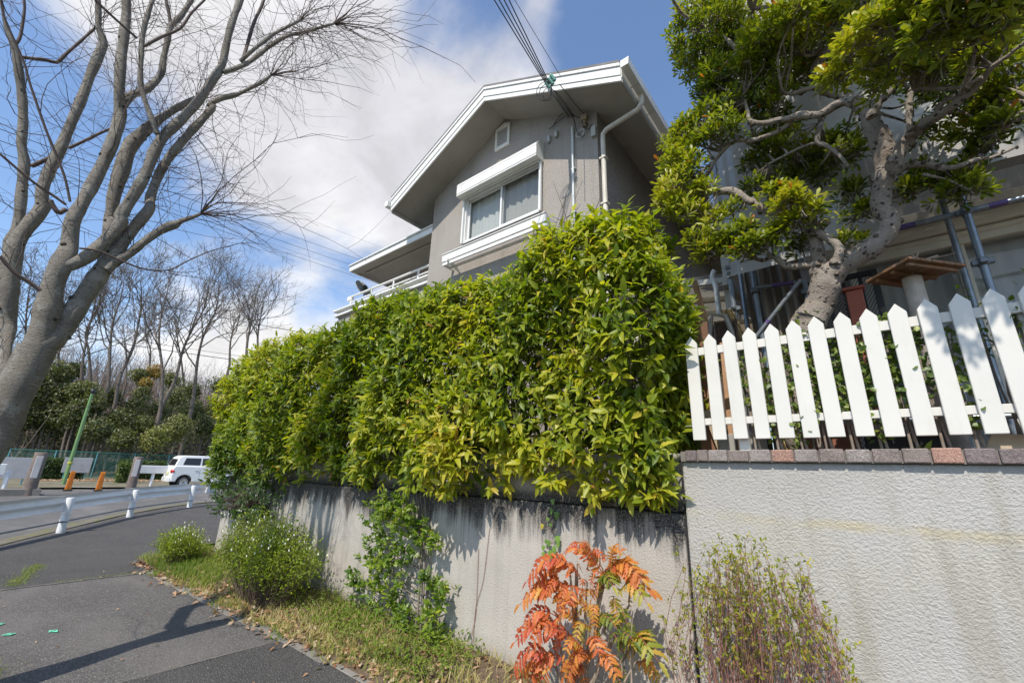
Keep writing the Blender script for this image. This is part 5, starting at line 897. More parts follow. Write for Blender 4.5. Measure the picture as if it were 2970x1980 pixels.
for k in range(4): x = gx0 + 0.16 + k * 0.13; MB().box((x, gy + 0.004, gz0 + 0.05), (x + 0.03, gy + 0.036, gz1 - 0.05)).build('bar', M_BGATE, gtg)
lt = MB(); m_ = 46
for k in range(-m_, m_):
    for s_ in (1, -1):
        x0 = gx0 + 0.05 + k * 0.028; 
        a = np.array([x0, gy + 0.018 + 0.003 * s_, gz0 + 0.05]); b_ = np.array([x0 + s_ * 1.65 * 0.6, gy + 0.018 + 0.003 * s_, gz0 + 0.05 + 1.65]); t0, t1 = 0.0, 1.0; dx = b_[0] - a[0]
        ts = sorted([(gx0 + 0.05 - a[0]) / dx, (gx1 - 0.05 - a[0]) / dx]); t0, t1 = max(0, ts[0]), min(1, ts[1])
        if t1 - t0 > 0.02: lt.beam(a + (b_ - a) * t0, a + (b_ - a) * t1, 0.004, 0.009, (0, 1, 0))
lt.build('lattice', M_BGATE, gtg)
dg = thing('scaffold_brace', 'grey steel pipe brace leaning across the black lattice gate', 'pipe', (-0.1, 4.6, 1.6)); q = [(-.578,4.600,2.945),(-.226,4.600,3.342)]
MB().tube([tuple(np.array(q[0]) + (np.array(q[0]) - np.array(q[1])) * 0.6), q[1]], 0.021, 9).build('pipe', M_STEEL, dg)
MB().tube([(np.array(q[0]) + (np.array(q[1]) - np.array(q[0])) * 0.05), (np.array(q[0]) + (np.array(q[1]) - np.array(q[0])) * 0.12)], 0.0225, 9).build('tape', M_PURP, dg)
hp = thing('cross_pipe', 'horizontal pipe with purple tape in front of the black lattice gate', 'pipe', (-0.1, 4.7, 3)); q = [(-.614,4.700,3.392),(-.275,4.700,3.367)]; MB().tube(q, 0.02, 9).build('pipe', M_STEEL, hp); qa, qb = np.array(q[0]), np.array(q[1]); MB().tube([qa + (qb - qa) * 0.4, qa + (qb - qa) * 0.95], 0.0215, 9).build('tape', M_PURP, hp)
for i_, (seq, lab) in enumerate((([(-.632,4.750,3.647),(-.633,4.750,3.378),(-.633,4.750,3.063)], 'short grey scaffold post beside the hanging brown sheet'), ([(-.207,4.750,3.395),(-.208,4.750,3.200),(-.199,4.750,3.076)], 'grey post with an orange mark beside the gnarled trunk'))):
    qa, qb = np.array(seq[0]), np.array(seq[2]); o_ = thing('scaffold_post', lab, 'pipe', (qa[0], qa[1], 1.6)); MB().tube([(qa[0], qa[1], 1.58), (qa[0], qa[1], qa[2])], 0.024, 9).build('pipe', M_STEEL, o_); MB().box((qa[0] - 0.04, qa[1] - 0.05, (qa[2] + qb[2]) / 2), (qa[0] + 0.04, qa[1] + 0.03, (qa[2] + qb[2]) / 2 + 0.05)).build('clamp', M_CLAMP, o_, 0.004, 1)
bf = thing('board_fence', 'dark board fence closing the far end of the passage', 'fence', (-1.6, 9.0, 1.6))
M_BFEN = flat('old_boards', (0.15, 0.115, 0.085), 0.9, 0.3, 5, bmp=0.4)
for k in range(13): MB().box((-2.48 + k * 0.15, 9.0 + 0.01 * (k % 2), 1.5), (-2.34 + k * 0.15, 9.02 + 0.01 * (k % 2), 4.6)).build('board', M_BFEN, bf, 0.003, 1)
# wall drain pipe of the canopy
dpp = thing('drainpipe', 'white bent drainpipe below the corrugated canopy', 'pipe', (-1.1, 5, 1.6)); MB().tube(resample([(-1.071,5.100,3.887),(-1.107,5.100,3.820),(-1.083,5.100,3.682),(-1.080,5.100,3.531),(-1.079,5.100,3.321)], 16), 0.03, 9).build('pipe', flat('pvc_white', (0.62, 0.62, 0.58), 0.45, 0.12, 6), dpp)
# timber and odds leaning behind the fence
M_TIMB = flat('raw_timber', (0.46, 0.27, 0.15), 0.75, 0.25, 9, dirt=((0.30, 0.17, 0.09), 14, 0.5), bmp=0.3); M_TIMB2 = flat('brown_board', (0.30, 0.15, 0.085), 0.8, 0.25, 6, bmp=0.3); M_TIMB3 = flat('pale_timber', (0.50, 0.40, 0.28), 0.8, 0.2, 9, bmp=0.3)
def plank(lab, a, b_, w, t, m_, tw=(0, 0, 1)):
    a = np.array(a, float); b_ = np.array(b_, float); a = a + (b_ - a) * ((1.62 - a[2]) / (b_[2] - a[2])); o_ = MB().beam(a, b_, w, t, (0.2, 1, 0.1)).build('plank', m_, None, 0.003, 1); tag(o_, lab, 'plank', None); return o_
q = [(-1.083,4.200,3.403),(-1.005,4.200,2.861)]; plank('raw orange timber batten leaning in front of the canopy', q[1], q[0], 0.05, 0.03, M_TIMB)
q = [(-.948,3.450,2.749),(-.929,3.450,2.393)]; plank('wide brown board leaning behind the first pickets', q[1], q[0], 0.14, 0.015, M_TIMB2)
q = [(-.907,3.600,2.742),(-.911,3.600,2.424)]; plank('darker brown board standing behind the second picket', q[1], q[0], 0.10, 0.02, flat('dark_board', (0.19, 0.10, 0.06), 0.8, 0.25, 6))
q = [(-.712,3.350,2.475),(-.724,3.350,1.856)]; plank('narrow orange batten slanting between the second and third pickets', q[1], q[0], 0.035, 0.02, M_TIMB)
q = [(-.888,3.400,1.987),(-.814,3.400,1.711)]; plank('short pale plank behind the leftmost pickets', q[1], q[0], 0.05, 0.02, M_TIMB3)
q = [(-.611,3.500,2.348),(-.606,3.500,1.790)]; plank('thin grey-brown slat leaning behind the third picket', q[1], q[0], 0.03, 0.02, flat('grey_slat', (0.22, 0.17, 0.13), 0.85, 0.3, 8))
q = [(-.834,4.300,3.072),(-.761,4.300,2.810)]; bl = thing('bamboo_blind', 'rolled bamboo blind leaning against the scaffold pole', 'blind', (q[1][0], q[1][1], 1.6)); M_BAMB = flat('bamboo', (0.42, 0.29, 0.13), 0.7, 0.35, 30)
qa, qb = np.array(q[0]), np.array(q[1]); qb = qa + (qb - qa) * ((1.62 - qa[2]) / (qb[2] - qa[2]))
for k in range(12): d_ = np.array([math.cos(k * 1.9), math.sin(k * 1.9) * 0.6, 0]) * (0.02 + 0.018 * (k % 3)); MB().tube([qa + d_, qb + d_], 0.008, 6).build('cane', M_BAMB, bl)
q = [(-.943,4.000,2.830),(-.817,4.000,2.906),(-.764,4.000,2.760),(-.866,4.000,2.771)]; sw = thing('reed_screen', 'dark reed screen with a bent grey pipe behind the pickets', 'screen', (q[0][0], 4.1, 1.6)); M_REED = flat('dark_reed', (0.11, 0.07, 0.05), 0.85, 0.4, 30)
for k in range(26): x = q[0][0] + (q[2][0] - q[0][0]) * k / 25; MB().tube([(x, 4.08, 1.62), (x + 0.03, 4.10 + 0.01 * (k % 2), q[1][2] - 0.01 * (k % 3))], 0.006, 5).build('reed', M_REED, sw)
MB().tube(resample([(q[0][0], 4.0, 1.62)] + q[0:3] + [(q[2][0], 4.0, 1.62)], 20), 0.022, 8).build('bent_pipe', flat('pvc_grey', (0.30, 0.28, 0.25), 0.6, 0.15, 8), sw)
# bird table on a log, driftwood on top
bt = thing('bird_table', 'wooden bird table board on a pale log post behind the fence', 'bird table', (0.43, 3.55, 1.6))
c = np.array((.428,3.500,2.787)); zt_ = 2.80; M_BOARD = flat('weathered_board', (0.23, 0.115, 0.05), 0.7, 0.35, 12, dirt=((0.33, 0.28, 0.22), 9, 0.6), bmp=0.4); M_LOG = flat('pale_log', (0.42, 0.36, 0.30), 0.85, 0.25, 14, dirt=((0.25, 0.2, 0.16), 20, 0.6), bmp=0.6)
bc = [np.array(p) for p in [(.177,3.550,2.800),(.393,3.808,2.800),(.669,3.598,2.800),(.386,3.271,2.800)]]
def bq(u, v): return (bc[0] * (1 - u) + bc[1] * u) * (1 - v) + (bc[3] * (1 - u) + bc[2] * u) * v
for k in range(5): u0, u1 = k / 5 + 0.006, (k + 1) / 5 - 0.006; MB().prism([bq(u0, 0), bq(u1, 0), bq(u1, 1), bq(u0, 1)], (0, 0, 0.018)).build('plank', M_BOARD, bt, 0.002, 1)
for v in (0.18, 0.52, 0.84): MB().prism([bq(0.06, v) - (0, 0, 0.0225), bq(0.94, v) - (0, 0, 0.0225), bq(0.94, v + 0.07) - (0, 0, 0.0225), bq(0.06, v + 0.07) - (0, 0, 0.0225)], (0, 0, 0.022)).build('batten', M_BOARD, bt, 0.002, 1)
bm_ = bq(0.5, 0.5)
MB().tube([(bm_[0], bm_[1], 1.58), (bm_[0] + 0.005, bm_[1], 2.2), (bm_[0], bm_[1], zt_ - 0.023)], [0.058, 0.052, 0.05], 14).build('log_post', M_LOG, bt)
dw = thing('driftwood', 'dry forked driftwood branch lying on the bird table', 'branch', (0.42, 3.6, zt_ + 0.02)); M_DRY = flat('driftwood', (0.33, 0.26, 0.19), 0.9, 0.3, 30, bmp=0.5)
for seq, r0, r1 in (([(0.33, 3.56, zt_ + 0.035), (0.41, 3.58, zt_ + 0.055), (0.49, 3.6, zt_ + 0.095), (0.56, 3.6, zt_ + 0.11)], 0.016, 0.007), ([(0.45, 3.59, zt_ + 0.075), (0.455, 3.59, zt_ + 0.12), (0.43, 3.58, zt_ + 0.16)], 0.008, 0.003), ([(0.455, 3.59, zt_ + 0.11), (0.48, 3.58, zt_ + 0.17)], 0.005, 0.002), ([(0.45, 3.59, zt_ + 0.1), (0.41, 3.57, zt_ + 0.14)], 0.004, 0.002), ([(0.52, 3.6, zt_ + 0.1), (0.60, 3.6, zt_ + 0.10), (0.64, 3.6, zt_ + 0.105)], 0.004, 0.0015)):
    MB().tube(resample(seq, 8), list(np.linspace(r0, r1, 8)), 7).build('twig', M_DRY, dw)

# ================================================================ plants at the foot of the walls
M_MAH = leafmat('mahonia_leaf', [(0.0, (0.45, 0.075, 0.045)), (0.22, (0.54, 0.16, 0.05)), (0.45, (0.58, 0.24, 0.05)), (0.62, (0.52, 0.32, 0.06)), (0.78, (0.30, 0.30, 0.04)), (1.0, (0.07, 0.13, 0.022))], 0.45, 0.35, 0.35)
mh = thing('mahonia', 'red and orange spiny-leaved shrub against the grey wall', 'shrub', (-1.65, 2.62, 0.08))
FRP = [((-1.612,2.621,0.935),(-1.883,2.525,0.813),0.12),
 ((-1.572,2.633,0.920),(-1.795,2.529,0.878),0.2),
 ((-1.478,2.656,0.977),(-1.658,2.627,1.004),0.1),
 ((-1.403,2.601,0.976),(-1.458,2.464,1.076),0.2),
 ((-1.327,2.623,0.993),(-1.197,2.571,1.056),0.35),
 ((-1.395,2.690,0.930),(-1.096,2.604,0.903),0.3),
 ((-1.345,2.675,0.921),(-1.111,2.589,0.944),0.4),
 ((-1.624,2.658,0.779),(-1.945,2.616,0.711),0.15),
 ((-1.673,2.657,0.738),(-1.929,2.516,0.673),0.35),
 ((-1.642,2.647,0.805),(-1.726,2.523,0.743),0.2),
 ((-1.507,2.660,0.853),(-1.521,2.631,0.763),0.25),
 ((-1.292,2.668,0.834),(-1.079,2.565,0.833),0.7),
 ((-1.315,2.627,0.811),(-1.264,2.603,0.677),0.66),
 ((-1.452,2.678,0.725),(-1.420,2.592,0.626),0.5),
 ((-1.703,2.665,0.607),(-1.913,2.522,0.548),0.1),
 ((-1.740,2.664,0.554),(-1.824,2.515,0.533),0.3),
 ((-1.745,2.636,0.515),(-1.955,2.503,0.458),0.05),
 ((-1.640,2.640,0.546),(-1.816,2.489,0.472),0.1),
 ((-1.640,2.679,0.528),(-1.740,2.645,0.416),0.08),
 ((-1.766,2.612,0.410),(-2.007,2.562,0.257),0.05),
 ((-1.779,2.687,0.370),(-1.909,2.606,0.231),0.08),
 ((-1.687,2.656,0.401),(-1.795,2.594,0.257),0.12),
 ((-1.486,2.646,0.469),(-1.605,2.572,0.320),0.3),
 ((-1.414,2.632,0.458),(-1.244,2.530,0.430),0.35),
 ((-1.533,2.653,0.481),(-1.580,2.506,0.482),0.4),
 ((-1.482,2.661,0.525),(-1.349,2.511,0.521),0.2),
 ((-1.269,2.677,0.562),(-1.013,2.518,0.584),0.75),
 ((-1.188,2.660,0.484),(-1.059,2.618,0.455),0.5),
 ((-1.222,2.677,0.525),(-1.075,2.522,0.641),0.65),
 ((-1.436,2.681,0.607),(-1.274,2.582,0.663),0.9),
 ((-1.491,2.664,0.668),(-1.564,2.615,0.716),0.5),
 ((-1.561,2.675,0.860),(-1.596,2.575,0.915),0.2),
 ((-1.374,2.626,0.915),(-1.449,2.597,0.845),0.25),
 ((-1.541,2.677,0.790),(-1.551,2.518,0.728),0.3),
 ((-1.461,2.608,0.617),(-1.484,2.476,0.577),0.6),
 ((-1.350,2.637,0.586),(-1.251,2.596,0.554),0.95),
 ((-1.286,2.626,0.538),(-1.137,2.499,0.651),0.92),
 ((-1.550,2.679,0.378),(-1.615,2.652,0.290),0.15),
 ((-1.345,2.655,0.437),(-1.245,2.629,0.409),0.9),
 ((-1.450,2.665,0.574),(-1.317,2.598,0.683),0.8),
 ((-1.592,2.679,0.645),(-1.588,2.522,0.711),0.35),
 ((-1.388,2.645,0.822),(-1.242,2.486,0.898),0.85),
 ((-1.463,2.628,0.964),(-1.356,2.597,1.019),0.15),
 ((-1.587,2.654,0.722),(-1.717,2.630,0.652),0.2)]
FRP = FRP + [(tuple(np.array(b) + (random.uniform(-0.05, 0.05), random.uniform(0.0, 0.07), random.uniform(-0.08, 0.02))), tuple(np.array(t) * 0.75 + np.array(b) * 0.25 + (random.uniform(-0.08, 0.08), random.uniform(0.0, 0.10), random.uniform(-0.10, 0.03))), min(0.98, c + random.uniform(0.0, 0.35))) for b, t, c in FRP]
lp, ld, ln, ll, lt_ = [], [], [], [], []; rach = []
for (b0, t0, col) in FRP:
    b0 = np.array(b0); t0 = np.array(t0); n = random.choice([7, 8, 8, 9]); L_ = np.linalg.norm(t0 - b0); mid_ = (b0 + t0) / 2 + np.array([0, -0.03, 0.05 + 0.12 * L_]); C_ = resample([b0, mid_, t0], 12); rach.append(C_)
    for k in range(n + 1):
        t = 0.18 + 0.82 * k / n; i = t * 11; p = C_[min(11, int(i))]; ax = unit(C_[min(11, int(i) + 1)] - C_[max(0, int(i) - 1)]); side = unit(np.cross(ax, np.array([0.15, -0.55, 0.85]))); up_ = np.cross(side, ax)
        for s in ((1, -1) if k < n else (0,)):
            d = unit(ax * 0.55 + side * s * 0.95 + np.array([0, -0.05, -0.12]) + RNG.normal(size=3) * 0.1) if s else ax
            lp.append(p); ld.append(d); ln.append(unit(up_ * (1 if up_[2] > -0.2 else -1) + RNG.normal(size=3) * 0.15 + side * s * 0.25)); ll.append(L_ * 0.25 * (0.75 + 0.5 * math.sin(math.pi * (0.15 + 0.7 * t))) * random.uniform(0.85, 1.1)); lt_.append(np.clip(col + RNG.normal() * 0.08 + 0.06 * (t - 0.5), 0.01, 0.99))
foliage(mh, M_MAH, np.array(lp), np.array(ld), np.array(ln), np.array(ll), np.array(lt_), 'holly', 0.36, 300, None, 0.4, 0.25)
V, F = twigs(np.stack(rach), np.tile(np.linspace(0.0035, 0.0015, 12)[None], (len(rach), 1)), 5); link('leaf_stalks', rawmesh('leaf_stalks', V, F), mh, flat('red_stalk', (0.30, 0.09, 0.05), 0.6))
hub = []
for k in range(0, len(FRP), 5): b0 = np.array(FRP[k][0]); hub.append(resample([(-1.62 + 0.05 * math.sin(k), 2.66, 0.05), (b0[0] * 0.5 - 0.81, 2.68, b0[2] * 0.55), b0], 8))
V, F = twigs(np.stack(hub), np.tile(np.linspace(0.012, 0.006, 8)[None], (len(hub), 1)), 6); link('stems', rawmesh('stems', V, F), mh, flat('mahonia_stem', (0.26, 0.21, 0.15), 0.9, 0.3, 30))
for q in ([(-1.416,2.600,.538),(-1.324,2.600,.520),(-1.266,2.600,.495),(-1.266,2.600,.399)], [(-1.251,2.600,.408),(-1.189,2.600,.507),(-1.118,2.600,.608)], [(-1.208,2.600,.415),(-1.203,2.600,.565),(-1.188,2.600,.725)]): MB().tube(resample(q, 8), list(np.linspace(0.006, 0.003, 8)), 6).build('dead_stick', M_DRY, mh)

# twiggy shrub with first leaves in front of the white wall
M_RTW = flat('red_twig', (0.30, 0.15, 0.115), 0.7, 0.35, 25); M_GTW = flat('grey_twig', (0.24, 0.20, 0.165), 0.85, 0.3, 20)
M_SPR = leafmat('spring_leaf', [(0.0, (0.10, 0.15, 0.015)), (0.5, (0.25, 0.28, 0.02)), (0.8, (0.40, 0.34, 0.04)), (1.0, (0.42, 0.20, 0.06))], 0.45, 0.35, 0.4)
ts_ = thing('twiggy_shrub', 'upright twiggy shrub just leafing out before the white wall', 'shrub', (-0.62, 2.66, 0.08))
n = 150; a = RNG.random((n, 2)); st = np.stack([-0.62 + 0.22 * (a[:, 0] - 0.5), 2.72 + 0.14 * (a[:, 1] - 0.5), np.full(n, 0.06)], 1); tx = np.clip(RNG.normal(size=n) * 0.17, -0.31, 0.26); tz = 1.09 - 0.9 * tx ** 2 - 0.32 * RNG.random(n) ** 1.5; tz[:14] += 0.10
en = np.stack([-0.60 + tx, 2.70 - 0.16 + 0.34 * RNG.random(n), tz], 1); ts4 = np.linspace(0, 1, 7); PA = st[:, None] * (1 - ts4)[None, :, None] + en[:, None] * ts4[None, :, None]; PA[:, :, 0] += (np.sin(ts4 * math.pi)[None] * tx[:, None] * 0.75); PA[:, 1:] += RNG.normal(size=(n, 6, 3)) * 0.010
VF = [twigs(PA, taper(0.0022 + 0.0022 * RNG.random(n), 7, 0.35), 4)]
m = 900; ii = RNG.integers(0, n, m); kk = RNG.integers(2, 7, m); p0 = PA[ii, kk]; dd = unit(unit(PA[ii, kk] - PA[ii, kk - 1]) + RNG.normal(size=(m, 3)) * 0.5); lls = 0.04 + 0.12 * RNG.random(m); T2 = grow(p0, dd, lls, 4, 0.15, 0.1); VF.append(twigs(T2, taper(np.full(m, 0.0014), 4, 0.5)))
V, F = merge(*VF); link('twigs', rawmesh('twigs', V, F), ts_, M_RTW)
tips = np.concatenate([PA[:, 6], T2[:, 3], T2[:, 2], PA[:, 5]]); tips = tips[tips[:, 2] > 0.42 + 0.25 * RNG.random(len(tips))]; tips = tips[RNG.random(len(tips)) < 0.75]; P_ = np.repeat(tips, 3, 0) + RNG.normal(size=(len(tips) * 3, 3)) * 0.006; D_ = unit(RNG.normal(size=P_.shape) * 0.7 + np.array([0, 0, 0.8])); N_ = unit(RNG.normal(size=P_.shape) + np.array([0, -0.6, 0.4]))
foliage(ts_, M_SPR, P_, D_, N_, 0.015 + 0.014 * RNG.random(len(P_)), np.clip(0.5 + RNG.normal(size=len(P_)) * 0.2, 0, 1), 'ovate', 0.42, 0)
gb = thing('crooked_branch', 'bare crooked grey branch growing beside the twiggy shrub', 'branch', (-0.3, 2.75, 0.05))
q = [(-0.33, 2.78, 0.05)] + [(-.389,2.780,.590),(-.396,2.780,.667),(-.374,2.780,.738),(-.365,2.780,.807),(-.384,2.780,.879),(-.380,2.780,.933),(-.362,2.780,.983),(-.326,2.780,1.052)]; MB().tube(resample(q, 18), list(np.linspace(0.011, 0.004, 18)), 7).build('stem', M_GTW, gb)
for q in ([(-.377,2.760,.938),(-.324,2.760,.978),(-.262,2.760,1.019)], [(-.381,2.760,.883),(-.324,2.760,.883),(-.260,2.760,.892)], [(-.372,2.760,.744),(-.341,2.760,.769),(-.296,2.760,.790)], [(-.358,2.760,.831),(-.314,2.760,.852),(-.262,2.760,.834)], [(-.372,2.760,.977),(-.386,2.760,1.062),(-.444,2.760,1.152)], [(-.358,2.760,.995),(-.357,2.760,1.058),(-.349,2.760,1.123)], [(-.364,2.740,.693),(-.356,2.740,.653),(-.302,2.740,.653)], [(-.339,2.760,1.030),(-.307,2.760,.996),(-.264,2.760,.981)]):
    G_ = resample(q, 7); MB().tube(G_, list(np.linspace(0.004, 0.0012, 7)), 5).build('twig', M_GTW, gb)
# white-flowering spirea bushes
M_SPI = leafmat('spirea_leaf', [(0.0, (0.08, 0.13, 0.012)), (0.5, (0.20, 0.27, 0.02)), (1.0, (0.36, 0.40, 0.035))], 0.5, 0.35, 0.3)
M_FLW = leafmat('white_petal', [(0.0, (0.70, 0.72, 0.66)), (1.0, (0.85, 0.86, 0.82))], 0.6, 0.3, 0.3)
def spirea(label, bx, by, rx, ry, h, nst, nleaf, nfl, flz):
    o = thing('spirea', label, 'bush', (bx, by, 0.05)); a = 2 * math.pi * RNG.random(nst); r = np.sqrt(RNG.random(nst)); st = np.stack([bx + 0.45 * rx * r * np.cos(a), by + 0.45 * ry * r * np.sin(a), np.full(nst, 0.04)], 1)
    en = np.stack([bx + rx * r * np.cos(a) * 1.05, by + ry * r * np.sin(a), h * (0.62 + 0.42 * RNG.random(nst)) * (1 - 0.35 * r ** 3)], 1); u = np.linspace(0, 1, 6); PA = st[:, None] * (1 - u)[None, :, None] + en[:, None] * u[None, :, None]; PA[:, :, 2] += np.sin(u * math.pi)[None] * 0.10 * h; PA[:, 1:] += RNG.normal(size=(nst, 5, 3)) * 0.015
    link('stems', rawmesh('stems', *twigs(PA, taper(np.full(nst, 0.0035), 6, 0.4), 3)), o, flat('spirea_stem', (0.15, 0.11, 0.08), 0.85))
    def pts(m, lo): i = RNG.integers(0, nst, m); t = lo + (1 - lo) * RNG.random(m) ** 0.7; k = np.minimum(4, (t * 5).astype(int)); f = (t * 5 - k)[:, None]; return PA[i, k] * (1 - f) + PA[i, k + 1] * f + RNG.normal(size=(m, 3)) * np.array([0.05, 0.045, 0.04])
    P_ = pts(nleaf, 0.18); D_ = unit(RNG.normal(size=P_.shape) + np.array([0, -0.1, 0.5])); N_ = unit(RNG.normal(size=P_.shape) * 0.7 + np.array([0, -0.4, 0.7]))
    foliage(o, M_SPI, P_, D_, N_, 0.018 + 0.018 * RNG.random(nleaf), np.clip(0.45 + RNG.normal(size=nleaf) * 0.2 + 0.15 * (P_[:, 2] / h - 0.5), 0, 1), 'ovate', 0.42, 0)
    P_ = pts(nfl * 3, 0.6); P_ = P_[(P_[:, 2] > flz * (0.8 + 0.4 * RNG.random(len(P_))))][:nfl]; P_ = np.repeat(P_, 5, 0); m = len(P_); ph = np.tile(np.arange(5) * 1.2566, m // 5); D_ = np.stack([np.cos(ph), -0.25 + 0.0 * ph, np.sin(ph)], 1); N_ = np.tile(np.array([[0.1, -0.9, 0.35]]), (m, 1))
    foliage(o, M_FLW, P_, unit(D_), N_, np.full(m, 0.014), RNG.random(m), 'round', 0.8, 0, None, 0.1, 0.05, 'flowers'); return o
spirea('large rounded spirea bush with small white flowers at the wall foot', -5.62, 2.48, 1.16, 0.34, 0.95, 480, 19000, 170, 0.62)
spirea('small spirea bush flowering white at the far corner of the pavement', -8.35, 2.40, 0.50, 0.28, 0.56, 190, 6000, 80, 0.38)
# evergreen shrub hanging round the wall corner
M_CLEAF = leafmat('corner_shrub_leaf', [(0.0, (0.018, 0.045, 0.012)), (0.5, (0.045, 0.095, 0.018)), (0.85, (0.12, 0.17, 0.025)), (1.0, (0.25, 0.10, 0.03))], 0.34, 0.25, 0.5)
ce = thing('corner_shrub', 'dark evergreen shrub growing out below the far hedge corner', 'shrub', (-7.5, 2.85, 0.6))
n = 190; d = unit(RNG.normal(size=(n, 3)) * np.array([1, 0.6, 0.8]) + np.array([0, -0.4, 0.1])); P_ = np.array([-7.45, 2.84, 0.98]) + d * np.array([1.05, 0.28, 0.33]) * (0.55 + 0.5 * RNG.random((n, 1))); q = shoots(P_, d, 8, 0.075, 0.07, 0.2, 0.35)
foliage(ce, M_CLEAF, q[0], q[1], q[2], q[3], np.clip(0.42 + RNG.normal(size=len(q[0])) * 0.17, 0, 1), 'spoon', 0.34, 300, None)
link('stems', rawmesh('stems', *twigs(np.stack([np.tile([[-7.4, 2.98, 0.75]], (n, 1)) + RNG.normal(size=(n, 3)) * np.array([0.25, 0.01, 0.1]), P_ * 0.6 + np.array([-7.4, 2.95, 0.85]) * 0.4, P_], 1), np.tile([[0.006, 0.004, 0.002]], (n, 1)))), ce, M_BARK)
# climbing evergreen against the grey wall
M_WLEAF = leafmat('climber_leaf', [(0.0, (0.03, 0.075, 0.012)), (0.4, (0.10, 0.175, 0.018)), (0.7, (0.21, 0.28, 0.025)), (1.0, (0.36, 0.37, 0.04))], 0.36, 0.32, 0.42)
cw = thing('wall_shrub', 'glossy green shrub spreading up the middle of the grey wall', 'shrub', (-3.4, 2.92, 0.08))
WC = [(-3.986,2.900,1.107,0.135),(-4.132,2.900,0.985,0.136),(-3.857,2.900,1.008,0.131),(-3.590,2.900,0.958,0.158),(-3.386,2.900,0.879,0.137),(-3.157,2.900,0.850,0.073),(-4.084,2.900,0.757,0.125),(-3.897,2.900,0.646,0.161),(-3.598,2.900,0.700,0.139),(-4.189,2.900,0.577,0.100),(-4.443,2.900,0.388,0.077),(-4.281,2.900,0.339,0.108),(-4.001,2.900,0.356,0.104),(-3.924,2.900,0.512,0.120),(-3.774,2.900,0.271,0.100),(-3.247,2.900,0.522,0.087),(-3.134,2.900,0.478,0.106),(-3.005,2.900,0.426,0.076),(-3.611,2.900,0.196,0.112),(-3.464,2.900,0.162,0.073),(-3.194,2.900,0.280,0.085),(-3.141,2.900,0.193,0.090),(-3.050,2.900,0.119,0.054),(-4.013,2.900,0.157,0.063),(-3.654,2.900,0.442,0.077),(-3.776,2.900,1.152,0.098),(-3.609,2.900,1.074,0.096),(-4.328,2.900,1.066,0.044)]
PP, NN = [], []
for (x, y, z, r) in WC:
    m = int(5 + 1050 * r * r); d = unit(RNG.normal(size=(m, 3)) * np.array([1, 0.45, 1]) + np.array([0, -0.35, 0.2])); PP.append(np.array([x, y, z]) + d * (r * (0.2 + 0.9 * RNG.random((m, 1))))); NN.append(unit(d + np.array([0, -0.7, 0.2])))
PP = np.concatenate(PP); NN = np.concatenate(NN); PP[:, 1] = np.minimum(PP[:, 1], 2.97); q = shoots(PP, NN, 6, 0.058, 0.045, 0.05, 0.45, 0.4)
q[0][:, 1] = np.minimum(q[0][:, 1], 2.98); foliage(cw, M_WLEAF, q[0], q[1], q[2], q[3], np.clip(0.48 + 0.30 * (field(q[0], 4, 3) - 0.5) + RNG.normal(size=len(q[0])) * 0.15, 0, 1), 'ovate', 0.46, 300, None, 0.25, 0.15)
sx = np.array([[w[0], w[1] + 0.03, w[2]] for w in WC]); stx = np.stack([np.interp(sx[:, 2], [0.05, 1.2], [-3.35, -3.5]), np.full(len(sx), 2.965), np.maximum(0.08, sx[:, 2] - 0.16)], 1)
VF = [twigs(np.stack([stx, (stx + sx) / 2 + np.array([0, -0.01, -0.02]), sx], 1), np.tile([[0.006, 0.005, 0.003]], (len(sx), 1)), 5)]
for x0 in (-3.42, -3.36, -3.30): VF.append(twigs(resample([(x0, 2.93, 0.05), (x0 - 0.03, 2.96, 0.5), (x0 - 0.1, 2.965, 0.9), (x0 - 0.2, 2.96, 1.28)], 10)[None], np.linspace(0.013, 0.006, 10)[None], 6))
m = 160; j = RNG.integers(0, len(sx), m); VF.append(twigs(np.stack([sx[j], PP[RNG.integers(0, len(PP), m)] * 0.0 + sx[j] + RNG.normal(size=(m, 3)) * np.array([0.07, 0.02, 0.07])], 1), np.tile([[0.003, 0.0015]], (m, 1))))
link('stems', rawmesh('stems', *merge(*VF)), cw, flat('climber_stem', (0.20, 0.165, 0.13), 0.9, 0.3, 20))
# ivy strand
iv = thing('ivy', 'short ivy strand hanging from the wall ledge above the red shrub', 'ivy', (-1.75, 2.97, 1.3)); IV = [(-1.979,2.970,1.280,0.0252),(-1.979,2.970,1.210,0.0251),(-1.934,2.970,1.190,0.0323),(-2.016,2.970,1.143,0.0176),(-2.069,2.970,1.091,0.0227),(-1.994,2.970,1.104,0.0174),(-1.935,2.970,1.020,0.0318),(-2.008,2.970,0.978,0.0247),(-1.964,2.970,0.944,0.0268),(-2.052,2.970,0.939,0.0223),(-1.993,2.970,0.913,0.0342),(-2.059,2.970,0.893,0.0223),(-2.030,2.970,0.986,0.0198),(-1.927,2.970,0.976,0.0219),(-1.978,2.970,0.887,0.0219)]
P_ = np.array([i[:3] for i in IV]); m = len(P_); ang = RNG.random(m) * 0.8 - 0.4; D_ = unit(np.stack([np.sin(ang), np.full(m, -0.15), -np.cos(ang)], 1)); foliage(iv, leafmat('ivy_leaf', [(0.0, (0.07, 0.15, 0.02)), (0.7, (0.16, 0.28, 0.04)), (0.86, (0.17, 0.29, 0.04)), (1.0, (0.55, 0.36, 0.04))], 0.4, 0.2), P_ + np.array([0, 0.0, 0.03]), D_, np.tile([[0.05, -0.95, 0.3]], (m, 1)), np.array([i[3] for i in IV]) * 2.0, np.array([0.95 if k == 4 else 0.25 + 0.45 * RNG.random() for k in range(m)]), 'ivy', 0.9, 300, None, 0.1, 0.1)
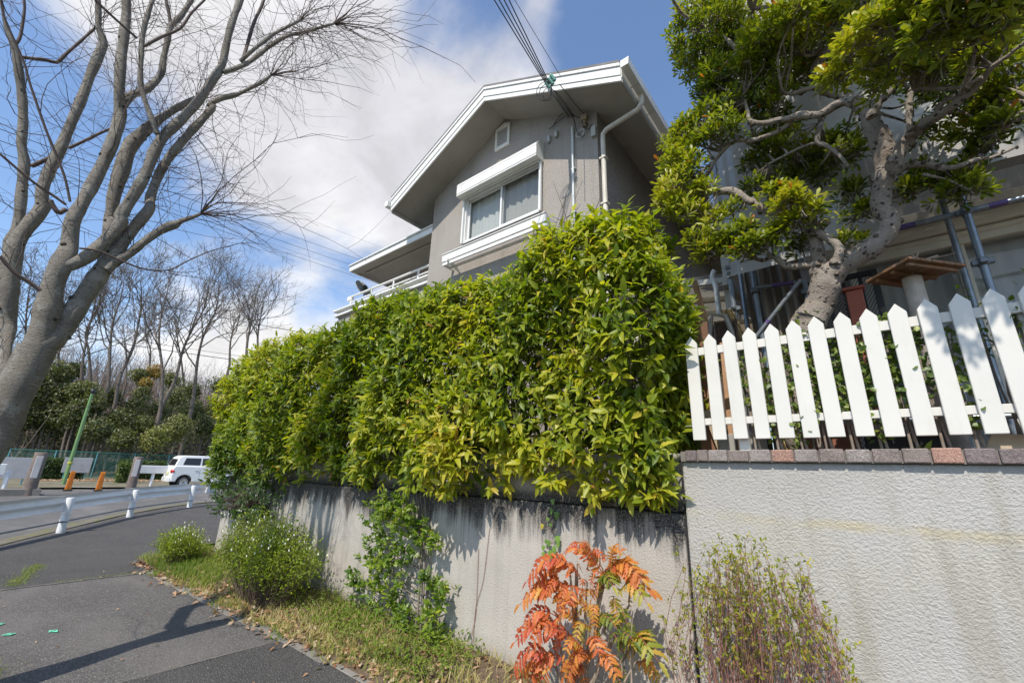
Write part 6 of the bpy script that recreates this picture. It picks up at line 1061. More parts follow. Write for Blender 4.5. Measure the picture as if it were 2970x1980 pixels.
MB().tube(resample([(P_[0][0], 2.99, 1.42)] + [tuple(p) for p in P_[[0, 1, 5, 6, 7, 10]]], 16), 0.002, 5).build('stem', M_BARK, iv)
# dry tendrils on the wall
td = thing('dry_tendril', 'thin dry reddish tendril clinging to the grey wall', 'vine', (-2.9, 2.99, 0.1))
for q in ([(-2.638,2.990,1.036),(-2.657,2.990,.844),(-2.689,2.990,.603),(-2.754,2.990,.413),(-2.766,2.990,.162)], [(-2.755,2.990,.859),(-2.750,2.990,.567),(-2.756,2.990,.337),(-2.795,2.990,.180)]): MB().tube(resample(q, 12), 0.0022, 5).build('stem', flat('tendril', (0.26, 0.13, 0.09), 0.9), td)
# ivy-like creeping figs between the pickets
M_FIG = leafmat('creeper_leaf', [(0.0, (0.035, 0.075, 0.014)), (0.5, (0.11, 0.17, 0.025)), (1.0, (0.24, 0.28, 0.04))], 0.4, 0.3, 0.4)
names = ['third', 'fourth', 'fifth', 'sixth', 'seventh', 'eighth', 'ninth', 'tenth', 'eleventh', 'twelfth']
for i_, (xa, z0, z1, n) in enumerate([(0.5 * (px_[k] + px_[k + 1]), a_, b_, n_) for k, a_, b_, n_ in ((2, 1.95, 2.35, 34), (3, 1.72, 2.25, 60), (4, 1.70, 2.3, 75), (5, 1.88, 2.38, 95), (6, 1.86, 2.38, 90), (7, 1.72, 2.38, 120), (8, 1.85, 2.42, 95), (9, 1.95, 2.3, 50), (10, 1.75, 2.3, 60), (12, 1.80, 2.4, 50))]):
    o = thing('creeper', 'small-leaved creeper filling the %s picket gap counted from the hedge' % names[i_], 'creeper', (xa, 3.13, 1.62), 'creepers behind the pickets')
    n = int(n * 2.1); P_ = np.stack([xa + RNG.normal(size=n) * 0.027, 3.12 + 0.03 * RNG.normal(size=n), z0 + (z1 - z0) * RNG.random(n)], 1); D_ = unit(RNG.normal(size=(n, 3)) * np.array([1, 0.5, 1]) + np.array([0, -0.3, 0.1])); foliage(o, M_FIG, P_, D_, unit(RNG.normal(size=(n, 3)) * 0.4 + np.array([0, -0.8, 0.5])), 0.024 + 0.016 * RNG.random(n), np.clip(0.5 + RNG.normal(size=n) * 0.2, 0, 1), 'round', 0.72, 200)
    for s in range(2): MB().tube(resample([(xa + 0.03 * s, 3.14, 1.61), (xa - 0.01, 3.13, (z0 + z1) / 2), (xa + 0.02 * s, 3.13, z1)], 8), list(np.linspace(0.009, 0.003, 8)), 6).build('stem', M_GTW, o)
for i_, (x, h_, n, lab) in enumerate(((-0.22, 0.85, 40, 'leafy sprig topping the fourth picket gap'), (0.62, 0.78, 60, 'sprig of small leaves behind the pickets under the bird table'), (0.95, 0.8, 60, 'leafy sprig between the bird table and the scaffold pole'), (1.22, 0.75, 60, 'leafy bush at the right end of the visible fence'))):
    o = thing('garden_sprig', lab, 'plant', (x, 3.2, 1.62)); P_ = np.array([x, 3.22, 1.62 + h_ * 0.85]) + RNG.normal(size=(n * 2, 3)) * np.array([0.07, 0.05, 0.10]); foliage(o, M_FIG, P_, unit(RNG.normal(size=P_.shape) + np.array([0, -0.2, 0.3])), unit(RNG.normal(size=P_.shape) * 0.5 + np.array([0, -0.5, 0.8])), 0.03 + 0.02 * RNG.random(len(P_)), np.clip(0.42 + RNG.normal(size=len(P_)) * 0.2, 0, 1), 'ovate', 0.45, 200)
    for s in range(4): MB().tube(resample([(x + 0.02 * s - 0.03, 3.24, 1.6), (x + 0.05 * math.sin(s * 2), 3.23, 1.62 + h_ * 0.5), (x + 0.08 * math.cos(s * 2.1), 3.22, 1.62 + h_ * 0.85)], 7), list(np.linspace(0.008, 0.002, 7)), 6).build('stem', M_GTW, o)
gp = thing('broad_leaf_plant', 'bright broad-leaved plant on the soil below the pickets', 'plant', (0.25, 3.16, 1.62)); n = 10; ph = np.linspace(0, 6.28, n); P_ = np.tile([[0.27, 3.15, 1.64]], (n, 1)) + RNG.normal(size=(n, 3)) * np.array([0.03, 0.01, 0.01]); foliage(gp, M_FIG, P_, unit(np.stack([np.cos(ph), -0.25 + 0.2 * np.sin(ph), np.full(n, 0.45)], 1)), np.tile([[0, -0.5, 0.9]], (n, 1)), 0.07 + 0.03 * RNG.random(n), 0.75 + 0.2 * RNG.random(n), 'ovate', 0.34, 300)
# low boxes and pots glimpsed below the pales
bxx = MB().box((-0.33, 3.5, 1.6), (-0.02, 3.75, 1.86)).build('planter_box', flat('terracotta_box', (0.25, 0.10, 0.06), 0.85, 0.2, 8), None, 0.01); tag(bxx, 'rust brown planter box low behind the fourth and fifth pickets', 'planter')
bxx = MB().box((0.0, 3.45, 1.6), (0.36, 3.85, 1.80)).build('planter_box', M_BLK, None, 0.01); tag(bxx, 'black plastic trough low behind the middle pickets', 'planter')
bxx = MB().prism([(0.42, 3.18, 1.6), (0.80, 3.18, 1.6), (0.68, 3.18, 1.74), (0.50, 3.18, 1.76)], (0, 0.02, 0)).build('board', M_TIMB3, None, 0.003, 1); tag(bxx, 'pale wedge-shaped board standing on the soil below the pickets', 'board')
for x, lab in ((-0.80, 'pale concrete block low behind the first picket'), (-0.62, 'grey concrete block low behind the second and third pickets')): bxx = MB().box((x, 3.3, 1.6), (x + 0.10, 3.42, 1.80)).build('concrete_block', M_CONC, None, 0.008); tag(bxx, lab, 'block')
rc = thing('red_post', 'red painted post standing behind the gnarled trunk', 'post', (0.15, 4.6, 1.6)); MB().box((0.08, 4.62, 1.6), (0.20, 4.68, 3.15)).build('shaft', flat('red_paint', (0.38, 0.10, 0.06), 0.6, 0.15, 6), rc, 0.006, 1); MB().box((0.06, 4.60, 3.151), (0.22, 4.70, 3.18)).build('cap', flat('red_cap', (0.32, 0.08, 0.05), 0.6), rc, 0.004, 1)

# ================================================================ grass, weeds and fallen leaves
M_GRASS = leafmat('grass_blade', [(0.0, (0.08, 0.14, 0.018)), (0.4, (0.19, 0.25, 0.03)), (0.6, (0.38, 0.33, 0.12)), (1.0, (0.60, 0.49, 0.28))], 0.6, 0.35, 0.3)
M_LITT = leafmat('fallen_leaf', [(0.0, (0.16, 0.07, 0.04)), (0.4, (0.30, 0.17, 0.09)), (0.7, (0.42, 0.27, 0.17)), (1.0, (0.50, 0.40, 0.28))], 0.8, 0.1, 0.2)
def ebn(x): return 2.115 + 0.046 * (np.maximum(-8.0, x) + 7.2)
def bz(x, y): t = np.clip((y - ebn(x) - 0.05) / 0.8, 0, 1); return 0.015 + 0.10 * t + 0.02 * np.sin(x * 5.1 + y * 7) * t
def tuft(n, x0, x1, y0, y1, hl, mean, name, zf=None):
    x = x0 + (x1 - x0) * RNG.random(n); y = y0 + (y1 - y0) * RNG.random(n); cl = 0.5 + 0.5 * np.sin(4.1 * x + 2 * np.sin(5 * y)) * np.sin(2.3 * x + 7 * y); keep = (RNG.random(n) < (0.12 + 0.88 * cl)) & (y > ebn(x) - 0.02); x, y = x[keep], y[keep]; n = len(x); z = bz(x, y) if zf is None else np.array([zf(a) for a in x])
    D_ = unit(np.stack([RNG.normal(size=n) * 0.55, RNG.normal(size=n) * 0.5 - 0.15, np.full(n, 1.0)], 1)); L_ = hl * (0.4 + RNG.random(n)); f = 0.5 + 0.5 * np.sin(1.9 * x + 1.0) * np.sin(3.3 * y + 0.7 * x); ti = np.clip(mean + 0.45 * (f - 0.5) + RNG.normal(size=n) * 0.15, 0, 1)
    me = leaf_mesh(name, np.stack([x, y, z], 1), D_, unit(np.stack([RNG.normal(size=n), -np.ones(n), np.full(n, 0.3)], 1)), L_, ti, 'lance', 0.07, 0.2, 0.35); o = link(name, me, None, M_GRASS); return o
tag(tuft(8000, -9.2, -6.6, 2.11, 2.95, 0.10, 0.30, 'grass'), 'short green grass under the spirea bushes', 'grass', None, 'stuff')
tag(tuft(13000, -6.6, -2.2, 2.12, 2.98, 0.075, 0.56, 'grass'), 'dry straw and green grass along the foot of the grey wall', 'grass', None, 'stuff')
tag(tuft(4500, -2.6, 1.5, 2.24, 2.98, 0.085, 0.62, 'grass'), 'dry grass under the red shrub and twiggy shrub', 'grass', None, 'stuff')
wd = RNG.random((5200, 2)); x = -5.2 + 2.6 * wd[:, 0]; y = 2.42 + 0.55 * wd[:, 1]; k = RNG.random(len(x)) < (0.3 + 0.7 * np.sin(x * 2.6) ** 2); x, y = x[k], y[k]; n = len(x); P_ = np.stack([x, y, bz(x, y) + 0.02 + 0.14 * RNG.random(n) ** 2], 1)
o = link('weeds', leaf_mesh('weeds', P_, unit(RNG.normal(size=(n, 3)) * np.array([1, 1, 0.5]) + np.array([0, 0, 0.4])), unit(RNG.normal(size=(n, 3)) * 0.4 + np.array([0, -0.3, 1])), 0.02 + 0.025 * RNG.random(n), np.clip(0.25 + RNG.normal(size=n) * 0.12, 0, 0.5), 'ovate', 0.4), None, M_GRASS); tag(o, 'low leafy weeds under the wall shrub', 'weeds', None, 'stuff')
n = 2000; x = -9.0 + 9.0 * RNG.random(n); y = ebn(x) + 0.08 + RNG.normal(size=n) * 0.11; y[: n // 3] = 2.4 + 0.55 * RNG.random(n // 3); z = np.where(y > ebn(x), bz(x, y) + 0.012, 0.014); k = y > 1.75; x, y, z = x[k], y[k], z[k]; n = len(x)
P_ = np.stack([x, y, z + 0.006 * RNG.random(n)], 1); o = link('leaf_litter', leaf_mesh('leaf_litter', P_, unit(np.stack([RNG.normal(size=n), RNG.normal(size=n), RNG.normal(size=n) * 0.25], 1)), unit(RNG.normal(size=(n, 3)) * 0.35 + np.array([0, 0, 1.0])), 0.035 + 0.045 * RNG.random(n), RNG.random(n), 'ovate', 0.5, 0.4, 0.25), None, M_LITT); tag(o, 'dry brown fallen leaves along the pavement edging', 'leaves', None, 'stuff')
n = 60; x = -9.5 + 7.5 * RNG.random(n); y = 0.2 + 1.9 * RNG.random(n) ** 0.6; P_ = np.stack([x, y, np.full(n, 0.012)], 1); o = link('leaf_litter', leaf_mesh('leaf_litter', P_, unit(np.stack([RNG.normal(size=n), RNG.normal(size=n), np.zeros(n)], 1)), unit(RNG.normal(size=(n, 3)) * 0.2 + np.array([0, 0, 1.0])), 0.012 + 0.03 * RNG.random(n), RNG.random(n), 'ovate', 0.5, 0.3, 0.2), None, M_LITT); tag(o, 'few scattered dry leaves and specks on the asphalt', 'leaves', None, 'stuff')
def jtuft(n, a, b_, w, hl, name, lab, mean=0.12):
    t = RNG.random(n); P_ = np.array(a) * (1 - t)[:, None] + np.array(b_) * t[:, None] + np.stack([RNG.normal(size=n) * w, RNG.normal(size=n) * w, np.zeros(n)], 1); P_[:, 2] = 0.006 + np.array([gz(q) for q in P_[:, 0]])
    o = link(name, leaf_mesh(name, P_, unit(np.stack([RNG.normal(size=n) * 0.6, RNG.normal(size=n) * 0.6, np.ones(n)], 1)), unit(np.stack([RNG.normal(size=n), -np.ones(n), np.full(n, 0.3)], 1)), hl * (0.4 + RNG.random(n)), np.clip(mean + RNG.normal(size=n) * 0.1, 0, 1), 'lance', 0.12, 0.2, 0.35), None, M_GRASS); tag(o, lab, 'grass', None, 'stuff')
jtuft(900, (-8.25, 0.75, 0), (-9.6, 1.05, 0), 0.05, 0.035, 'moss_strip', 'yellow-green moss and grass strip in a pavement joint', 0.35)
jtuft(260, (-8.16, 1.1, 0), (-8.2, 2.1, 0), 0.02, 0.025, 'joint_grass', 'sparse grass in the joint across the pavement', 0.3)
n = 1900; x = -8.2 + 6.2 * RNG.random(n); k = RNG.random(n) < np.clip(0.5 + 0.7 * np.sin(x * 4.3) * np.sin(x * 1.9 + 1), 0.05, 1); x = x[k]; n = len(x); y = ebn(x) + 0.0 + 0.05 * np.sin(x * 9) + RNG.normal(size=n) * 0.05
o = link('edge_grass', leaf_mesh('edge_grass', np.stack([x, y, np.full(n, 0.004)], 1), unit(np.stack([RNG.normal(size=n) * 0.7, RNG.normal(size=n) * 0.7 - 0.3, np.ones(n)], 1)), unit(np.stack([RNG.normal(size=n), -np.ones(n), np.full(n, 0.3)], 1)), 0.065 * (0.4 + RNG.random(n)), np.clip(0.40 + 0.25 * np.sin(x * 3.3) + RNG.normal(size=n) * 0.1, 0, 1), 'lance', 0.10, 0.2, 0.35), None, M_GRASS); tag(o, 'ragged grass and weeds creeping over the pavement edging', 'grass', None, 'stuff')
jtuft(700, (-5.2, 0.40, 0), (-4.8, 0.1, 0), 0.11, 0.055, 'tree_pit_grass', 'tuft of grass at the foot of the bare tree', 0.25)

# ================================================================ guardrail, far side of the road, car
M_GRAIL = flat('guardrail_white', (0.78, 0.77, 0.75), 0.45, 0.06, 5, dirt=((0.40, 0.40, 0.38), 3.5, 0.4)); M_GPOST = flat('guard_post_white', (0.68, 0.69, 0.69), 0.4, 0.06, 6, dirt=((0.42, 0.40, 0.36), 8, 0.5)); M_BOLT = flat('bolt_steel', (0.10, 0.10, 0.10), 0.5, metal=0.5); M_GPIPE = flat('grey_pipe', (0.20, 0.20, 0.20), 0.5, 0.2, 9)
GP = [(-8.2, -1.72, 0.0), (-10.85, 0.10, 0.01)] + [(-13.118,1.612,.037),(-15.425,3.117,.065),(-17.463,4.992,.090)]
gr = thing('guardrail', 'white steel guardrail curving along the pavement kerb', 'guardrail', (-14, 2, 0))
rp = resample([(-5.6, -3.9, 0)] + GP + [(GP[-1][0] - 0.45, GP[-1][1] + 0.62, GP[-1][2])], 70); nrm_ = []
V, F = [], []; prof = [(0.0, -0.155), (0.012, -0.13), (0.060, -0.098), (0.060, -0.058), (0.005, -0.018), (0.005, 0.018), (0.060, 0.058), (0.060, 0.098), (0.012, 0.13), (0.0, 0.155)]
for i, p in enumerate(rp):
    t = rp[min(len(rp) - 1, i + 1)] - rp[max(0, i - 1)]; t[2] = 0; t = unit(t); nv = np.array([t[1], -t[0], 0])
    if nv @ np.array([-1, -0.6, 0]) < 0: nv = -nv
    c = np.array([p[0], p[1], gz(p[0]) + 0.57]) + nv * 0.11
    for a, h in prof: V.append(tuple(c + nv * a + np.array([0, 0, h])))
k = len(prof)
for i in range(len(rp) - 1):
    for j in range(k - 1): F.append((i * k + j, i * k + j + 1, (i + 1) * k + j + 1, (i + 1) * k + j))
me = bpy.data.meshes.new('beam'); me.from_pydata(V, [], F); me.polygons.foreach_set('use_smooth', [True] * len(F)); me.update(); link('beam', me, gr, M_GRAIL)
e = rp[-1]; MB().beam((e[0] + 0.10, e[1] - 0.14, gz(e[0]) + 0.60), (e[0] - 0.14, e[1] + 0.22, gz(e[0]) + 0.57), 0.05, 0.40).build('end_plate', M_GPOST, gr, 0.01, 1)
for (x, y, z) in GP:
    z = gz(x); m_ = MB(); r = 0.070; sd = 14; ring = [(x + r * math.cos(2 * math.pi * q / sd), y + r * math.sin(2 * math.pi * q / sd)) for q in range(sd)]
    vs = [(a, b_, z - 0.05) for a, b_ in ring] + [(a, b_, z + 0.655) for a, b_ in ring] + [(x + (a - x) * 0.86, y + (b_ - y) * 0.86, z + 0.675) for a, b_ in ring]
    m_.add(vs, [(q, (q + 1) % sd, sd + (q + 1) % sd, sd + q) for q in range(sd)] + [(sd + q, sd + (q + 1) % sd, 2 * sd + (q + 1) % sd, 2 * sd + q) for q in range(sd)], True); m_.add(vs[2 * sd:], [tuple(range(sd))]); po = m_.build('post', M_GPOST, gr)
    for h in (0.20, 0.36): MB().lathe((x, y, z + h), [(r, 0), (r + 0.006, 0), (r + 0.006, 0.022), (r, 0.022)], 14).build('band', M_GPIPE if h < 0.3 else M_GRAIL, po)
    for dx_ in (-0.03, 0.03): MB().lathe((x + dx_ * 0.8, y + 0.0, z + 0.57 + dx_), [(0.0, 0.02), (0.016, 0.018), (0.018, 0), (0.0, 0)], 8, (0.85, 0.5, 0)).build('bolt', M_BOLT, po)
MB().tube([(p[0] + 0.05, p[1] - 0.02, gz(p[0]) + 0.215) for p in rp[:-4]], 0.017, 8).build('lower_pipe', M_GPIPE, gr)
# weathered round gateposts with pale panels
M_WPOST = flat('weathered_post', (0.17, 0.135, 0.115), 0.9, 0.3, 7, bmp=0.6); M_PANEL = flat('pale_panel', (0.42, 0.41, 0.41), 0.6, 0.12, 4)
for (q, tp_y, lab) in (((-25.387,1.882,.185), 195, 'thick weathered post with a pale panel at the road mouth'), ((-28.326,5.477,.220), 235, 'weathered post with a pale panel beside the parked white car')):
    D_ = math.hypot(q[0], q[1]); h_ = {195: 1.5, 235: 1.45}[tp_y]; o = thing('gatepost', lab, 'post', q); MB().lathe(q, [(0.215, -0.1), (0.205, 0.0), (0.19, h_ * 0.6), (0.19, h_ - 0.03), (0.165, h_), (0, h_)], 16).build('shaft', M_WPOST, o)
    v = unit(np.array([-q[0], -q[1], 0])); s_ = np.array([-v[1], v[0], 0]); c = np.array(q) + v * 0.195; m_ = MB(); m_.hexa([c - s_ * 0.10 + (0, 0, h_ * 0.35), c + s_ * 0.10 + (0, 0, h_ * 0.35), c + s_ * 0.10 - v * 0.05 + (0, 0, h_ * 0.35), c - s_ * 0.10 - v * 0.05 + (0, 0, h_ * 0.35), c - s_ * 0.10 + (0, 0, h_ * 0.9), c + s_ * 0.10 + (0, 0, h_ * 0.9), c + s_ * 0.10 - v * 0.05 + (0, 0, h_ * 0.9), c - s_ * 0.10 - v * 0.05 + (0, 0, h_ * 0.9)]); m_.build('panel', M_PANEL, o, 0.02, 2)
q = np.array((-31.584,3.443,.259)); gpole = thing('green_pole', 'tall green painted pole with a black cap beyond the road', 'pole', tuple(q)); M_GRN = flat('green_paint', (0.15, 0.27, 0.10), 0.5, 0.12, 2, dirt=((0.30, 0.34, 0.05), 3, 0.5))
tz_ = (-.995,.105,1.604); hz = (tz_[2] - 1.5) * math.hypot(q[0], q[1]) + 1.5
MB().tube([q + (0, 0, -0.1), (q[0], q[1], hz)], [0.085, 0.065], 12).build('shaft', M_GRN, gpole); MB().lathe((q[0], q[1], hz), [(0.065, 0), (0.10, 0.05), (0.11, 0.24), (0.0, 0.26)], 12).build('cap', M_BLK, gpole); MB().lathe((q[0], q[1], q[2] + 0.95), [(0.082, 0), (0.095, 0.01), (0.095, 0.09), (0.082, 0.1)], 12).build('band', flat('yellow_band', (0.45, 0.40, 0.05), 0.6), gpole)
M_ORG = flat('orange_plastic', (0.72, 0.24, 0.02), 0.4, 0.12, 5)
for q, lab in (((-26.333,3.057,.196), 'orange flexible bollard beside the green pole'), ((-26.029,3.967,.192), 'orange flexible bollard nearer the white car')):
    q = np.array(q); o = thing('bollard', lab, 'bollard', tuple(q)); h_ = 0.78
    MB().prism([q + (0, -0.10, 0), q + (0, 0.10, 0), q + (0.0, 0.08, h_), q + (0.0, -0.07, h_)], (-0.05, 0, 0)).build('blade', M_ORG, o, 0.01, 1); MB().box(q + (-0.12, -0.14, -0.02), q + (0.08, 0.14, 0.04)).build('foot', M_BLK, o, 0.01, 1)
    MB().prism([q + (0.003, -0.05, 0.1), q + (0.003, 0.07, 0.1), q + (0.003, 0.05, h_ - 0.08), q + (0.003, -0.03, h_ - 0.08)], (0.02, 0, 0)).build('rib', flat('orange_rib', (0.55, 0.16, 0.02), 0.5), o)
# far guardrail pieces
for pts, lab in ((((-25.872,1.227,.190), 430, 2.2, -1.2), 'short white guardrail length beside the leaning bare tree'), (((-29.676,6.516,.236), 400, 2.6, 0.4), 'white guardrail length behind the parked car')):
    q = np.array(pts[0]); o = thing('far_guardrail', lab, 'guardrail', tuple(q)); MB().box(q + (0.05, -pts[2] / 2 + pts[3], 0.62), q + (0.12, pts[2] / 2 + pts[3], 1.02)).build('beam', M_GPOST, o, 0.02, 1); MB().lathe(q, [(0.07, -0.05), (0.07, 0.75), (0.05, 0.77), (0, 0.77)], 12).build('post', M_GPOST, o)
# chain-link fence with green mesh, notice boards
M_FG = flat('fence_green', (0.05, 0.22, 0.17), 0.5, 0.15, 4); M_FB = flat('fence_post_blue', (0.13, 0.33, 0.36), 0.5, 0.15, 4)
FX = -39.0; fh = 1.55; z0 = gz(FX)
fc = thing('chain_link_fence', 'green chain-link fence along the foot of the wooded slope', 'fence', (FX, 8, z0))
for k in range(16): y = -6 + k * 1.9; MB().tube([(FX, y, z0 - 0.1), (FX, y, z0 + fh + 0.05)], 0.035, 7).build('post', M_FB, fc)
for h in (0.08, fh): MB().tube([(FX, -6, z0 + h), (FX, 23, z0 + h)], 0.025, 6).build('rail', M_FG, fc)
wa, wb = [], []
for y in np.arange(-6 - fh, 23, 0.085):
    for s_ in (1, -1):
        a, b_ = (y, y + fh) if s_ > 0 else (y + fh, y); t0 = max(0.0, min(1.0, (-6 - a) / (b_ - a))) if a < -6 else 0.0; wa.append((FX + 0.01 * s_, max(-6, min(23, a)), z0)); wb.append((FX + 0.01 * s_, max(-6, min(23, b_)), z0 + fh))
link('mesh', rawmesh('mesh', *twigs(np.stack([np.array(wa), np.array(wb)], 1), np.full((len(wa), 2), 0.006), 3)), fc, M_FG)['kind'] = 'stuff'
for q, w_, h_, lab in (((-36.247,4.288,1.117), 1.2, 0.85, 'pale grey notice board fixed on the green fence'), ((-30.963,1.517,.978), 1.2, 0.95, 'pale notice board on blue posts beside the leaning trunk')):
    q = np.array(q); o = thing('notice_board', lab, 'sign', (q[0], q[1], gz(q[0]))); MB().box(q + (-0.03, -w_ / 2, -h_ / 2), q + (0.0, w_ / 2, h_ / 2)).build('board', M_PANEL, o, 0.01, 1)
    for s_ in (-0.45, 0.45): MB().tube([(q[0] - 0.06, q[1] + s_, gz(q[0]) - 0.05), (q[0] - 0.06, q[1] + s_, q[2] + h_ / 2)], 0.03, 7).build('post', M_FB, o)
# small white car
def car(loc):
    o = thing('parked_car', 'small white boxy hatchback parked beyond the guardrail', 'car', loc); x, y, z = loc; W2 = 0.74
    M_CARW = flat('car_white', (0.78, 0.78, 0.76), 0.22, 0.02, 2); M_CGL = flat('car_glass', (0.02, 0.022, 0.026), 0.06, 0.1, 4); M_TYRE = flat('tyre', (0.02, 0.02, 0.02), 0.8); M_RIM = flat('rim', (0.55, 0.56, 0.57), 0.3, metal=0.6); M_RED = flat('tail_lamp', (0.55, 0.02, 0.02), 0.2); M_CHR = flat('chrome', (0.6, 0.6, 0.6), 0.2, metal=0.8)
    low = [(0.05, 0.28), (0.02, 0.55), (0.04, 1.00), (0.12, 1.08), (2.5, 1.08), (3.30, 0.93), (3.38, 0.75), (3.40, 0.40), (3.34, 0.22)]
    wh = (0.62, 2.86); R = 0.36
    for c in wh[::-1]: low += [(c + R * math.cos(t), 0.27 + R * math.sin(t)) for t in np.linspace(0.0, math.pi, 11)]
    V = []; st = [(-W2, 0.0), (-W2 + 0.035, 0.0), (W2 - 0.035, 0.0), (W2, 0.0)]
    m_ = MB(); m_.prism([(x + W2, y + a, z + b_) for a, b_ in low], (-2 * W2, 0, 0)); body = m_.build('body', M_CARW, o, 0.045, 3)
    cab = [(0.09, 1.05, 0.71), (0.25, 1.53, 0.63), (0.42, 1.62, 0.59), (2.05, 1.64, 0.59), (2.25, 1.55, 0.58), (2.85, 1.02, 0.70)]
    L_ = [(x + w, y + a, z + b_) for a, b_, w in cab]; R_ = [(x - w, y + a, z + b_) for a, b_, w in cab]; n = len(cab); m_ = MB(); m_.add(L_ + R_, [tuple(range(n)), tuple(range(2 * n - 1, n - 1, -1))] + [(i, n + i, n + i + 1, i + 1) for i in range(n - 1)]); m_.build('cabin', M_CARW, o, 0.04, 3)
    def side(a, b_): t = (b_ - 0.94) / 0.6; w = 0.71 - 0.085 * min(1, max(0, t)); return (x + w + 0.012, y + a, z + b_)
    for poly in ([(0.42, 1.12), (1.22, 1.12), (1.22, 1.50), (0.53, 1.49)], [(1.30, 1.12), (2.22, 1.12), (2.10, 1.50), (1.30, 1.50)], [(2.28, 1.12), (2.58, 1.12), (2.30, 1.42), (2.20, 1.46)]): MB().prism([side(a, b_) for a, b_ in poly], (-0.03, 0, 0)).build('side_window', M_CGL, o, 0.008, 1)
    MB().hexa([(x - 0.56, y + 0.085, z + 1.10), (x + 0.56, y + 0.085, z + 1.10), (x + 0.56, y + 0.17, z + 1.10), (x - 0.56, y + 0.17, z + 1.10), (x - 0.49, y + 0.20, z + 1.45), (x + 0.49, y + 0.20, z + 1.42), (x + 0.49, y + 0.34, z + 1.42), (x - 0.49, y + 0.34, z + 1.42)]).build('rear_window', M_CGL, o, 0.008, 1)
    for s_ in (1, -1): MB().lathe((x + s_ * 0.66, y + 0.05, z + 0.80), [(0, 0.07), (0.06, 0.065), (0.10, 0.04), (0.115, 0.0), (0.1, -0.05)], 14, (s_ * 0.75, -0.75, 0.1)).build('tail_lamp', M_RED, o)
    for c in wh:
        for s_ in (1, -1):
            ax = (s_, 0, 0); wl = MB().lathe((x + s_ * (W2 - 0.19), y + c, z + 0.27), [(0.17, 0.0), (0.26, 0.0), (0.275, 0.03), (0.275, 0.14), (0.255, 0.17), (0.19, 0.175)], 24, ax).build('wheel', M_TYRE, o); MB().lathe((x + s_ * (W2 - 0.19), y + c, z + 0.27), [(0.19, 0.174), (0.185, 0.15), (0.05, 0.155), (0, 0.16)], 24, ax).build('rim', M_RIM, wl)
            sp_ = MB()
            for q in range(7): t = q * 2 * math.pi / 7; sp_.beam((x + s_ * (W2 - 0.19) + s_ * 0.168, y + c, z + 0.27), (x + s_ * (W2 - 0.19) + s_ * 0.168, y + c + 0.185 * math.cos(t), z + 0.27 + 0.185 * math.sin(t)), 0.03, 0.012, (1, 0, 0))
            sp_.build('spokes', M_CHR, wl); MB().lathe((x + s_ * (W2 - 0.24), y + c, z + 0.27), [(0, 0.0), (0.34, 0.0)], 20, ax).build('arch_shadow_lining', M_TYRE, wl)
    for a in (1.02, 2.0): MB().box((x + W2 - 0.005, y + a, z + 0.84), (x + W2 + 0.022, y + a + 0.17, z + 0.87)).build('door_handle', M_CHR, o, 0.006, 1)
    for a in (1.26, 2.34): MB().box((x + W2 - 0.004, y + a, z + 0.34), (x + W2 + 0.0012, y + a + 0.006, z + 0.93)).build('door_seam', M_BLK, o)
    MB().box((x - 0.66, y - 0.045, z + 0.26), (x + 0.66, y + 0.06, z + 0.50)).build('bumper', M_CARW, o, 0.03, 2); MB().box((x - 0.16, y - 0.004, z + 0.62), (x + 0.16, y + 0.03, z + 0.76)).build('number_plate', flat('plate', (0.6, 0.6, 0.3), 0.5), o)
    for s_ in (1, -1): MB().box((x + s_ * 0.80 - 0.07, y + 2.38, z + 0.98), (x + s_ * 0.80 + 0.07, y + 2.48, z + 1.12)).build('mirror', M_CARW, o, 0.03, 2)
q = (-28.589,6.927,.223); car((q[0] - 0.74, q[1] + 0.10, gz(q[0]) - 0.02))
# clipped low hedges and leaf litter before the fence
M_BOX = leafmat('clipped_leaf', [(0.0, (0.018, 0.035, 0.010)), (0.5, (0.05, 0.085, 0.018)), (1.0, (0.14, 0.19, 0.03))], 0.5, 0.2, 0.4)
def clipped(lab, x0, x1, y0, y1, h, n, base=0.45):
    o = thing('clipped_hedge', lab, 'hedge', ((x0 + x1) / 2, (y0 + y1) / 2, gz(x0))); P_ = np.stack([x0 + (x1 - x0) * RNG.random(n), y0 + (y1 - y0) * RNG.random(n), gz(x0) + h * RNG.random(n)], 1); f = RNG.integers(0, 3, n); P_[f == 0, 0] = x1 + RNG.normal(size=(f == 0).sum()) * 0.05; P_[f == 1, 2] = gz(x0) + h + RNG.normal(size=(f == 1).sum()) * 0.05
    b_ = link('foliage', leaf_mesh('foliage', P_, unit(RNG.normal(size=(n, 3)) + np.array([0.6, 0, 0.4])), unit(RNG.normal(size=(n, 3)) * 0.6 + np.array([0.7, 0, 0.7])), 0.07 + 0.06 * RNG.random(n), np.clip(base + RNG.normal(size=n) * 0.2, 0, 1), 'ovate', 0.5), o, M_BOX); b_['kind'] = 'stuff'
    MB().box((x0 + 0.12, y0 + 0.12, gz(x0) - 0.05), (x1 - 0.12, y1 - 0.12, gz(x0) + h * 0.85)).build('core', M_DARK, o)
clipped('clipped low hedge behind the green pole', -37.6, -36.4, 2.45, 4.7, 1.05, 6000); clipped('clipped low hedge between the orange bollards and the white car', -37.6, -36.4, 6.3, 8.6, 1.05, 6500, 0.5); clipped('bright low bush at the foot of the post by the car', -33.4, -32.9, 5.6, 6.2, 0.95, 1500, 0.75); clipped('low clipped hedge behind the far white guardrail', -37.4, -36.2, 8.9, 12.0, 0.8, 5000, 0.4)
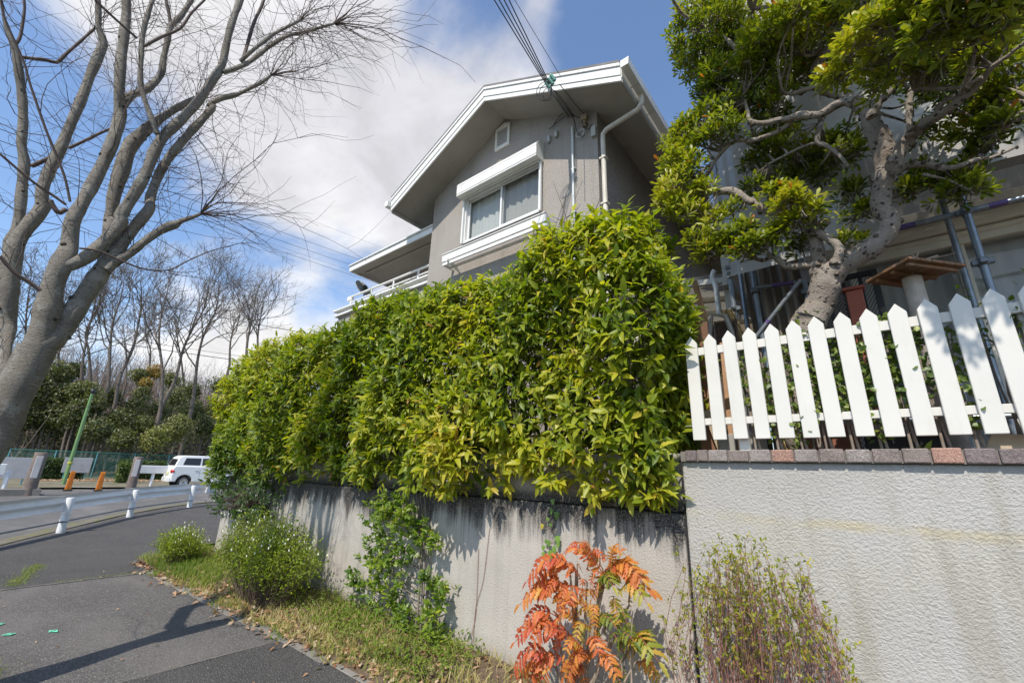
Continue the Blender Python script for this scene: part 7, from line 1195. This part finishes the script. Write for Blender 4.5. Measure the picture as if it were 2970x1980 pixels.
n = 1600; P_ = np.stack([-36.2 + 1.8 * RNG.random(n), 2.5 + 6 * RNG.random(n), np.full(n, gz(-35.5) - 0.005) + 0.03 * RNG.random(n)], 1); o = link('leaf_litter', leaf_mesh('leaf_litter', P_, unit(RNG.normal(size=(n, 3)) * np.array([1, 1, 0.3])), unit(RNG.normal(size=(n, 3)) * 0.3 + np.array([0.2, 0, 1])), 0.06 + 0.06 * RNG.random(n), 0.3 + 0.7 * RNG.random(n), 'ovate', 0.6), None, M_LITT); tag(o, 'pinkish brown fallen leaves before the far clipped hedges', 'leaves', None, 'stuff')

# ================================================================ wooded slope
M_FLEAF = leafmat('wood_leaf', [(0.0, (0.038, 0.052, 0.017)), (0.4, (0.095, 0.112, 0.034)), (0.7, (0.18, 0.185, 0.058)), (0.9, (0.22, 0.23, 0.05)), (1.0, (0.40, 0.23, 0.06))], 0.45, 0.25, 0.45)
M_FBARK = flat('wood_bark', (0.155, 0.128, 0.105), 0.9, 0.3, 3)
EV = [(-43.997,.508,6.561,1.1106,.35),(-43.973,1.542,5.427,1.3002,.3),(-43.972,1.562,3.713,1.2784,.3),(-43.959,1.907,6.370,1.0595,.4),(-43.918,2.683,4.441,1.3236,.32),(-43.905,2.895,7.187,1.0020,.42),(-43.878,3.278,5.592,1.1764,.4),(-43.851,3.614,3.660,1.3425,.3),(-45.853,3.679,7.863,.8726,.38),(-42.815,3.981,5.975,1.1759,.45),(-41.793,4.168,4.148,1.3112,.35),(-41.711,4.922,5.030,1.1662,.42),(-40.654,5.319,3.268,1.2197,.3),(-44.585,6.095,6.074,.8859,.45),(-41.545,6.163,4.270,1.0978,.38),(-39.460,6.553,2.824,.9602,.5),(-44.371,7.501,5.458,1.1067,.42),(-47.300,8.170,6.827,.8689,.5),(-41.311,7.576,3.857,.9382,.42),(-45.096,9.073,5.293,1.0526,.45),(-39.166,8.125,3.024,1.0850,.8),(-39.883,9.505,3.706,1.3351,.6),(-48.807,10.856,6.900,1.2909,.45),(-46.533,11.778,5.709,1.2564,.42),(-50.506,12.373,8.005,1.1229,.42),(-44.305,12.373,4.440,1.2142,.35),(-53.293,8.709,9.282,.9827,.5),(-53.111,9.757,9.717,.9390,.97),(-52.220,9.058,8.484,.7258,1),(-52.857,11.050,9.160,1.1440,.55),(-48.030,13.896,8.528,1.1169,.45),(-46.083,13.431,6.235,1.1752,.4)]
EVL = ['dark evergreen high at the left edge behind the bare tree', 'dark evergreen at mid height behind the leftmost stem', 'dark evergreen low at the left edge behind the notice board', 'evergreen high behind the leaning grey trunk', 'dark evergreen hidden behind the lower leaning trunk', 'evergreen crown just right of the leaning trunk fork', 'mid-green evergreen between the leaning trunk and the green pole top', 'dark evergreen low between the thick gatepost and the green pole', 'topmost dark evergreen right of the leaning trunk', "evergreen directly behind the green pole's black cap", 'dark evergreen behind the middle of the green pole', "mid-green evergreen right of the green pole's upper half", "dark evergreen right of the green pole's foot", 'small evergreen high under the dark straight bare tree', 'dark evergreen below the curving bare tree', 'evergreen low behind the notice board on the green fence', 'evergreen at mid height left of the sinuous bare tree', 'small evergreen high left of the sinuous bare tree', 'mid-green evergreen left of the bright yellow-green bush', 'evergreen at the foot of the sinuous bare tree', 'bright yellow-green bush above the fence beside the weathered post', "large mid-green bush directly above the white car's tail", 'evergreen high right of the sinuous bare tree', 'evergreen at mid height below the tall right-hand bare tree', 'small evergreen high behind the tall right-hand bare tree', "dark evergreen above the white car's roof", 'distant green bush on the crest left of the orange one', 'orange-leaved bush on the crest of the slope', 'small rust-orange bush just below the crest', 'distant green bush on the crest right of the orange one', 'evergreen high beside the edge of the yellow-green hedge', 'evergreen at mid height beside the edge of the yellow-green hedge']
for i_, (x, y, z, r, tone) in enumerate(EV):
    lab = EVL[i_]; g0 = hill(x, y) + gz(max(x, -45)) - 0.16
    o = thing('evergreen', lab, 'bush', (x, y, g0), 'evergreens on the wooded slope'); n = int(560 * r * r + 700); c = np.array([x, y, z]); nb = 9; ctr = c + unit(RNG.normal(size=(nb, 3)) + np.array([0.3, 0, 0.2])) * r * 0.6 * RNG.random((nb, 1)); br = r * (0.40 + 0.3 * RNG.random(nb)); j = RNG.integers(0, nb, n); d = unit(RNG.normal(size=(n, 3)) + np.array([0.35, -0.1, 0.25])); P_ = ctr[j] + d * (br[j] * (0.75 + 0.3 * RNG.random(n)))[:, None]
    ti = np.clip(tone + 0.15 * (RNG.random(nb) - 0.5)[j] + RNG.normal(size=n) * 0.12, 0, 1 if tone > 0.9 else 0.9)
    b_ = link('crown', leaf_mesh('crown', P_, unit(RNG.normal(size=(n, 3)) + d * 0.4), unit(d + RNG.normal(size=(n, 3)) * 0.55 + np.array([0, 0, 0.3])), 0.11 + 0.12 * RNG.random(n), ti, 'ovate', 0.5, 0.3, 0.2), o, M_FLEAF); b_['kind'] = 'stuff'
    MB().tube(resample([(x + 0.3, y + 0.2, g0 - 0.2), (x + 0.1, y, (g0 + z) / 2), (x, y, z + r * 0.3)], 6), list(np.linspace(0.11, 0.03, 6)), 6).build('trunk', M_FBARK, o)
n = 30000; y = -24 + 52 * RNG.random(n); dd_ = 45 + 9 * RNG.random(n); x = -dd_ + 2.0 - 0.12 * y; hmax = 4.2 + 1.6 * np.sin(0.55 * y + 1) + 1.2 * np.sin(1.3 * y + 0.3 * x) - 1.6 * np.clip((y - 2) / 12, 0, 1.2); g = np.array([hill(a, b_) + gz(-45) - 0.2 for a, b_ in zip(x, y)]); P_ = np.stack([x, y, g + np.maximum(0.6, hmax) * RNG.random(n) ** 0.6], 1)
lum = 0.5 + 0.25 * np.sin(1.9 * y + 1.1 * P_[:, 2]) + 0.25 * np.sin(3.7 * y - 2.3 * P_[:, 2]); ti = np.clip(0.22 + 0.3 * lum + RNG.normal(size=n) * 0.1, 0, 0.85)
o = link('evergreen_thicket', leaf_mesh('evergreen_thicket', P_, unit(RNG.normal(size=(n, 3)) + np.array([0.3, 0, 0])), unit(RNG.normal(size=(n, 3)) * 0.6 + np.array([0.7, -0.1, 0.6])), 0.16 + 0.16 * RNG.random(n), ti, 'ovate', 0.5, 0.3, 0.2), None, M_FLEAF); tag(o, 'dense evergreen thicket filling the slope behind the single bushes', 'thicket', None, 'stuff')
def bare(lab, path, seed, spread=1.0, gen=4):
    rng = np.random.default_rng(seed); P = resample(path, 14); x, y, z = P[0, :3]; g0 = hill(x, y) + gz(max(x, -45)) - 0.16
    o = thing('bare_woodland_tree', lab, 'tree', (x, y, g0), 'bare trees on the wooded slope'); H = P[-1, 2] - g0; r0 = 0.0092 * H; P = np.concatenate([[[x, y, g0 - 0.2, 0]], P]) if P.shape[1] == 4 else np.concatenate([[[x, y, g0 - 0.2]], P]); P = P[:, :3]
    rr = np.linspace(r0, r0 * 0.22, len(P)); MB().tube(P, list(rr), 7).build('trunk', M_FBARK, o)
    segs = []; front = []
    for i in range(5, len(P)):
        for _ in range(2 if i > 7 else 1):
            d = unit(P[i] - P[i - 1]); d = unit(d + rng.normal(size=3) * np.array([0.75, 0.75, 0.35]) * spread + np.array([0, 0, 0.25])); front.append((P[i], d, H * (0.34 - 0.014 * i) * rng.uniform(0.7, 1.2), rr[i] * 0.62))
    for g in range(gen):
        nf = []
        for (p, d, l, r) in front:
            k = 5; pts = [p]; q = p; dd = d
            for s in range(k - 1): dd = unit(dd + rng.normal(size=3) * 0.16 + np.array([0, 0, 0.09])); q = q + dd * l / (k - 1); pts.append(q)
            segs.append((pts, r))
            nb = 3 if g < gen - 1 else 0
            for b_ in range(nb):
                s = rng.integers(2, k); d2 = unit(unit(pts[s] - pts[s - 1]) + rng.normal(size=3) * 0.55 + np.array([0, 0, 0.12])); nf.append((pts[s], d2, l * rng.uniform(0.45, 0.7), max(0.010, r * 0.58)))
        front = nf
    PA = np.array([s[0] for s in segs]); RA = np.array([s[1] for s in segs])[:, None] * np.linspace(1, 0.5, 5)[None]; link('crown', rawmesh('crown', *twigs(PA, np.maximum(RA, 0.007), 3)), o, M_FBARK)
BT = [([(-43.806,4.128,6.275),(-43.839,3.763,8.113),(-43.856,3.553,10.026),(-43.876,3.297,13.540)], 'slim bare tree just right of the leaning grey trunk'), ([(-44.763,4.612,6.930),(-44.826,3.958,9.284),(-44.865,3.477,10.588),(-44.857,3.582,12.279),(-44.827,3.946,13.897)], 'bare tree leaning right beside the slim one near the grey trunk'), ([(-42.666,5.347,6.748),(-42.735,4.769,9.752),(-42.760,4.535,11.408),(-42.760,4.535,13.174),(-42.769,4.452,14.534)], 'bare tree with a dark straight trunk above the green pole top'), ([(-43.568,6.148,5.611),(-43.594,5.967,7.545),(-43.561,6.203,9.833),(-43.576,6.096,11.712),(-43.607,5.867,13.830),(-43.661,5.450,15.374)], 'bare tree curving right behind the dark straight one'), ([(-41.133,8.488,4.698),(-41.221,8.051,7.670),(-41.376,7.212,10.560),(-41.415,6.984,12.185),(-41.422,6.943,13.682),(-41.436,6.857,15.426)], 'bare tree with a sinuous trunk in the middle of the slope'), ([(-42.123,8.640,5.556),(-42.041,9.030,7.636),(-42.044,9.019,10.063),(-41.996,9.238,11.866),(-41.898,9.670,14.027),(-41.922,9.570,16.364)], 'bare tree leaning right from the middle of the slope'), ([(-43.640,10.980,5.759),(-43.682,10.811,7.913),(-43.740,10.573,10.005),(-43.742,10.566,12.324),(-43.646,10.956,14.591),(-43.691,10.775,17.042)], 'tall bare tree nearest the right end of the slope'), ([(-49.836,14.844,11.269),(-49.935,14.508,13.404),(-49.945,14.475,15.085),(-49.941,14.488,16.234)], 'small bare tree low beside the yellow-green hedge'), ([(-47.507,15.592,11.119),(-47.607,15.284,13.490),(-47.621,15.238,16.267),(-47.675,15.071,18.526)], 'bare tree rising just above the yellow-green hedge'), ([(-49.039,17.297,11.686),(-49.238,16.721,14.425),(-49.285,16.584,16.589),(-49.307,16.517,18.370)], 'bare tree mostly hidden by the glossy hedge'),
      ([(-46.905,2.991,6.865),(-46.931,2.548,9.270),(-46.953,2.094,11.732),(-46.962,1.881,13.800)], 'bare tree behind the fork of the leaning grey trunk'), ([(-47.978,1.463,7.190),(-47.995,.705,9.992),(-48.000,.175,12.398),(-48.000,-.122,14.408)], 'bare tree behind the leftmost grey stems'), ([(-45.997,.531,6.791),(-46.000,-.131,8.956),(-45.996,-.578,11.211),(-45.990,-.976,13.038)], 'bare tree at the left edge behind the twigs'), ([(-54.182,9.452,9.397),(-54.242,9.100,11.945),(-54.364,8.341,13.641),(-54.395,8.138,15.492)], 'distant pale bare tree left of the sinuous one'), ([(-53.607,12.299,9.199),(-53.764,11.596,11.642),(-53.916,10.864,13.692),(-54.036,10.252,15.646)], 'distant bare tree right of the sinuous one'), ([(-55.399,8.181,8.657),(-55.466,7.715,10.756),(-55.531,7.234,12.486),(-55.603,6.659,14.206)], 'distant bare tree behind the curving one')]
for i_, (p, lab) in enumerate(BT): bare(lab, p, 20 + i_)
# far brushwood that reads as one mass, and undergrowth twigs between the bushes
n = 4200; y = -35 + 75 * RNG.random(n); x = -58 - 22 * RNG.random(n) - 0.25 * y; g = np.array([hill(a, b_) + gz(-45) - 0.2 for a, b_ in zip(x, y)]); P0 = np.stack([x, y, g], 1); G_ = grow(P0, unit(RNG.normal(size=(n, 3)) * 0.25 + np.array([0, 0, 1])), 3.5 + 4.5 * RNG.random(n), 6, 0.14, 0.1); VF = [twigs(G_, taper(0.03 + 0.03 * RNG.random(n), 6, 0.25))]
idx = RNG.integers(0, n, n * 4); ki = RNG.integers(2, 6, n * 4); G2 = grow(G_[idx, ki], unit(RNG.normal(size=(n * 4, 3)) * 0.8 + np.array([0, 0, 0.8])), 0.8 + 1.6 * RNG.random(n * 4), 4, 0.2, 0.1); VF.append(twigs(G2, taper(np.full(n * 4, 0.014), 4, 0.5)))
o = link('brushwood', rawmesh('brushwood', *merge(*VF)), None, flat('brush_twig', (0.24, 0.185, 0.155), 0.9, 0.3, 0.4)); tag(o, 'hazy mass of bare brown brushwood up the slope', 'brushwood', None, 'stuff')
n = 900; y = -16 + 36 * RNG.random(n); x = -41.5 - 9 * RNG.random(n) - 0.25 * np.maximum(y, 0); g = np.array([hill(a, b_) + gz(-45) - 0.2 for a, b_ in zip(x, y)]); G_ = grow(np.stack([x, y, g], 1), unit(RNG.normal(size=(n, 3)) * 0.55 + np.array([0.1, 0, 1])), 1.5 + 4 * RNG.random(n), 6, 0.2, 0.05); VF = [twigs(G_, taper(0.02 + 0.02 * RNG.random(n), 6, 0.25))]; idx = RNG.integers(0, n, n * 3); ki = RNG.integers(2, 6, n * 3); G2 = grow(G_[idx, ki], unit(RNG.normal(size=(n * 3, 3)) + np.array([0, 0, 0.5])), 0.6 + 1.2 * RNG.random(n * 3), 4, 0.2); VF.append(twigs(G2, taper(np.full(n * 3, 0.010), 4, 0.5)))
o = link('undergrowth', rawmesh('undergrowth', *merge(*VF)), None, flat('undergrowth_twig', (0.20, 0.165, 0.14), 0.9, 0.3, 0.5)); tag(o, 'tangle of bare undergrowth twigs between the evergreens', 'undergrowth', None, 'stuff')

# ================================================================ power lines
def wire(lab, a, b_, sag, r, name='power_line'):
    a, b_ = np.array(a, float), np.array(b_, float); P = [a + (b_ - a) * t + np.array([0, 0, -4 * sag * t * (1 - t)]) for t in np.linspace(0, 1, 25)]; o = MB().tube(P, r, 5).build(name, M_BLK, None); tag(o, lab, 'cable', 'overhead power lines')
for (pa, pb_, lab) in (((-29.731,-4.009,16.326), (-50.644,35.766,29.784), 'topmost of the three dark power lines behind the bare tree'), ((-29.750,-3.865,15.767), (-51.463,34.577,28.852), 'middle of the three dark power lines behind the bare tree'), ((-29.768,-3.721,15.211), (-52.218,33.426,27.592), 'lowest of the three dark power lines behind the bare tree')): wire(lab, pa, pb_, 0.15, 0.018)
wire('thin single line above the dark power lines', (-29.996,.481,18.423), (-50.828,35.504,32.972), 0.1, 0.009); wire('thin single line just under the dark power lines', (-29.999,-.229,15.702), (-53.324,31.631,28.616), 0.1, 0.010)
wire('upper black line crossing in front of the wooded slope', (-33.915,-2.406,10.883), (-33.437,18.055,11.946), 0.25, 0.022); wire('lower black line crossing in front of the wooded slope', (-33.959,-1.676,8.054), (-33.251,18.395,9.105), 0.25, 0.022); wire('thinner line just above the lower black one', (-33.955,-1.742,8.308), (-33.270,18.360,9.399), 0.2, 0.012)
tipv = np.array(tip)
for k, (qx, lab) in enumerate(((1438, 'leftmost service cable running up from the house bracket'), (1452, 'second service cable from the left at the house bracket'), (1466, 'third service cable from the left at the house bracket'), (1480, 'fourth service cable from the left at the house bracket'), (1494, 'thin rightmost service cable passing above the gable'))):
    f = [(-2.973,3.037,7.699), (-2.905,3.061,7.665), (-2.857,3.106,7.675), (-2.795,3.135,7.653), (-2.734,3.188,7.660)][k]; s0 = tipv + np.array([-0.03 + 0.02 * k, -0.03, 0.08 - 0.01 * k]) if k < 4 else np.array((-2.608,4.100,7.062)); f = np.array(f); d = f - s0; wire(lab, s0, s0 + d * 7.0, 0.10, 0.008 if k < 4 else 0.004, 'service_cable')
# survey stickers on the asphalt
M_STK = flat('mint_tape', (0.16, 0.62, 0.42), 0.6, 0.1, 20)
for corners, lab in (([(-5.975,.859,.000),(-6.028,.868,.000),(-6.001,.921,.000),(-5.930,.913,.000)], 'mint green tape marker on the pavement, farthest from the left edge'), ([(-6.144,.584,.000),(-6.174,.628,.000),(-6.136,.676,.000),(-6.099,.638,.000)], 'mint green tape marker at the left edge, nearer the camera'), ([(-6.553,.566,.000),(-6.578,.603,.000),(-6.543,.626,.000),(-6.517,.597,.000)], 'sliver of mint green tape farther along the left edge')):
    o = thing('tape_marker', lab, 'marker', (corners[0][0], corners[0][1], 0)); c = np.array(corners); c[:, 2] = 0.0045; MB().prism([tuple(p) for p in c], (0, 0, 0.0015)).build('tape', M_STK, o); m_ = c.mean(0); d = (c[2] - c[0]) * 0.3; MB().beam(m_ - d + (0, 0, 0.002), m_ + d + (0, 0, 0.002), 0.012, 0.001).build('ink_mark', M_BLK, o)
